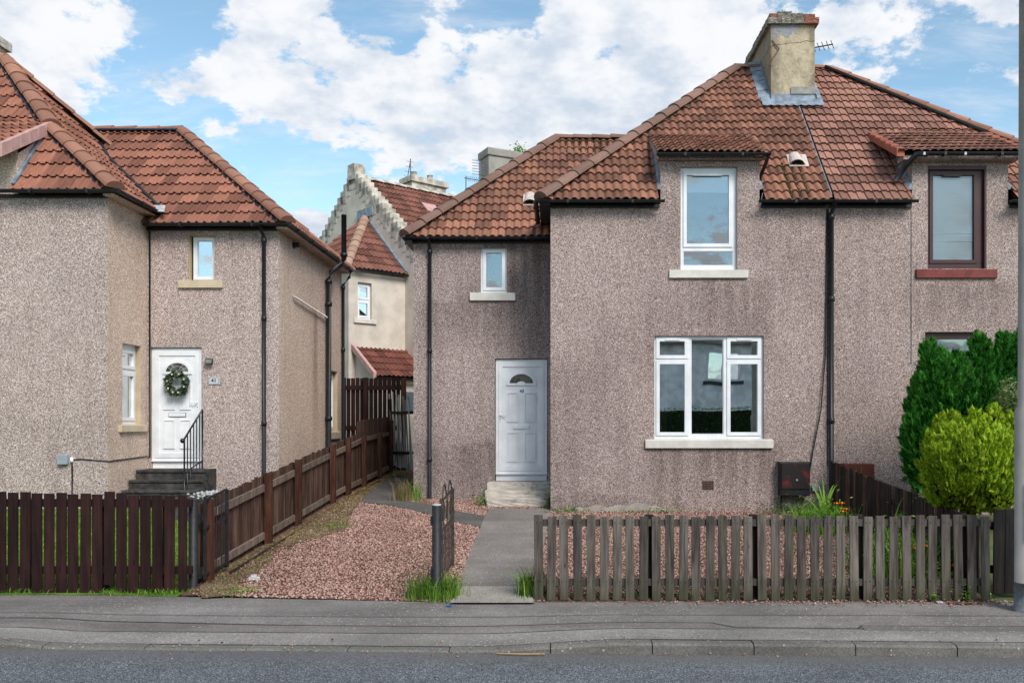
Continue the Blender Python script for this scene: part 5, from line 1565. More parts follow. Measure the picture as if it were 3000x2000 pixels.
# rear house: only its grey chimney rises over the middle house's wing roof
hR = thing('rear_house', 'house behind with a grey rendered chimney rising over the middle roof', 'house', (1, 32, .9))
MB().box(-2.2, 7, 29.5, 36, .5, 7.2).build('wall', M['harl'], hR)
mb = MB().poly([(-2.5, 29.2, 7.2), (7.3, 29.2, 7.2), (4, 32.7, 10.1), (-1.0, 32.7, 10.1)]).poly([(-2.5, 36.3, 7.2), (-2.5, 29.2, 7.2), (-1.0, 32.7, 10.1)]).poly([(7.3, 29.2, 7.2), (7.3, 36.3, 7.2), (4, 32.7, 10.1)]).poly([(7.3, 36.3, 7.2), (-2.5, 36.3, 7.2), (-1.0, 32.7, 10.1), (4, 32.7, 10.1)])
mb.build('roof', M['tile_far'], hR)
ca_, sa_ = math.cos(R(28)), math.sin(R(28))
def cr(u, v, z): return Vector((-2.05 + u * ca_ - v * sa_, 31.6 + u * sa_ + v * ca_, z))
mb = MB()
gm = plain('grey_render', (.30, .285, .26), .95, .1, .15, 3, .4)
for (h0, h1, e_) in ((7, 11.72, 0), (11.72, 12.0, .06)):
    q4 = [cr(-.62 - e_, -.1 - e_, h0), cr(1.05 + e_, -.1 - e_, h0), cr(1.05 + e_, .75 + e_, h0), cr(-.62 - e_, .75 + e_, h0)]
    mb.hexa(q4 + [Vector((v.x, v.y, h1)) for v in q4])
mb.build('chimney', gm, hR, bevel=.03)
t = thing('television_aerial', 'comb shaped aerial beside the grey chimney behind', 'aerial', cr(-.9, 0, 10.6), 'television aerials on the roofs')
MB().tube([cr(-.95, 0, 10.6), cr(-.95, 0, 11.45)], .018, 6).tube([cr(-.95, 0, 11.0), cr(-.55, .1, 10.9)], .014, 6).build('mast', M['aluminium'], t)
for i in range(6):
    z = 10.95 + i * .1
    MB().tube([cr(-1.25, -.05, z), cr(-.65, -.05, z + .02)], .010, 5).build('element', M['aluminium'], t)

# ------------------------------------------------------------------ across the street (seen in the window panes)
hO = thing('opposite_house', 'pale rendered house across the street, seen reflected in the window panes', 'house', (6, -9, .3))
mo = lambda a, z, d: Vector((a, -7.5 - d, z))
wm = plain('pale_grey_render', (.74, .76, .77), .9, .1, .22, 2.5, .4)
mb = MB(); r_o = (6.6, 8.1, 3.75, 5.1)
panel(mb, mo, (-6, 14, .0, 5.5), [r_o + (.15,), (9.6, 11.1, 3.75, 5.1, .15), (6.4, 8.4, 1.0, 2.6, .15), (1.5, 3.0, 3.75, 5.1, .15)], 0, .1); mb.box(-6, 14, -15, -7.9, 0, 5.5)
mb.build('wall', wm, hO, fix=False)
for r_ in (r_o, (9.6, 11.1, 3.75, 5.1), (6.4, 8.4, 1.0, 2.6), (1.5, 3.0, 3.75, 5.1)):
    mid = (r_[0] + r_[1]) / 2
    window(hO, mo, r_, .08, M['upvc'], [((r_[0] + .05, mid - .02, r_[2] + .05, r_[3] - .05), True), ((mid + .02, r_[1] - .05, r_[2] + .05, r_[3] - .05), True)], M['glass'], (r_[0] - .15, r_[1] + .15, r_[2] - .16, r_[2], .07), plain('dark_slate_sill', (.04, .05, .06), .6, .3, .1), room=.6)
slate = plain('slate_roof', (.05, .055, .065), .7, .3, .3, 6)
MB().poly([(-6.4, -7.1, 5.4), (14.4, -7.1, 5.4), (12, -11, 8.6), (-4, -11, 8.6)]).poly([(-6.4, -15.2, 5.4), (14.4, -15.2, 5.4), (12, -11, 8.6), (-4, -11, 8.6)]).poly([(14.4, -7.1, 5.4), (14.4, -15.2, 5.4), (12, -11, 8.6)]).poly([(-6.4, -7.1, 5.4), (-6.4, -15.2, 5.4), (-4, -11, 8.6)]).build('roof', slate, hO)
n = 26000
hx = rng.uniform(-12, 18, n); hy = rng.uniform(-2.6, -1.6, n); hz = rng.uniform(.1, 2.55, n)
edge_ = (hz > 2.3) | (hy > -1.85)
hx, hy, hz = hx[edge_], hy[edge_], hz[edge_]; n = len(hx)
leafv = [(0, -1, 0), (.5, 0, .12), (0, 1, 0), (-.5, 0, .12)]; leaff = [(0, 1, 2, 3)]
M['hedge'] = grassy('hedge_leaves', [(.03, .08, .018), (.06, .14, .03), (.09, .20, .045)])
hg = thing('hedge', 'clipped green hedge across the street, seen reflected in the window panes', 'hedge', (3, -2.1, .05))
hgm = scatter_mesh('hedge_foliage', M['hedge'], leafv, leaff, np.stack([hx, hy, hz], 1), rot_random(n, 1.2), np.full((n, 3), .05))
obj('foliage', hgm, hg)
MB().box(-12, 18, -2.5, -1.75, .05, 2.4).build('inner_twigs', plain('hedge_core', (.012, .022, .008), .95, .1, .4), hg)

# ------------------------------------------------------------------ steps
def steps(name, label, m_, rows, mat, bevel=.012):
    t = thing(name, label, 'steps', m_)
    for (x0, x1, y0, y1, z0, z1) in rows:
        bm = rough_box(x0, x1, y0, y1, z0, z1, 1, 1, 1, .004, int(z1 * 1000))
        me = bpy.data.meshes.new('step'); bm.to_mesh(me); bm.free(); me.materials.append(mat)
        o = obj('step', me, t)
    return t
def sx(px, Y): return (px - CX) * Y / F
s43 = thing('front_steps', 'three worn white painted concrete steps at the middle house door', 'steps', (-.7, 16.3, .48))
zt = r_door[2] - .005
def step(t, x0, x1, y0, y1, z0, z1, mat, seed):
    bm = rough_box(x0, x1, y0, y1, z0, z1, 1, 1, 1, .006, seed); me = bpy.data.meshes.new('step'); bm.to_mesh(me); bm.free(); me.materials.append(mat); return obj('step', me, t)
def steps_mat():
    t = MT('worn_painted_concrete', .9, .15)
    g = t.n('ShaderNodeNewGeometry'); p_ = g.outputs['Position']; s = t.n('ShaderNodeSeparateXYZ'); t.l(p_, s.inputs[0])
    c = t.scalecol((.52, .47, .41), t.range(t.noise(5, 5, .6, p_), .3, .7, .85, 1.1))
    st = t.math('MULTIPLY', t.range(t.noise(1, 6, .7, t.mapping((7, 7, 22), p_)), .48, .66), t.range(s.outputs[0], -1.2, -.3, .25, .85))
    c = t.mix(st, c, (.14, .115, .09)); t.color(c); t.bump(t.noise(30, 5, .7, p_), .5, .01); return t.done()
M['steps43'] = steps_mat()
yb = YW - .012
step(s43, sx(1427, 16.1), XL - .02, 16.12, yb, .45, zt, M['steps43'], 1)
step(s43, sx(1422, 15.95), XL - .02, 15.88, 16.118, .40, zt - .125, M['steps43'], 2)
step(s43, sx(1426, 15.7), XL - .025, 15.62, 15.878, .35, zt - .24, M['steps43'], 3)
s41 = thing('front_steps', 'dark weathered concrete steps at the left house door', 'steps', (-7, 15.6, .6))
zt4 = r_d4[2] - .005
for i, (xa, xb) in enumerate(((sx(403, 15.5), sx(605, 15.5)), (sx(385, 15.3), sx(603, 15.3)), (sx(368, 15.1), sx(590, 15.1)), (sx(350, 14.9), sx(588, 14.9)))):
    y0 = 15.45 - i * .25
    step(s41, max(xa, XC + .03), xb, y0, YG - .012 if i == 0 else y0 + .248, .3, zt4 - i * .165, M['step_dark'], 20 + i)
    MB().box(max(xa, XC + .03) - .0, xb + .0, y0 - .025, y0 + .03, zt4 - i * .165 - .045, zt4 - i * .165 + .006).build('nosing', M['step_dark'], s41, bevel=.012)
# handrail
hr = thing('handrail', 'black metal handrail with upright bars beside the left house steps', 'handrail', (sx(560, 15.2), 15.2, .6))
yR0, yR1 = YG - .03, 14.98
xr0, xr1 = sx(593, yR0), sx(540, yR1)
top0, top1 = H + (CY - 1199) * yR0 / F, H + (CY - 1287) * yR1 / F
MB().tube([(xr0, yR0, top0), (xr1, yR1, top1 + .01), (xr1 - .02, yR1 - .03, top1 - .02)], .017, 8).build('top_rail', M['rail_paint'], hr, smooth=True)
MB().sphere((xr1 - .02, yR1 - .02, top1 - .02), .045, 10, 6).build('scroll_end', M['rail_paint'], hr, smooth=True)
MB().tube([(xr0, yR0, zt4 + .15), (xr1, yR1, zt4 - .02)], .012, 6).build('lower_rail', M['rail_paint'], hr, smooth=True)
for i in range(7):
    f = i / 6; x_ = xr0 + (xr1 - xr0) * f; y_ = yR0 + (yR1 - yR0) * f; t_ = top0 + (top1 - top0) * f
    MB().tube([(x_, y_, t_), (x_, y_, zt4 - .02 - (.52 if i == 6 else .42 * f))], .014 if i in (0, 6) else .010, 6).build('baluster', M['rail_paint'], hr, smooth=True)

# ------------------------------------------------------------------ fences
_pk = {}
def board(parent, name, x, y, z0, h, w, th, mat, rz=0.0, tilt=0.0, seed=0, jag=.0):
    """one upright board; shared shapes by size"""
    key = (round(h, 3), round(w, 3), th, mat.name)
    if key not in _pk:
        bm = bmesh.new(); bmesh.ops.create_cube(bm, size=1)
        for v in bm.verts: v.co = Vector((v.co.x * w, v.co.y * th, (v.co.z + .5) * h))
        bmesh.ops.bevel(bm, geom=bm.edges[:], offset=.003, segments=1, affect='EDGES')
        me = bpy.data.meshes.new(name); bm.to_mesh(me); bm.free(); me.materials.append(mat); _pk[key] = me
    T = Matrix.Translation(Vector((x, y, z0))) @ Matrix.Rotation(rz, 4, 'Z') @ Matrix.Rotation(tilt, 4, 'Y')
    return obj(name, _pk[key], parent, T)
# grey pickets in front of the middle house
YP = 9.47
f1 = thing('picket_fence', 'weathered grey wooden picket fence along the footway in front of the middle house', 'fence', (2.1, YP, 0))
nail = MB()
for i in range(36):
    px = 1577 + 38.55 * i
    if px > 2920: break
    x_ = sx(px, YP)
    h_ = random.choice((.93, .94, .95))
    x_ += random.uniform(-.007, .007)
    tl = random.uniform(-.013, .013) - (.022 if i >= 32 else 0)
    o = board(f1, 'picket', x_, YP - .0 + random.uniform(-.003, .003), .008 + random.uniform(-.004, .004), h_, .098, .019, M['pickets'], random.uniform(-.02, .02), tl)
    nm = MB()
    for zn in (.87, .22):
        for dx_ in (-.025, .025):
            nm.tube([(x_ + dx_ + random.uniform(-.004, .004), YP - .012, zn + random.uniform(-.01, .01)), (x_ + dx_, YP - .009, zn)], .005, 6)
    nm.build('nail', M['ink'], o)
for zr_ in (.83, .17):
    MB().box(sx(1585, YP), sx(2905, YP), YP + .0125, YP + .05, zr_, zr_ + .075).build('rail', M['rail_grey'], f1)
for px in (1905, 2213, 2523, 2833):
    board(f1, 'post', sx(px, YP), YP + .10, -.1, 1.05, .085, .085, M['darkwood'])
# dark brown pickets in front of the left house
YB = 9.90
f2 = thing('picket_fence', 'dark brown stained wooden picket fence in front of the left house lawn', 'fence', (-7.4, YB, 0))
for i in range(30):
    px = 497 - 35.3 * i
    x_ = sx(px, YB)
    if px < -500: break
    dz = -.02 if i != 5 else .09
    board(f2, 'picket', x_, YB + (.0 if i not in (0,) else -.004), .0 + dz + .004 * i * .5 + random.uniform(-.012, .006), 1.165 + random.choice((-.008, 0, .008)) - (.09 if i == 5 else 0), .118, .02, M['brownwood'], random.uniform(-.02, .02), random.uniform(-.006, .006))
board(f2, 'picket', sx(534, YB), YB + .01, .03, 1.11, .10, .02, M['brownwood'])
for zr_ in (1.0, .22):
    MB().box(-12, sx(560, YB), YB + .0135, YB + .055, zr_, zr_ + .09).build('rail', M['brownwood'], f2)
for px in (60, 290, 480):
    board(f2, 'post', sx(px, YB) + .0, YB + .11, -.1, 1.1, .09, .09, M['brownwood'])
# close-boarded boundary fence between the left house and the drive
XB = -4.30
f3 = thing('boundary_fence', 'red brown close-boarded fence running back along the drive', 'fence', (XB, 15, .3))
def ftop(y):
    if y < 15.4: return 1.00 + (y - 10.2) * (1.47 - 1.00) / 5.2
    if y < 18.2: return 1.47 + (y - 15.4) * .085
    return 2.0 + (y - 18.2) * .028
y_ = 10.28; i = 0
while y_ < 21.5:
    b0 = gz(0, y_) - .01
    h_ = round((ftop(y_) - b0 + random.uniform(-.012, .012)) / .02) * .02
    board(f3, 'board', XB - .012 + random.uniform(-.006, .006), y_, b0, h_, .105, .018, M['fencewood'], R(90) + random.uniform(-.04, .04), 0)
    y_ += .118; i += 1
ps = [10.3, 12.41, 13.84, 15.96, 17.13, 18.52, 20.16, 21.5]
for a, b in zip(ps, ps[1:]):
    for off in (-.18, None):
        za = (ftop(a) - .17 if off else gz(0, a) + .13); zb_ = (ftop(b) - .17 if off else gz(0, b) + .13)
        if off and 18.4 < (a + b) / 2: za -= .25; zb_ -= .25
        if off and a < 18.2 < b: zb_ = ftop(18.0) - .12
        MB().bar((XB + .022, a, za), (XB + .022, b, zb_), .042, .095).build('rail', M['fencerail'], f3)
for y_ in ps:
    tp = ftop(y_) + (.02 if y_ < 18 else -.1) - (.25 if 18.2 < y_ < 21 else 0)
    board(f3, 'post', XB + .085, y_, gz(0, y_) - .1, round(tp - gz(0, y_) + .12, 2), .095, .095, M['fencepost'], R(90))
MB().box(XB + .03, XB + .06, 10.4, 21.4, .0, .05)
MB().bar((XB + .22, 10.6, gz(0, 10.6) + .02), (XB + .22, 19.5, gz(0, 19.5) + .02), .025, .05).build('edging_board', M['darkwood'], f3)
# tall dark fence across the back of the side passage
f4 = thing('tall_fence', 'tall dark brown board fence closing the side passage', 'fence', (-4.9, 22.3, .7))
for i in range(15):
    x_ = -5.72 + i * .118
    board(f4, 'board', x_, 22.30, .7, 2.42 + random.uniform(-.015, .015), .100 if i % 3 else .108, .018, M['brownwood'], random.uniform(-.03, .03))
for z_ in (2.80, 1.75, 1.0): MB().box(-5.8, -3.98, 22.24, 22.285, z_, z_ + .12).build('rail', M['brownwood'], f4)
for x_ in (-5.02, -4.02): board(f4, 'post', x_, 22.2, .5, 2.62, .11, .09, M['brownwood'] if x_ < -4.5 else M['fencepost'])
# silver-grey slatted gate
f5 = thing('slatted_gate', 'leaning silver grey gate of thin upright slats at the end of the side path', 'gate', (-3.9, 21.4, .7))
for i in range(15):
    f = i / 14
    x_ = -4.20 + .60 * f; y_ = 21.55 - .45 * f * f
    h_ = round((1.82 + .05 * math.sin(i * 2.1) - .03 * f) / .02) * .02
    board(f5, 'slat', x_, y_, .86 - .10 * f + .02 * math.sin(i), h_, .030 + .008 * (i % 2), .015, M['greywood'], -.5, -.055 + .03 * math.sin(i * 1.7))
for z_ in (1.2, 2.2): MB().bar((-4.22, 21.60, z_), (-3.58, 21.16, z_), .04, .07).build('rail', M['darkwood'], f5)
board(f5, 'post', -4.27, 21.62, .5, 2.05, .09, .09, M['blackwood'])
# dark fence between the two right-hand gardens
f6 = thing('boundary_fence', 'dark brown vertical board fence between the middle and right gardens', 'fence', (4.78, 12.5, .2))
y_ = 9.75
while y_ < 15.0:
    b0 = gz(0, y_) + .02
    tp = .90 + (y_ - 10.0) * .078
    board(f6, 'board', 4.79 + random.uniform(-.008, .008), y_, b0, round((tp - b0 + random.uniform(-.012, .012)) / .02) * .02, random.choice((.075, .085)), .018, M['darkwood'] if random.random() < .8 else M['fencewood'], R(90) + random.uniform(-.10, .10))
    y_ += .098
for z_ in (.25, .65): MB().bar((4.82, 9.8, z_ + .02), (4.82, 15.05, z_ + .36), .04, .08).build('rail', M['darkwood'], f6)
# black boarded gate of the right-hand house
f7 = thing('garden_gate', 'near black boarded wooden gate beside the lamp post', 'gate', (5.1, 9.75, 0))
for i, px in enumerate((2925, 2962, 2999, 3036, 3073, 3110, 3147, 3184)):
    board(f7, 'board', sx(px, 9.75), 9.75 + .02 * (i % 2), .03, .96, .125, .02, M['blackwood'], 0, random.uniform(-.01, .01))
for z_ in (.25, .75): MB().box(sx(2910, 9.75), sx(3200, 9.75), 9.79, 9.83, z_, z_ + .09).build('rail', M['blackwood'], f7)

# ------------------------------------------------------------------ iron gates and posts
def iron_gate(label, hinge, along, w, zb, zt, mat, broken=False, n=8):
    g = thing('iron_gate', label, 'gate', hinge)
    h = Vector(hinge); d = Vector(along).normalized()
    def q(a, z): return h + d * a + Vector((0, 0, z - h.z))
    MB().bar(q(0, zb), q(0, zt), .03, .03, d).build('hinge_stile', mat, g); MB().bar(q(w, zb), q(w, zt), .035, .035, d).build('lock_stile', mat, g)
    MB().bar(q(0, zb + .05), q(w, zb + .05), .014, .03).build('bottom_rail', mat, g)
    MB().bar(q(0, zb + (zt - zb) * .62), q(w, zb + (zt - zb) * .62), .014, .03).build('middle_rail', mat, g)
    MB().bar(q(0, zt - .04), q(w, zt - .0), .014, .03).build('top_rail', mat, g)
    for i in range(1, n):
        a = w * i / n
        MB().tube([q(a, zb + .05), q(a, zb + (zt - zb) * (.62 if not broken else .97))], .008, 6).build('bar', mat, g)
    if not broken:
        # curved cresting and scrolls in the upper panel
        cr_ = MB()
        for s in (0, 1):
            a0 = w * (.08 + .47 * s)
            pts = [q(a0 + w * .38 * t, zt - .03 + .16 * math.sin(math.pi * t)) for t in lin(0, 1, 8)]
            for p0, p1 in zip(pts, pts[1:]): cr_.bar(p0, p1, .012, .022)
        cr_.build('cresting', mat, g)
        for s in range(3):
            a0 = w * (.2 + .3 * s); sc = MB(); zc = zb + (zt - zb) * .80; r_ = (zt - zb) * .14
            pts = [q(a0 + r_ * .7 * math.cos(t) * (1 - t / 14), zc + r_ * math.sin(t) * (1 - t / 14)) for t in lin(0, 9.5, 22)]
            for p0, p1 in zip(pts, pts[1:]): sc.bar(p0, p1, .010, .016)
            sc.bar(q(a0, zb + (zt - zb) * .62), q(a0, zt - .02), .012, .012, d); sc.build('scroll', mat, g)
        MB().bar(q(w, zb + .30), q(w + .07, zb + .30), .02, .03).build('latch', mat, g)
    return g
iron_gate('rusty black wrought iron gate standing open beside the path', (-1.325, 9.63, .1), (.02, 1, .045), .92, .17, 1.12, M['rust'])
p_ = thing('gate_post', 'round black metal gate post in a grass tuft beside the path', 'post', (-1.362, 9.55, 0), 'black metal gate posts')
MB().tube([(-1.362, 9.55, -.05), (-1.362, 9.55, 1.045), (-1.362, 9.55, 1.06)], [.052, .052, .045], 14).build('shaft', M['iron'], p_, smooth=True)
MB().tube([(-1.362, 9.55, 1.055), (-1.362, 9.55, 1.068)], .05, 14).build('cap', M['plaque'], p_)
for z_ in (.3, .88): MB().box(-1.43, -1.41, 9.53, 9.60, z_ - .05, z_ + .05).build('hinge_lug', M['iron'], p_)
p_ = thing('gate_post', 'round black metal gate post at the end of the dark brown picket fence', 'post', (-4.31, 10.07, 0), 'black metal gate posts')
MB().tube([(-4.31, 10.07, -.05), (-4.31, 10.07, 1.05), (-4.31, 10.07, 1.065)], [.052, .052, .045], 14).build('shaft', M['iron'], p_, smooth=True)
MB().tube([(-4.31, 10.07, 1.06), (-4.31, 10.07, 1.072)], .05, 14).build('cap', M['rust'], p_)
for z_ in (.2, .85): MB().box(-4.26, -4.225, 10.06, 10.13, z_ - .06, z_ + .06).build('hinge_lug', M['iron'], p_)
iron_gate('black iron gate folded back against the red brown boundary fence', (-4.20, 10.14, .1), (.03, 1, .06), .62, .12, 1.10, M['iron'], True, 4)

# lamp post at the right edge
lp = thing('lamp_post', 'tall grey lamp post at the right edge of the footway', 'lamp post', (4.93, 9.0, 0))
def pole_mat():
    t = MT('galvanised_pole', .8, .15); c = t.scalecol((.33, .31, .285), t.range(t.noise(2.5, 5, .6), .3, .7, .85, 1.1))
    sp_ = t.n('ShaderNodeSeparateXYZ'); t.l(t.vec, sp_.inputs[0])
    c = t.mix(t.range(t.noise(7, 5, .7), .6, .72, 0, .4), c, (.16, .14, .12)); t.color(c); return t.done()
M['pole'] = pole_mat()
MB().tube([(4.93, 9.0, -.05), (4.93, 9.0, 2.1), (4.93, 9.0, 2.16), (4.93, 9.0, 8.2)], [.112, .108, .078, .060], 20).build('column', M['pole'], lp, smooth=True)
MB().tube([(4.93, 9.0, 0), (4.93, 9.0, .30)], .1155, 20).build('base_wrap', plain('grey_blue_wrap', (.16, .18, .20), .8, .2, .3, 20, .3), lp, smooth=True)
MB().tube([(4.93, 9.0, 8.15), (4.93, 8.9, 8.4), (4.93, 8.3, 8.5)], .04, 10).build('arm', M['pole'], lp, smooth=True)
MB().box(4.79, 5.07, 7.7, 8.35, 8.45, 8.58).build('lantern', M['grey_box'], lp, bevel=.03)
MB().box(4.925 - .055, 4.925 + .055, 8.885, 8.90, .75, 1.35).build('door', M['pole'], lp)

# ------------------------------------------------------------------ small things on the walls
w_ = at(520, 1123, YG - .05)
wr = thing('wreath', 'green and cream leafy wreath hanging on the left house door', 'wreath', w_)
n = 620
ang = rng.uniform(0, 2 * math.pi, n); tub = rng.uniform(0, 2 * math.pi, n); rr = .165; tr_ = (.062 + .022 * np.sin(ang * 5)) * np.sqrt(rng.uniform(.2, 1, n))
pos = np.stack([w_.x + (rr + tr_ * np.cos(tub)) * np.cos(ang), w_.y - .03 + tr_ * np.sin(tub) * .7, w_.z + (rr + tr_ * np.cos(tub)) * np.sin(ang) * 1.08], 1)
M['wreath'] = grassy('wreath_leaves', [(.03, .07, .06), (.08, .14, .12), (.14, .20, .17), (.10, .15, .05), (.45, .46, .25)])
obj('leaves', scatter_mesh('leaves', M['wreath'], [(0, -1, 0), (.55, 0, .15), (0, 1, 0), (-.55, 0, .15)], [(0, 1, 2, 3)], pos, rot_random(n, 1.3), np.full((n, 3), .044) * rng.uniform(.6, 1.3, (n, 1))), wr)
fl_ = MB()
for a in (.4, 1.2, 2.0, 2.9, 3.7, 4.4, 5.0, 5.9):
    fl_.sphere((w_.x + rr * math.cos(a), w_.y - .085, w_.z + rr * 1.08 * math.sin(a)), .02, 8, 5)
fl_.build('berries', plain('cream_berry', (.55, .55, .38), .6, .3, .1), wr, smooth=True)
f_ = at(619, 1059, YG)
fl = thing('security_light', 'small black security floodlight right of the left house door', 'light', f_)
MB().box(f_.x - .02, f_.x + .03, YG - .06, YG - .0, f_.z - .04, f_.z + .03).build('bracket', M['black'], fl)
MB().hexa([P(f_.x - .075, YG - .12, f_.z - .045), P(f_.x + .055, YG - .10, f_.z - .05), P(f_.x + .055, YG - .05, f_.z - .045), P(f_.x - .075, YG - .07, f_.z - .045),
           P(f_.x - .075, YG - .10, f_.z + .05), P(f_.x + .055, YG - .08, f_.z + .05), P(f_.x + .055, YG - .04, f_.z + .055), P(f_.x - .075, YG - .05, f_.z + .055)]).build('housing', M['black'], fl, bevel=.006)
MB().hexa([P(f_.x - .062, YG - .121, f_.z - .034), P(f_.x + .042, YG - .106, f_.z - .036), P(f_.x + .042, YG - .10, f_.z - .036), P(f_.x - .062, YG - .11, f_.z - .034),
           P(f_.x - .062, YG - .107, f_.z + .034), P(f_.x + .042, YG - .092, f_.z + .034), P(f_.x + .042, YG - .085, f_.z + .034), P(f_.x - .062, YG - .095, f_.z + .034)]).build('lens', plain('lamp_lens', (.20, .20, .16), .2, .5, .2), fl)
q = pr(611, 644, 1104, 1127, YG)
pl = thing('number_plaque', 'small grey plaque with the number 41 on the left house wall', 'plaque', (q[0], YG, q[2]))
MB().mbox(m4w, q[0], q[1], q[2], q[3], -.018, 0).build('plate', M['plaque'], pl, bevel=.008)
e_ = MB(); panel(e_, m4w, (q[0] + .012, q[1] - .012, q[2] + .012, q[3] - .012), [(q[0] + .017, q[1] - .017, q[2] + .017, q[3] - .017)], -.0195, -.017, True); e_.build('border', M['ink'], pl)
text('digits', '41', .10, ((q[0] + q[1]) / 2, YG - .019, (q[2] + q[3]) / 2 + .005), FACE, M['ink'], pl, .002)
q = pr(172, 202, 1330, 1360, YF)
jb = thing('junction_box', 'small grey square junction box low on the left house front wall', 'box', (q[0], YF, q[2]))
MB().mbox(m4, q[0], q[1], q[2], q[3], -.07, 0).build('lid', M['grey_box'], jb, bevel=.012)
pz = at(212, 1346, YF)
MB().sphere((pz.x, YF - .02, pz.z), (.03, .03, .05), 10, 6).build('cable_gland', M['upvc'], jb, smooth=True)
def cable(label, pts, r=.010, mat=None):
    o = MB().tube(pts, r, 6).build('cable', mat or M['black'], None, smooth=True)
    return tag(o, label, 'cable', 'cables clipped to the walls')
c1 = at(418, 660, YG - .02); c2 = at(424, 1338, YG - .02)
cable('black cable running down the left house wing wall beside the door', [P(XC + .05, YG - .015, wz - .1), P(XC + .05, YG - .015, 3.0), P(XC + .055, YG - .015, H + (CY - 1338) * YG / F)] , .016)
zc_ = H + (CY - 1340) * 15.3 / F
cable('thin cable looping along the left house corner to the grey box', [P(XC + .05, YG - .015, H + (CY - 1338) * YG / F), P(XC + .015, YG - .05, zc_ + .0), P(XC + .012, 15.0, zc_ - .02), P(XC + .012, YF - .01, zc_ - .03), P(at(240, 1344, YF).x, YF - .012, at(240, 1344, YF).z), P(pz.x, YF - .012, pz.z)], .010)
cable('thin cable dropping from the grey box to the ground', [P(pz.x, YF - .012, pz.z), P(pz.x + .005, YF - .012, 1.0), P(pz.x, YF - .012, .6)], .012)
xk = (2425 - CX) * YA / F
cable('black cable hanging loose beside the shared downpipe', [P(xk - .02, YA - .02, 5.75), P(xk - .03, YA - .02, 4.6), at(2419, 1030, YA - .03), at(2405, 1200, YA - .05), at(2380, 1330, YA - .03), at(2371, 1385, YA - .02), at(2371, 1428, YA - .02)], .011)
cable('second black cable pinned close to the shared downpipe', [P(xk + .005, YA - .012, 5.75), P(xk - .005, YA - .012, 3.5), P(xk - .01, YA - .012, 1.2)], .008)
# meter boxes
q = pr(2279, 2364, 1353, 1449, YA)
mbx = thing('meter_box', 'black and faded red meter box low on the middle house wall', 'meter box', (q[0], YA, q[2]))
def meter_mat():
    t = MT('faded_meter_paint', .45, .4); s = t.n('ShaderNodeSeparateXYZ'); g = t.n('ShaderNodeNewGeometry'); p_ = g.outputs['Position']
    c = t.mix(t.range(t.noise(6, 5, .7, p_), .52, .70), (.016, .012, .012), (.12, .014, .012)); t.color(c); return t.done()
MB().mbox(m, q[0], q[1], q[2], q[3], -.20, 0).build('cabinet', M['black'], mbx, bevel=.012)
MB().mbox(m, q[0] + .015, q[1] - .015, q[2] + (q[3] - q[2]) * .20, q[3] - .02, -.215, -.2005).build('door', meter_mat(), mbx, bevel=.006)
MB().mbox(m, q[0] - .02, q[1] + .02, q[3] - .012, q[3] + .012, -.23, 0).build('lid', M['step_dark'], mbx, bevel=.005)
MB().tube([m((q[0] + q[1]) / 2 + .02, q[2] + .28, -.218), m((q[0] + q[1]) / 2 + .02, q[2] + .28, -.225)], .018, 10).build('lock', M['grey_box'], mbx)
MB().tube([m(q[0] + .04, q[2], -.08), m(q[0] + .04, q[2] - .35, -.08)], .02, 8).build('gas_pipe', M['iron'], mbx, smooth=True)
q = pr(2377, 2394, 1418, 1438, YA)
o = MB().mbox(m, q[0], q[1], q[2], q[3], -.06, 0).build('socket_box', M['grey_box'], None, bevel=.01); tag(o, 'tiny grey plastic box right of the black meter box', 'box')
q = pr(2462, 2550, 1356, 1420, YA)
o = MB().mbox(m, q[0], q[1], q[2], q[3], -.20, 0).build('meter_box', M['terracotta'], None, bevel=.012); tag(o, 'terracotta coloured meter box on the right house wall behind the fence', 'meter box')
# things inside the windows
g_ = pr(2011, 2140, 508, 560, YA)
o = MB().mbox(m, g_[0], g_[1], g_[2], g_[3], .115, .12).build('roller_blind', M['blind'], None); tag(o, 'pale roller blind pulled part way down in the white upstairs window', 'blind')
b5 = thing('venetian_blind', 'closed white slatted blind in the dark red framed window', 'blind', (pr(2733, 2860, 508, 762, YA)[0], YA + .2, pr(2733, 2860, 508, 762, YA)[2]))
g_ = pr(2730, 2864, 504, 768, YA)
nsl = 46
for i in range(nsl):
    z_ = g_[2] + (g_[3] - g_[2]) * (i + .5) / nsl; hh = (g_[3] - g_[2]) / nsl
    sk = .03 if i in (11, 15) else 0.0
    MB().hexa([m(g_[0], z_ - hh * .58, .105), m(g_[1], z_ - hh * .58 + sk * .3, .105), m(g_[1], z_ - hh * .55 + sk * .3, .108), m(g_[0], z_ - hh * .55, .108),
               m(g_[0], z_ + hh * .45, .115), m(g_[1], z_ + hh * .45 + sk * .3, .115), m(g_[1], z_ + hh * .47 + sk * .3, .118), m(g_[0], z_ + hh * .47, .118)]).build('slat', M['blind'], b5)
def curtain(label, mm, a0, a1, z0, z1, d, mat, k=14, amp=.02):
    mb = MB(); mb.grid(lambda u, v: mm(a0 + (a1 - a0) * u, z0 + (z1 - z0) * v, d + amp * math.sin(u * k)), 24, 3)
    o = mb.build('curtain', mat, None, smooth=True); return tag(o, label, 'curtain')
g_ = pr(1933, 1957, 1062, 1270, YA)
curtain('brown grey curtain at the left of the large white window', m, g_[0] - .1, g_[1] + .01, g_[2] - .02, g_[3] + .35, .20, M['curtain'])
curtain('cream curtain inside the side window of the left house', m4s, 15.0, 15.72, 1.9, 3.4, .22, plain('cream_curtain', (.42, .38, .28), .9, .1, .1, 3), 20, .025)
g_ = pr(560, 625, 695, 818, YG)
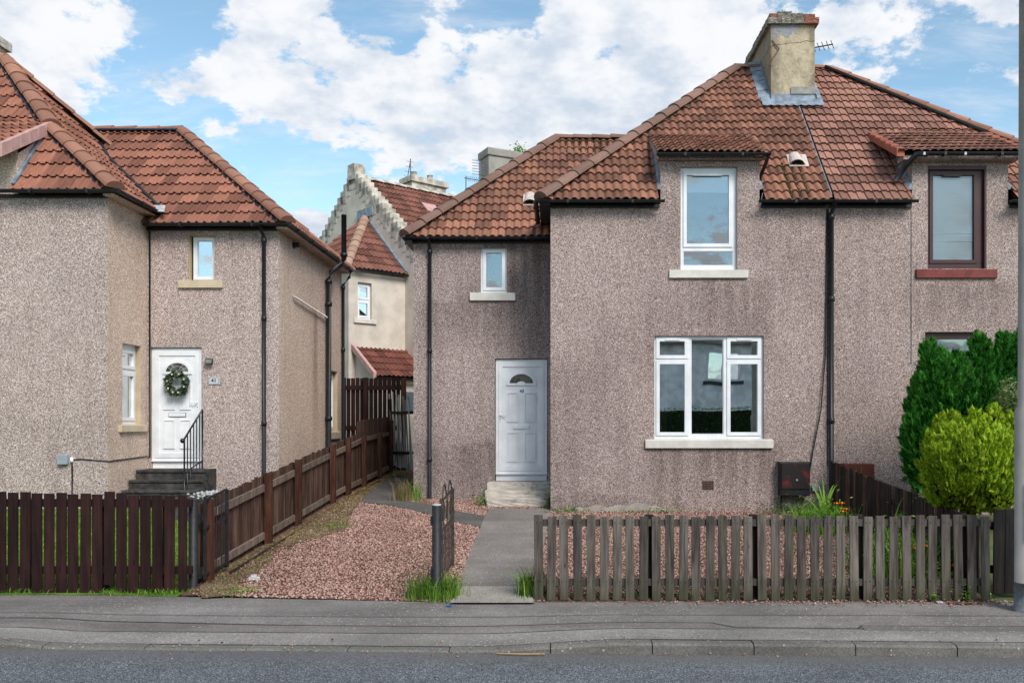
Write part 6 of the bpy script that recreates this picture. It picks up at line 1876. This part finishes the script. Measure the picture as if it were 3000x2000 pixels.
o = MB().mbox(m4w, g_[0], g_[1], g_[2], g_[3], .24, .245).build('slatted_blind', M['blind'], None); tag(o, 'pale blind in the small upstairs window of the left house', 'blind')
mb = MB().hexa([ma(1.15, 5.0, .22), ma(1.64, 5.0, .22), ma(1.64, 5.0, .23), ma(1.15, 5.0, .23), ma(1.15, 6.15, .22), ma(1.64, 6.15, .22), ma(1.64, 6.15, .23), ma(1.15, 6.15, .23)])
o = mb.build('net_curtain', M['blind'], None); tag(o, 'white net curtain in the annexe window of the crow-stepped house', 'curtain')
g_ = pr(2722, 2870, 990, 1278, YA)
o = MB().mbox(m, g_[0], g_[1], g_[2], g_[3], .2, .205).build('slatted_blind', plain('grey_blind', (.16, .165, .18), .8, .2, .1), None); tag(o, 'grey blind in the lower right window half hidden by the conifer', 'blind')
# pot plant and reed diffuser on the window sill inside
pt = at(2075, 1262, YA + .28)
pp = thing('potted_plant', 'small leafy plant in a yellow green pot inside the large window', 'plant', (pt.x, YA + .28, pt.z - .05))
MB().tube([(pt.x, YA + .28, pt.z - .06), (pt.x, YA + .28, pt.z + .06)], [.05, .065], 12).build('pot', plain('mustard_pot', (.30, .27, .04), .5, .4, .1), pp, smooth=True)
n = 160
pos = np.stack([rng.normal(pt.x, .06, n), rng.normal(YA + .28, .05, n), pt.z + .10 + np.abs(rng.normal(.05, .06, n))], 1)
obj('leaves', scatter_mesh('leaves', grassy('houseplant_leaves', [(.06, .14, .03), (.12, .26, .05)]), [(0, -1, 0), (.5, 0, .12), (0, 1, 0), (-.5, 0, .12)], [(0, 1, 2, 3)], pos, rot_random(n, 1.2), np.full((n, 3), .028)), pp)
pt = at(2042, 1262, YA + .26)
rd = thing('reed_diffuser', 'pale bottle with thin reeds inside the large window', 'ornament', (pt.x, YA + .26, pt.z - .05))
MB().tube([(pt.x, YA + .26, pt.z - .06), (pt.x, YA + .26, pt.z), (pt.x, YA + .26, pt.z + .03)], [.03, .03, .012], 10).build('bottle', M['upvc_warm'], rd, smooth=True)
MB().tube([(pt.x, YA + .26, pt.z), (pt.x - .02, YA + .26, pt.z + .14)], .003, 5).tube([(pt.x, YA + .26, pt.z), (pt.x + .025, YA + .26, pt.z + .14)], .003, 5).build('reeds', M['upvc_warm'], rd)

# ------------------------------------------------------------------ conifers and plants
def spray_base(k=5):
    """a flat feathery sprig: stem leaf with side leaflets, pointing +z"""
    v, f = [], []
    def leaf(x0, z0, x1, z1, w):
        d = Vector((x1 - x0, 0, z1 - z0)); p = Vector((-d.z, 0, d.x)).normalized() * w
        i = len(v); mid = Vector((x0, 0, z0)) + d * .45
        v.extend([(x0, 0, z0), (mid.x + p.x, .03, mid.z + p.z), (x1, 0, z1), (mid.x - p.x, -.03, mid.z - p.z)]); f.append((i, i + 1, i + 2, i + 3))
    leaf(0, 0, 0, 1.0, .07)
    for i in range(k):
        z = .12 + .13 * i; L = .42 * (1 - i / (k + 1.5))
        leaf(0, z, L * .8, z + L, .06); leaf(0, z, -L * .8, z + L, .06)
    return v, f
SV, SF = spray_base()
def conifer(name, label, lobes, mat, nper, size, core_mat, upright=.75, trunk=None, coref=.80):
    """lobes: list of (centre, radii); sprigs are spread over the lobes' skins, pointing up and out"""
    t = thing(name, label, 'conifer', trunk)
    P_, D_ = [], []
    for (c, r) in lobes:
        n_ = int(nper * (r[0] * r[2]) ** .75 / .30)
        u = rng.normal(size=(n_, 3)); u /= np.linalg.norm(u, axis=1)[:, None]
        u = u[u[:, 1] < .45]
        lay = rng.uniform(.72, 1.05, len(u))
        lump = 1 + .10 * np.sin(u[:, 0] * 9 + c[0] * 7) * np.sin(u[:, 2] * 11 + c[2] * 5)
        p = np.array(c) + u * np.array(r) * (lay * lump)[:, None]
        keep = np.ones(len(p), bool)
        for (c2, r2) in lobes:
            if c2 is c: continue
            keep &= ((((p - np.array(c2)) / np.array(r2)) ** 2).sum(1) > .62)
        P_.append(p[keep]); d = u[keep] * .55 + np.array([0, 0, upright]) + rng.normal(0, .22, (keep.sum(), 3)); D_.append(d / np.linalg.norm(d, axis=1)[:, None])
    P_ = np.concatenate(P_); D_ = np.concatenate(D_); n_ = len(P_)
    ref = rng.normal(size=(n_, 3)); X_ = np.cross(D_, ref); X_ /= np.linalg.norm(X_, axis=1)[:, None]; Y_ = np.cross(D_, X_)
    rot = np.stack([X_, Y_, D_], 2)
    s = rng.uniform(.6, 1.2, (n_, 1)) * size
    obj('crown', scatter_mesh('crown', mat, SV, SF, P_, rot, np.repeat(s, 3, 1)), t)
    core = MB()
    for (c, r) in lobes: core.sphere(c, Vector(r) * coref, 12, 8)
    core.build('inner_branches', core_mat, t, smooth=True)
    MB().tube([(trunk[0], trunk[1], trunk[2] - .1), (trunk[0], trunk[1], trunk[2] + .8)], [.08, .06], 8).build('trunk', M['fencewood'], t)
    return t
M['conifer_dark'] = grassy('dark_conifer', [(.008, .055, .008), (.028, .15, .014), (.055, .25, .024), (.10, .36, .045)])
M['conifer_gold'] = grassy('golden_conifer', [(.06, .14, .010), (.20, .34, .016), (.36, .50, .022), (.56, .62, .05)])
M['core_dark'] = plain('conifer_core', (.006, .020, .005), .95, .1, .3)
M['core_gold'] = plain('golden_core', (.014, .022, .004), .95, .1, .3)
def lobe(px, py, Y, rx, rz, ry=None): c = at(px, py, Y); return (tuple(c), (rx * Y / F, (ry or rx) * Y / F, rz * Y / F))
Yd = 13.4
lob = [lobe(2740, 1260, Yd, 78, 175), lobe(2790, 1240, Yd - .2, 75, 165), lobe(2850, 1235, Yd + .1, 75, 165), lobe(2912, 1235, Yd, 78, 160), lobe(2980, 1235, Yd + .2, 80, 160),
       lobe(2712, 1320, Yd - .2, 58, 125), lobe(2726, 1085, Yd, 22, 70), lobe(2868, 1062, Yd, 24, 68), lobe(2940, 1062, Yd, 22, 72), lobe(2805, 1098, Yd, 20, 52), lobe(2985, 1055, Yd, 26, 66), lobe(2766, 1096, Yd, 16, 52), lobe(2900, 1085, Yd, 18, 55), lobe(3060, 1250, Yd, 90, 175)]
for k in range(34):
    a = random.uniform(2680, 3000); b = random.uniform(1150, 1380); 
    if a < 2715 and b < 1250: continue
    lob.append(lobe(a, b, Yd - .42 + .3 * abs(a - 2830) / 170 * .6, 21, 78))
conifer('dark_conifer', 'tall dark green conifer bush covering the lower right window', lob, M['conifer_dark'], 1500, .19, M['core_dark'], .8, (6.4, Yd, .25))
Yg = 10.75
lob = [lobe(2845, 1385, Yg, 132, 122), lobe(2790, 1345, Yg - .1, 70, 95), lobe(2900, 1345, Yg - .1, 75, 95), lobe(2790, 1420, Yg - .15, 75, 78), lobe(2900, 1425, Yg - .15, 85, 80), lobe(2845, 1330, Yg, 60, 85),
       lobe(2755, 1270, Yg, 17, 42), lobe(2790, 1262, Yg, 18, 45), lobe(2855, 1252, Yg, 19, 45), lobe(2912, 1250, Yg, 18, 52), lobe(2962, 1280, Yg, 20, 52), lobe(2738, 1330, Yg, 28, 60), lobe(2960, 1370, Yg, 32, 75)]
for k in range(46):
    t_ = random.uniform(0, 2 * math.pi); q_ = random.uniform(0, 1) ** .5
    a = 2846 + 115 * q_ * math.cos(t_); b = 1375 + 100 * q_ * math.sin(t_)
    lob.append(lobe(a, b, Yg - .56 * math.sqrt(max(0, 1 - (q_ * .95) ** 2)) - .02, 13, 40))
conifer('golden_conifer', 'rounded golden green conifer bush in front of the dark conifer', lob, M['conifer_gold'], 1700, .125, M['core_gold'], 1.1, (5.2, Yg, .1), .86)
vg = thing('variegated_shrub', 'pale variegated shrub half behind the lamp post', 'shrub', at(2960, 1350, 12.3))
c_ = at(2955, 1205, 12.2)
n = 1900
u = rng.normal(size=(n, 3)); u /= np.linalg.norm(u, axis=1)[:, None]
pos = np.array(c_) + u * np.array([.30, .3, .42]) * rng.uniform(.5, 1.05, (n, 1)) + np.array([.1, 0, 0])
pos[:, 2] += .12 * np.sin(pos[:, 0] * 14)
obj('foliage', scatter_mesh('foliage', grassy('variegated_leaves', [(.10, .16, .05), (.20, .26, .10), (.34, .36, .18)]), [(0, -1, 0), (.5, 0, .12), (0, 1, 0), (-.5, 0, .12)], [(0, 1, 2, 3)], pos, rot_random(n, 1.3), np.full((n, 3), .032) * rng.uniform(.6, 1.3, (n, 1))), vg)
MB().tube([(c_.x, c_.y, .2), (c_.x, c_.y, c_.z)], .03, 6).build('stem', M['fencewood'], vg)
# strap-leaved plants along the right-hand fence
def strap(label, base, n_, h, spread, mat, w=.014, group=None, name='strap_leaf_plant'):
    t = thing(name, label, 'plant', base, group)
    mb = MB()
    for i in range(n_):
        a = random.uniform(0, 2 * math.pi); hh = h * random.uniform(.6, 1.1); sp_ = spread * random.uniform(.4, 1.1)
        pts = []
        for k in range(7):
            f = k / 6
            pts.append(Vector(base) + Vector((math.cos(a) * sp_ * f ** 1.6, math.sin(a) * sp_ * f ** 1.6, hh * (f - .38 * f ** 3 * (sp_ / (spread + 1e-6))))))
        side = Vector((-math.sin(a), math.cos(a), 0))
        for k in range(6):
            w0 = w * (1 - (k / 6) ** 2) + .001; w1 = w * (1 - ((k + 1) / 6) ** 2) + .001
            mb.poly([pts[k] - side * w0, pts[k] + side * w0, pts[k + 1] + side * w1, pts[k + 1] - side * w1])
    me = mb.mesh('leaves', mat, True)
    obj('leaves', me, t)
    return t
M['strap'] = grassy('strap_leaves', [(.18, .36, .04), (.30, .48, .07)])
def tops(px, py, Y): return at(px, py, Y)
strap('bright strap-leaved plant arching behind the golden conifer', (5.0, 12.0, .35), 20, .85, .5, M['strap'], .026)
strap('upright iris leaves in front of the terracotta meter box', (5.15, 14.6, .38), 9, .95, .15, M['strap'], .016)
strap('arching yellow green leaves against the dark board fence', (4.5, 11.6, .15), 9, 1.0, .45, M['strap'], .022)
strap('long arching leaves beside the orange poppies', (4.25, 13.6, .28), 10, 1.0, .65, M['strap'], .02)
def poppies(label, base, spots, n_leaf=400, rad=.3, h=.4):
    t = thing('poppy_plant', label, 'plant', base, 'orange poppy plants')
    b = Vector(base)
    x_ = rng.normal(b.x, rad * .5, n_leaf); y_ = rng.normal(b.y, rad * .4, n_leaf)
    obj('leaves', blades('leaves', M['grass'], x_, y_, np.full(n_leaf, b.z), h, .010, .6), t)
    n2 = n_leaf
    pos = np.stack([rng.normal(b.x, rad * .5, n2), rng.normal(b.y, rad * .4, n2), b.z + np.abs(rng.normal(h * .45, h * .3, n2))], 1)
    obj('leaflets', scatter_mesh('leaflets', M['grass'], [(0, -1, 0), (.4, 0, .12), (0, 1, 0), (-.4, 0, .12)], [(0, 1, 2, 3)], pos, rot_random(n2, 1.2), np.full((n2, 3), .032)), t)['kind'] = 'stuff'
    om = plain('orange_petal', (.75, .22, .01), .6, .2, .12, 10) if 'orange' not in M else M['orange']; M['orange'] = om
    for p_ in spots:
        p_ = Vector(p_); fm = MB()
        for k in range(5):
            a = k * 1.2566; d = Vector((math.cos(a), math.sin(a), 0)); s_ = Vector((-math.sin(a), math.cos(a), 0))
            fm.poly([p_, p_ + d * .034 - s_ * .026 + Vector((0, -.006, .024)), p_ + d * .046 + Vector((0, 0, .045)), p_ + d * .034 + s_ * .026 + Vector((0, -.006, .024))])
        fm.build('flower', om, t, fix=False)
        MB().tube([p_, Vector((p_.x, p_.y + .02, b.z))], .003, 5).build('stalk', M['strap'], t)
poppies('orange poppies by the wall end of the dark board fence', (4.1, 13.3, .27), [at(2452, 1479, 13.0), at(2467, 1478, 13.1), at(2480, 1496, 13.0), at(2470, 1503, 12.9)], 500, .45, .5)
poppies('orange poppies behind the right end of the grey picket fence', (4.30, 10.7, .09), [at(2717, 1606, 10.4), at(2682, 1613, 10.4), at(2795, 1663, 10.2)], 700, .5, .62)
# weeds: uncountable small growth
def tuft(cx_, cy_, n_, rad, h, mat, name, label, z=gz, lean=.7, w=.006):
    x_ = rng.normal(cx_, rad, n_); y_ = rng.normal(cy_, rad, n_)
    z_ = np.array([z(a, b) for a, b in zip(x_, y_)])
    o = obj(name, blades(name, mat, x_, y_, z_, h, w, lean)); return tag(o, label, 'grass', kind='stuff')
tuft(-1.32, 9.58, 420, .10, .34, M['grass'], 'grass_tuft', 'lush green grass tuft round the gate post by the path')
tuft(-1.55, 9.58, 160, .09, .28, M['grass'], 'grass_tuft', 'thinner grass on the gravel side of the gate post')
tuft(-1.50, 9.70, 60, .12, .45, M['drygrass'], 'dry_grass_tuft', 'dry grass stalks at the foot of the open iron gate')
tuft(-.33, 9.62, 240, .06, .38, M['grass'], 'grass_tuft', 'tall grass at the left end of the grey picket fence')
tuft(-.2, 9.66, 90, .09, .5, M['drygrass'], 'dry_grass_tuft', 'dry stalks behind the first grey pickets')
tuft(-2.95, 16.3, 120, .10, .5, M['drygrass'], 'dry_grass_tuft', 'dry grass clump at the corner of the middle house wing')
tuft(-2.75, 16.35, 60, .08, .5, M['grass'], 'grass_tuft', 'green weeds at the foot of the wing downpipe')
def leafy(cx_, cy_, n_, rad, h, label, z=gz, mat=None, size=.03, ry=None):
    x_ = rng.normal(cx_, rad, n_); y_ = rng.normal(cy_, rad * .7 if ry is None else ry, n_); z_ = np.array([z(a, b) for a, b in zip(x_, y_)]) + np.abs(rng.normal(0, h * .5, n_)) + .01
    o = obj('weeds', scatter_mesh('weeds', mat or M['grass'], [(0, -1, 0), (.45, 0, .12), (0, 1, 0), (-.45, 0, .12)], [(0, 1, 2, 3)], np.stack([x_, y_, z_], 1), rot_random(n_, 1.1), np.full((n_, 3), size) * rng.uniform(.6, 1.2, (n_, 1))))
    return tag(o, label, 'weeds', kind='stuff')
leafy(-.13, 15.55, 260, .06, .38, 'green fern-like weed at the right of the white steps')
leafy(.15, 15.05, 120, .15, .08, 'low weeds at the foot of the middle house corner')
leafy(-1.42, 15.75, 130, .09, .22, 'young leafy weed at the left of the white steps')
leafy(4.15, 14.8, 900, .32, .22, 'weeds beneath the black meter box', mat=M['hedge'])
leafy(1.6, 15.0, 160, .5, .08, 'sparse weeds along the foot of the middle house wall', ry=.05)
leafy(3.0, 11.5, 260, 1.2, .05, 'scattered weeds in the gravel behind the grey picket fence')
leafy(1.5, 9.62, 260, 1.3, .05, 'small weeds along the foot of the grey picket fence', ry=.06)
leafy(4.3, 10.2, 900, .40, .35, 'leafy growth behind the right end of the grey picket fence')
leafy(4.15, 9.40, 60, .02, .10, 'tiny seedling at the foot of the grey picket fence', size=.022)
leafy(4.52, 9.44, 70, .025, .16, 'small leafy weed between the last grey pickets', size=.022)
leafy(-3.85, 20.5, 160, .12, .15, 'green weeds by the slatted gate')
x_ = np.concatenate([rng.normal(c, .16, 60) for c in (-8.6, -7.9, -7.0, -6.2, -5.2, -4.75, -4.5, -4.45)]); y_ = back_y(-6) + rng.normal(.04, .05, len(x_))
tag(obj('verge_grass', blades('verge_grass', M['grass'], x_, y_, np.zeros(len(x_)), .09, .006, .9)), 'grass and weeds along the foot of the dark brown picket fence', 'grass', kind='stuff')
# dry and mossy growth by the boundary fence
def in_poly_scatter(poly, n_, mat, h, name, label, w=.006):
    x0, y0 = poly.min(0); x1, y1 = poly.max(0)
    x_ = rng.uniform(x0, x1, n_ * 3); y_ = rng.uniform(y0, y1, n_ * 3); k = inside(poly, x_, y_); x_, y_ = x_[k][:n_], y_[k][:n_]
    z_ = np.array([gz(a, b) for a, b in zip(x_, y_)])
    return tag(obj(name, blades(name, mat, x_, y_, z_, h, w, 1.1)), label, 'grass', kind='stuff')
in_poly_scatter(dry_xy, 9000, M['drygrass'], .045, 'dry_grass', 'straw coloured dry grass and moss along the boundary fence')
in_poly_scatter(dry_xy, 600, M['grass'], .04, 'short_grass', 'short green patches in the dry grass by the boundary fence')
gpch = gp(985, 1540); tuft(gpch.x, gpch.y, 600, .16, .04, M['grass'], 'short_grass', 'green patch at the edge of the pink gravel', lean=1.0)
gpch = gp(700, 1730); tuft(gpch.x, gpch.y, 300, .12, .04, M['grass'], 'short_grass', 'green mossy patch at the footway corner of the drive', lean=1.0)
pl_ = np.array([(p.x, p.y) for p in patch2]); in_poly_scatter(pl_, 900, M['drygrass'], .06, 'dry_grass', 'dry grass strip along the foot of the wing wall')
# plant on the rear chimney and weeds on the yellow chimney
cpos = cr(.75, .2, 12.0)
cp = thing('chimney_plant', 'leafy plant growing out of the grey chimney behind', 'plant', cpos)
n = 380
pos = np.array(cpos) + rng.normal(0, 1, (n, 3)) * np.array([.16, .12, .17]) + np.array([0, 0, .05])
obj('leaves', scatter_mesh('leaves', M['conifer_mid'] if 'conifer_mid' in M else M['grass'], [(0, -1, 0), (.5, 0, .12), (0, 1, 0), (-.5, 0, .12)], [(0, 1, 2, 3)], pos, rot_random(n, 1.3), np.full((n, 3), .05)), cp)
for i, (px, py, Y, lb) in enumerate(((1494, 300, 0, ''),)): pass
leafy(4.55, 17.25, 50, .10, .03, 'small weeds on top of the yellow chimney', z=lambda a, b: 10.22, size=.02)
# litter
p_ = gp(744, 1701)
bm = rough_box(p_.x - .06, p_.x + .06, p_.y - .02, p_.y + .02, p_.z + .01, p_.z + .075, 1, 1, 1, .008, 91); 
for v in bm.verts:
    if v.co.z > p_.z + .05: v.co.x = p_.x + (v.co.x - p_.x) * .5
me = bpy.data.meshes.new('white_stone'); bm.to_mesh(me); bm.free(); me.materials.append(plain('white_stone', (.6, .58, .56), .8, .2, .1)); tag(obj('white_stone', me), 'broken white stone lying on the pink gravel', 'stone')
st = MB().tube([(-.55, 7.62, kz(0) - .075), (-.35, 7.58, kz(0) - .07), (-.12, 7.60, kz(0) - .075)], .008, 6).build('stick', plain('pale_stick', (.36, .25, .13), .8, .2, .2), None); tag(st, 'thin pale stick lying in the gutter by the kerb', 'stick')
p_ = at(2752, 1766, 9.36); o = MB().box(p_.x - .03, p_.x + .03, 9.33, 9.38, .004, .022).build('litter', M['plaque'], None, bevel=.004); tag(o, 'scrap of pale litter at the foot of the grey picket fence', 'litter')
p_ = at(1315, 1773, 9.23); o = MB().hexa([P(p_.x - .04, 9.20, .006), P(p_.x + .03, 9.19, .006), P(p_.x + .045, 9.22, .006), P(p_.x - .02, 9.23, .006), P(p_.x - .04, 9.20, .012), P(p_.x + .03, 9.19, .018), P(p_.x + .045, 9.22, .012), P(p_.x - .02, 9.23, .010)]).build('litter', plain('blue_plastic', (.02, .16, .55), .5, .3, .1), None); tag(o, 'scrap of blue plastic on the footway before the path', 'litter')
bp = MB().box(4.25, 4.62, 9.28, 9.315, .004, .022).build('wooden_lath', M['fencewood'], None); tag(bp, 'thin brown wooden lath lying before the grey picket fence', 'lath')
wsz = at(585, 1440, 13.6)
n = 260
pos = np.stack([rng.normal(-5.62, .13, n), rng.normal(14.0, .2, n), rng.uniform(.76, .84, n)], 1)
me = scatter_mesh('white_pebbles', plain('white_pebble', (.45, .45, .44), .8, .2, .1), [(1, 0, 0), (0, 1, 0), (-1, 0, 0), (0, -1, 0), (0, 0, .7), (0, 0, -.7)], [(0, 1, 4), (1, 2, 4), (2, 3, 4), (3, 0, 4), (1, 0, 5), (2, 1, 5), (3, 2, 5), (0, 3, 5)], pos, rot_random(n, 1), np.full((n, 3), .032))
MB_ = MB().box(-6.2, -5.3, 13.6, 14.5, .3, .76).build('raised_bed', M['step_dark'], None); tag(MB_, 'low concrete planter below the left house steps', 'planter')
tag(obj('white_pebbles', me), 'heap of white pebbles beside the left house steps', 'pebbles', kind='stuff')

# fallen leaves and straw along the foot of the boundary fence and the footway corner
n = 420
yy = rng.uniform(10.2, 20.5, n); xx = XB + .12 + np.abs(rng.normal(0, .16, n)); zz = np.array([gz(a, b) for a, b in zip(xx, yy)]) + .02
tag(obj('fallen_leaves', scatter_mesh('fallen_leaves', grassy('dead_leaves', [(.20, .12, .05), (.34, .22, .09), (.42, .32, .16), (.14, .08, .04)]), [(0, -1, 0), (.55, 0, .2), (0, 1, 0), (-.55, 0, .2)], [(0, 1, 2, 3)], np.stack([xx, yy, zz], 1), rot_random(n, .6), np.full((n, 3), .035) * rng.uniform(.5, 1.2, (n, 1)))), 'dead leaves gathered along the foot of the boundary fence', 'leaves', kind='stuff')
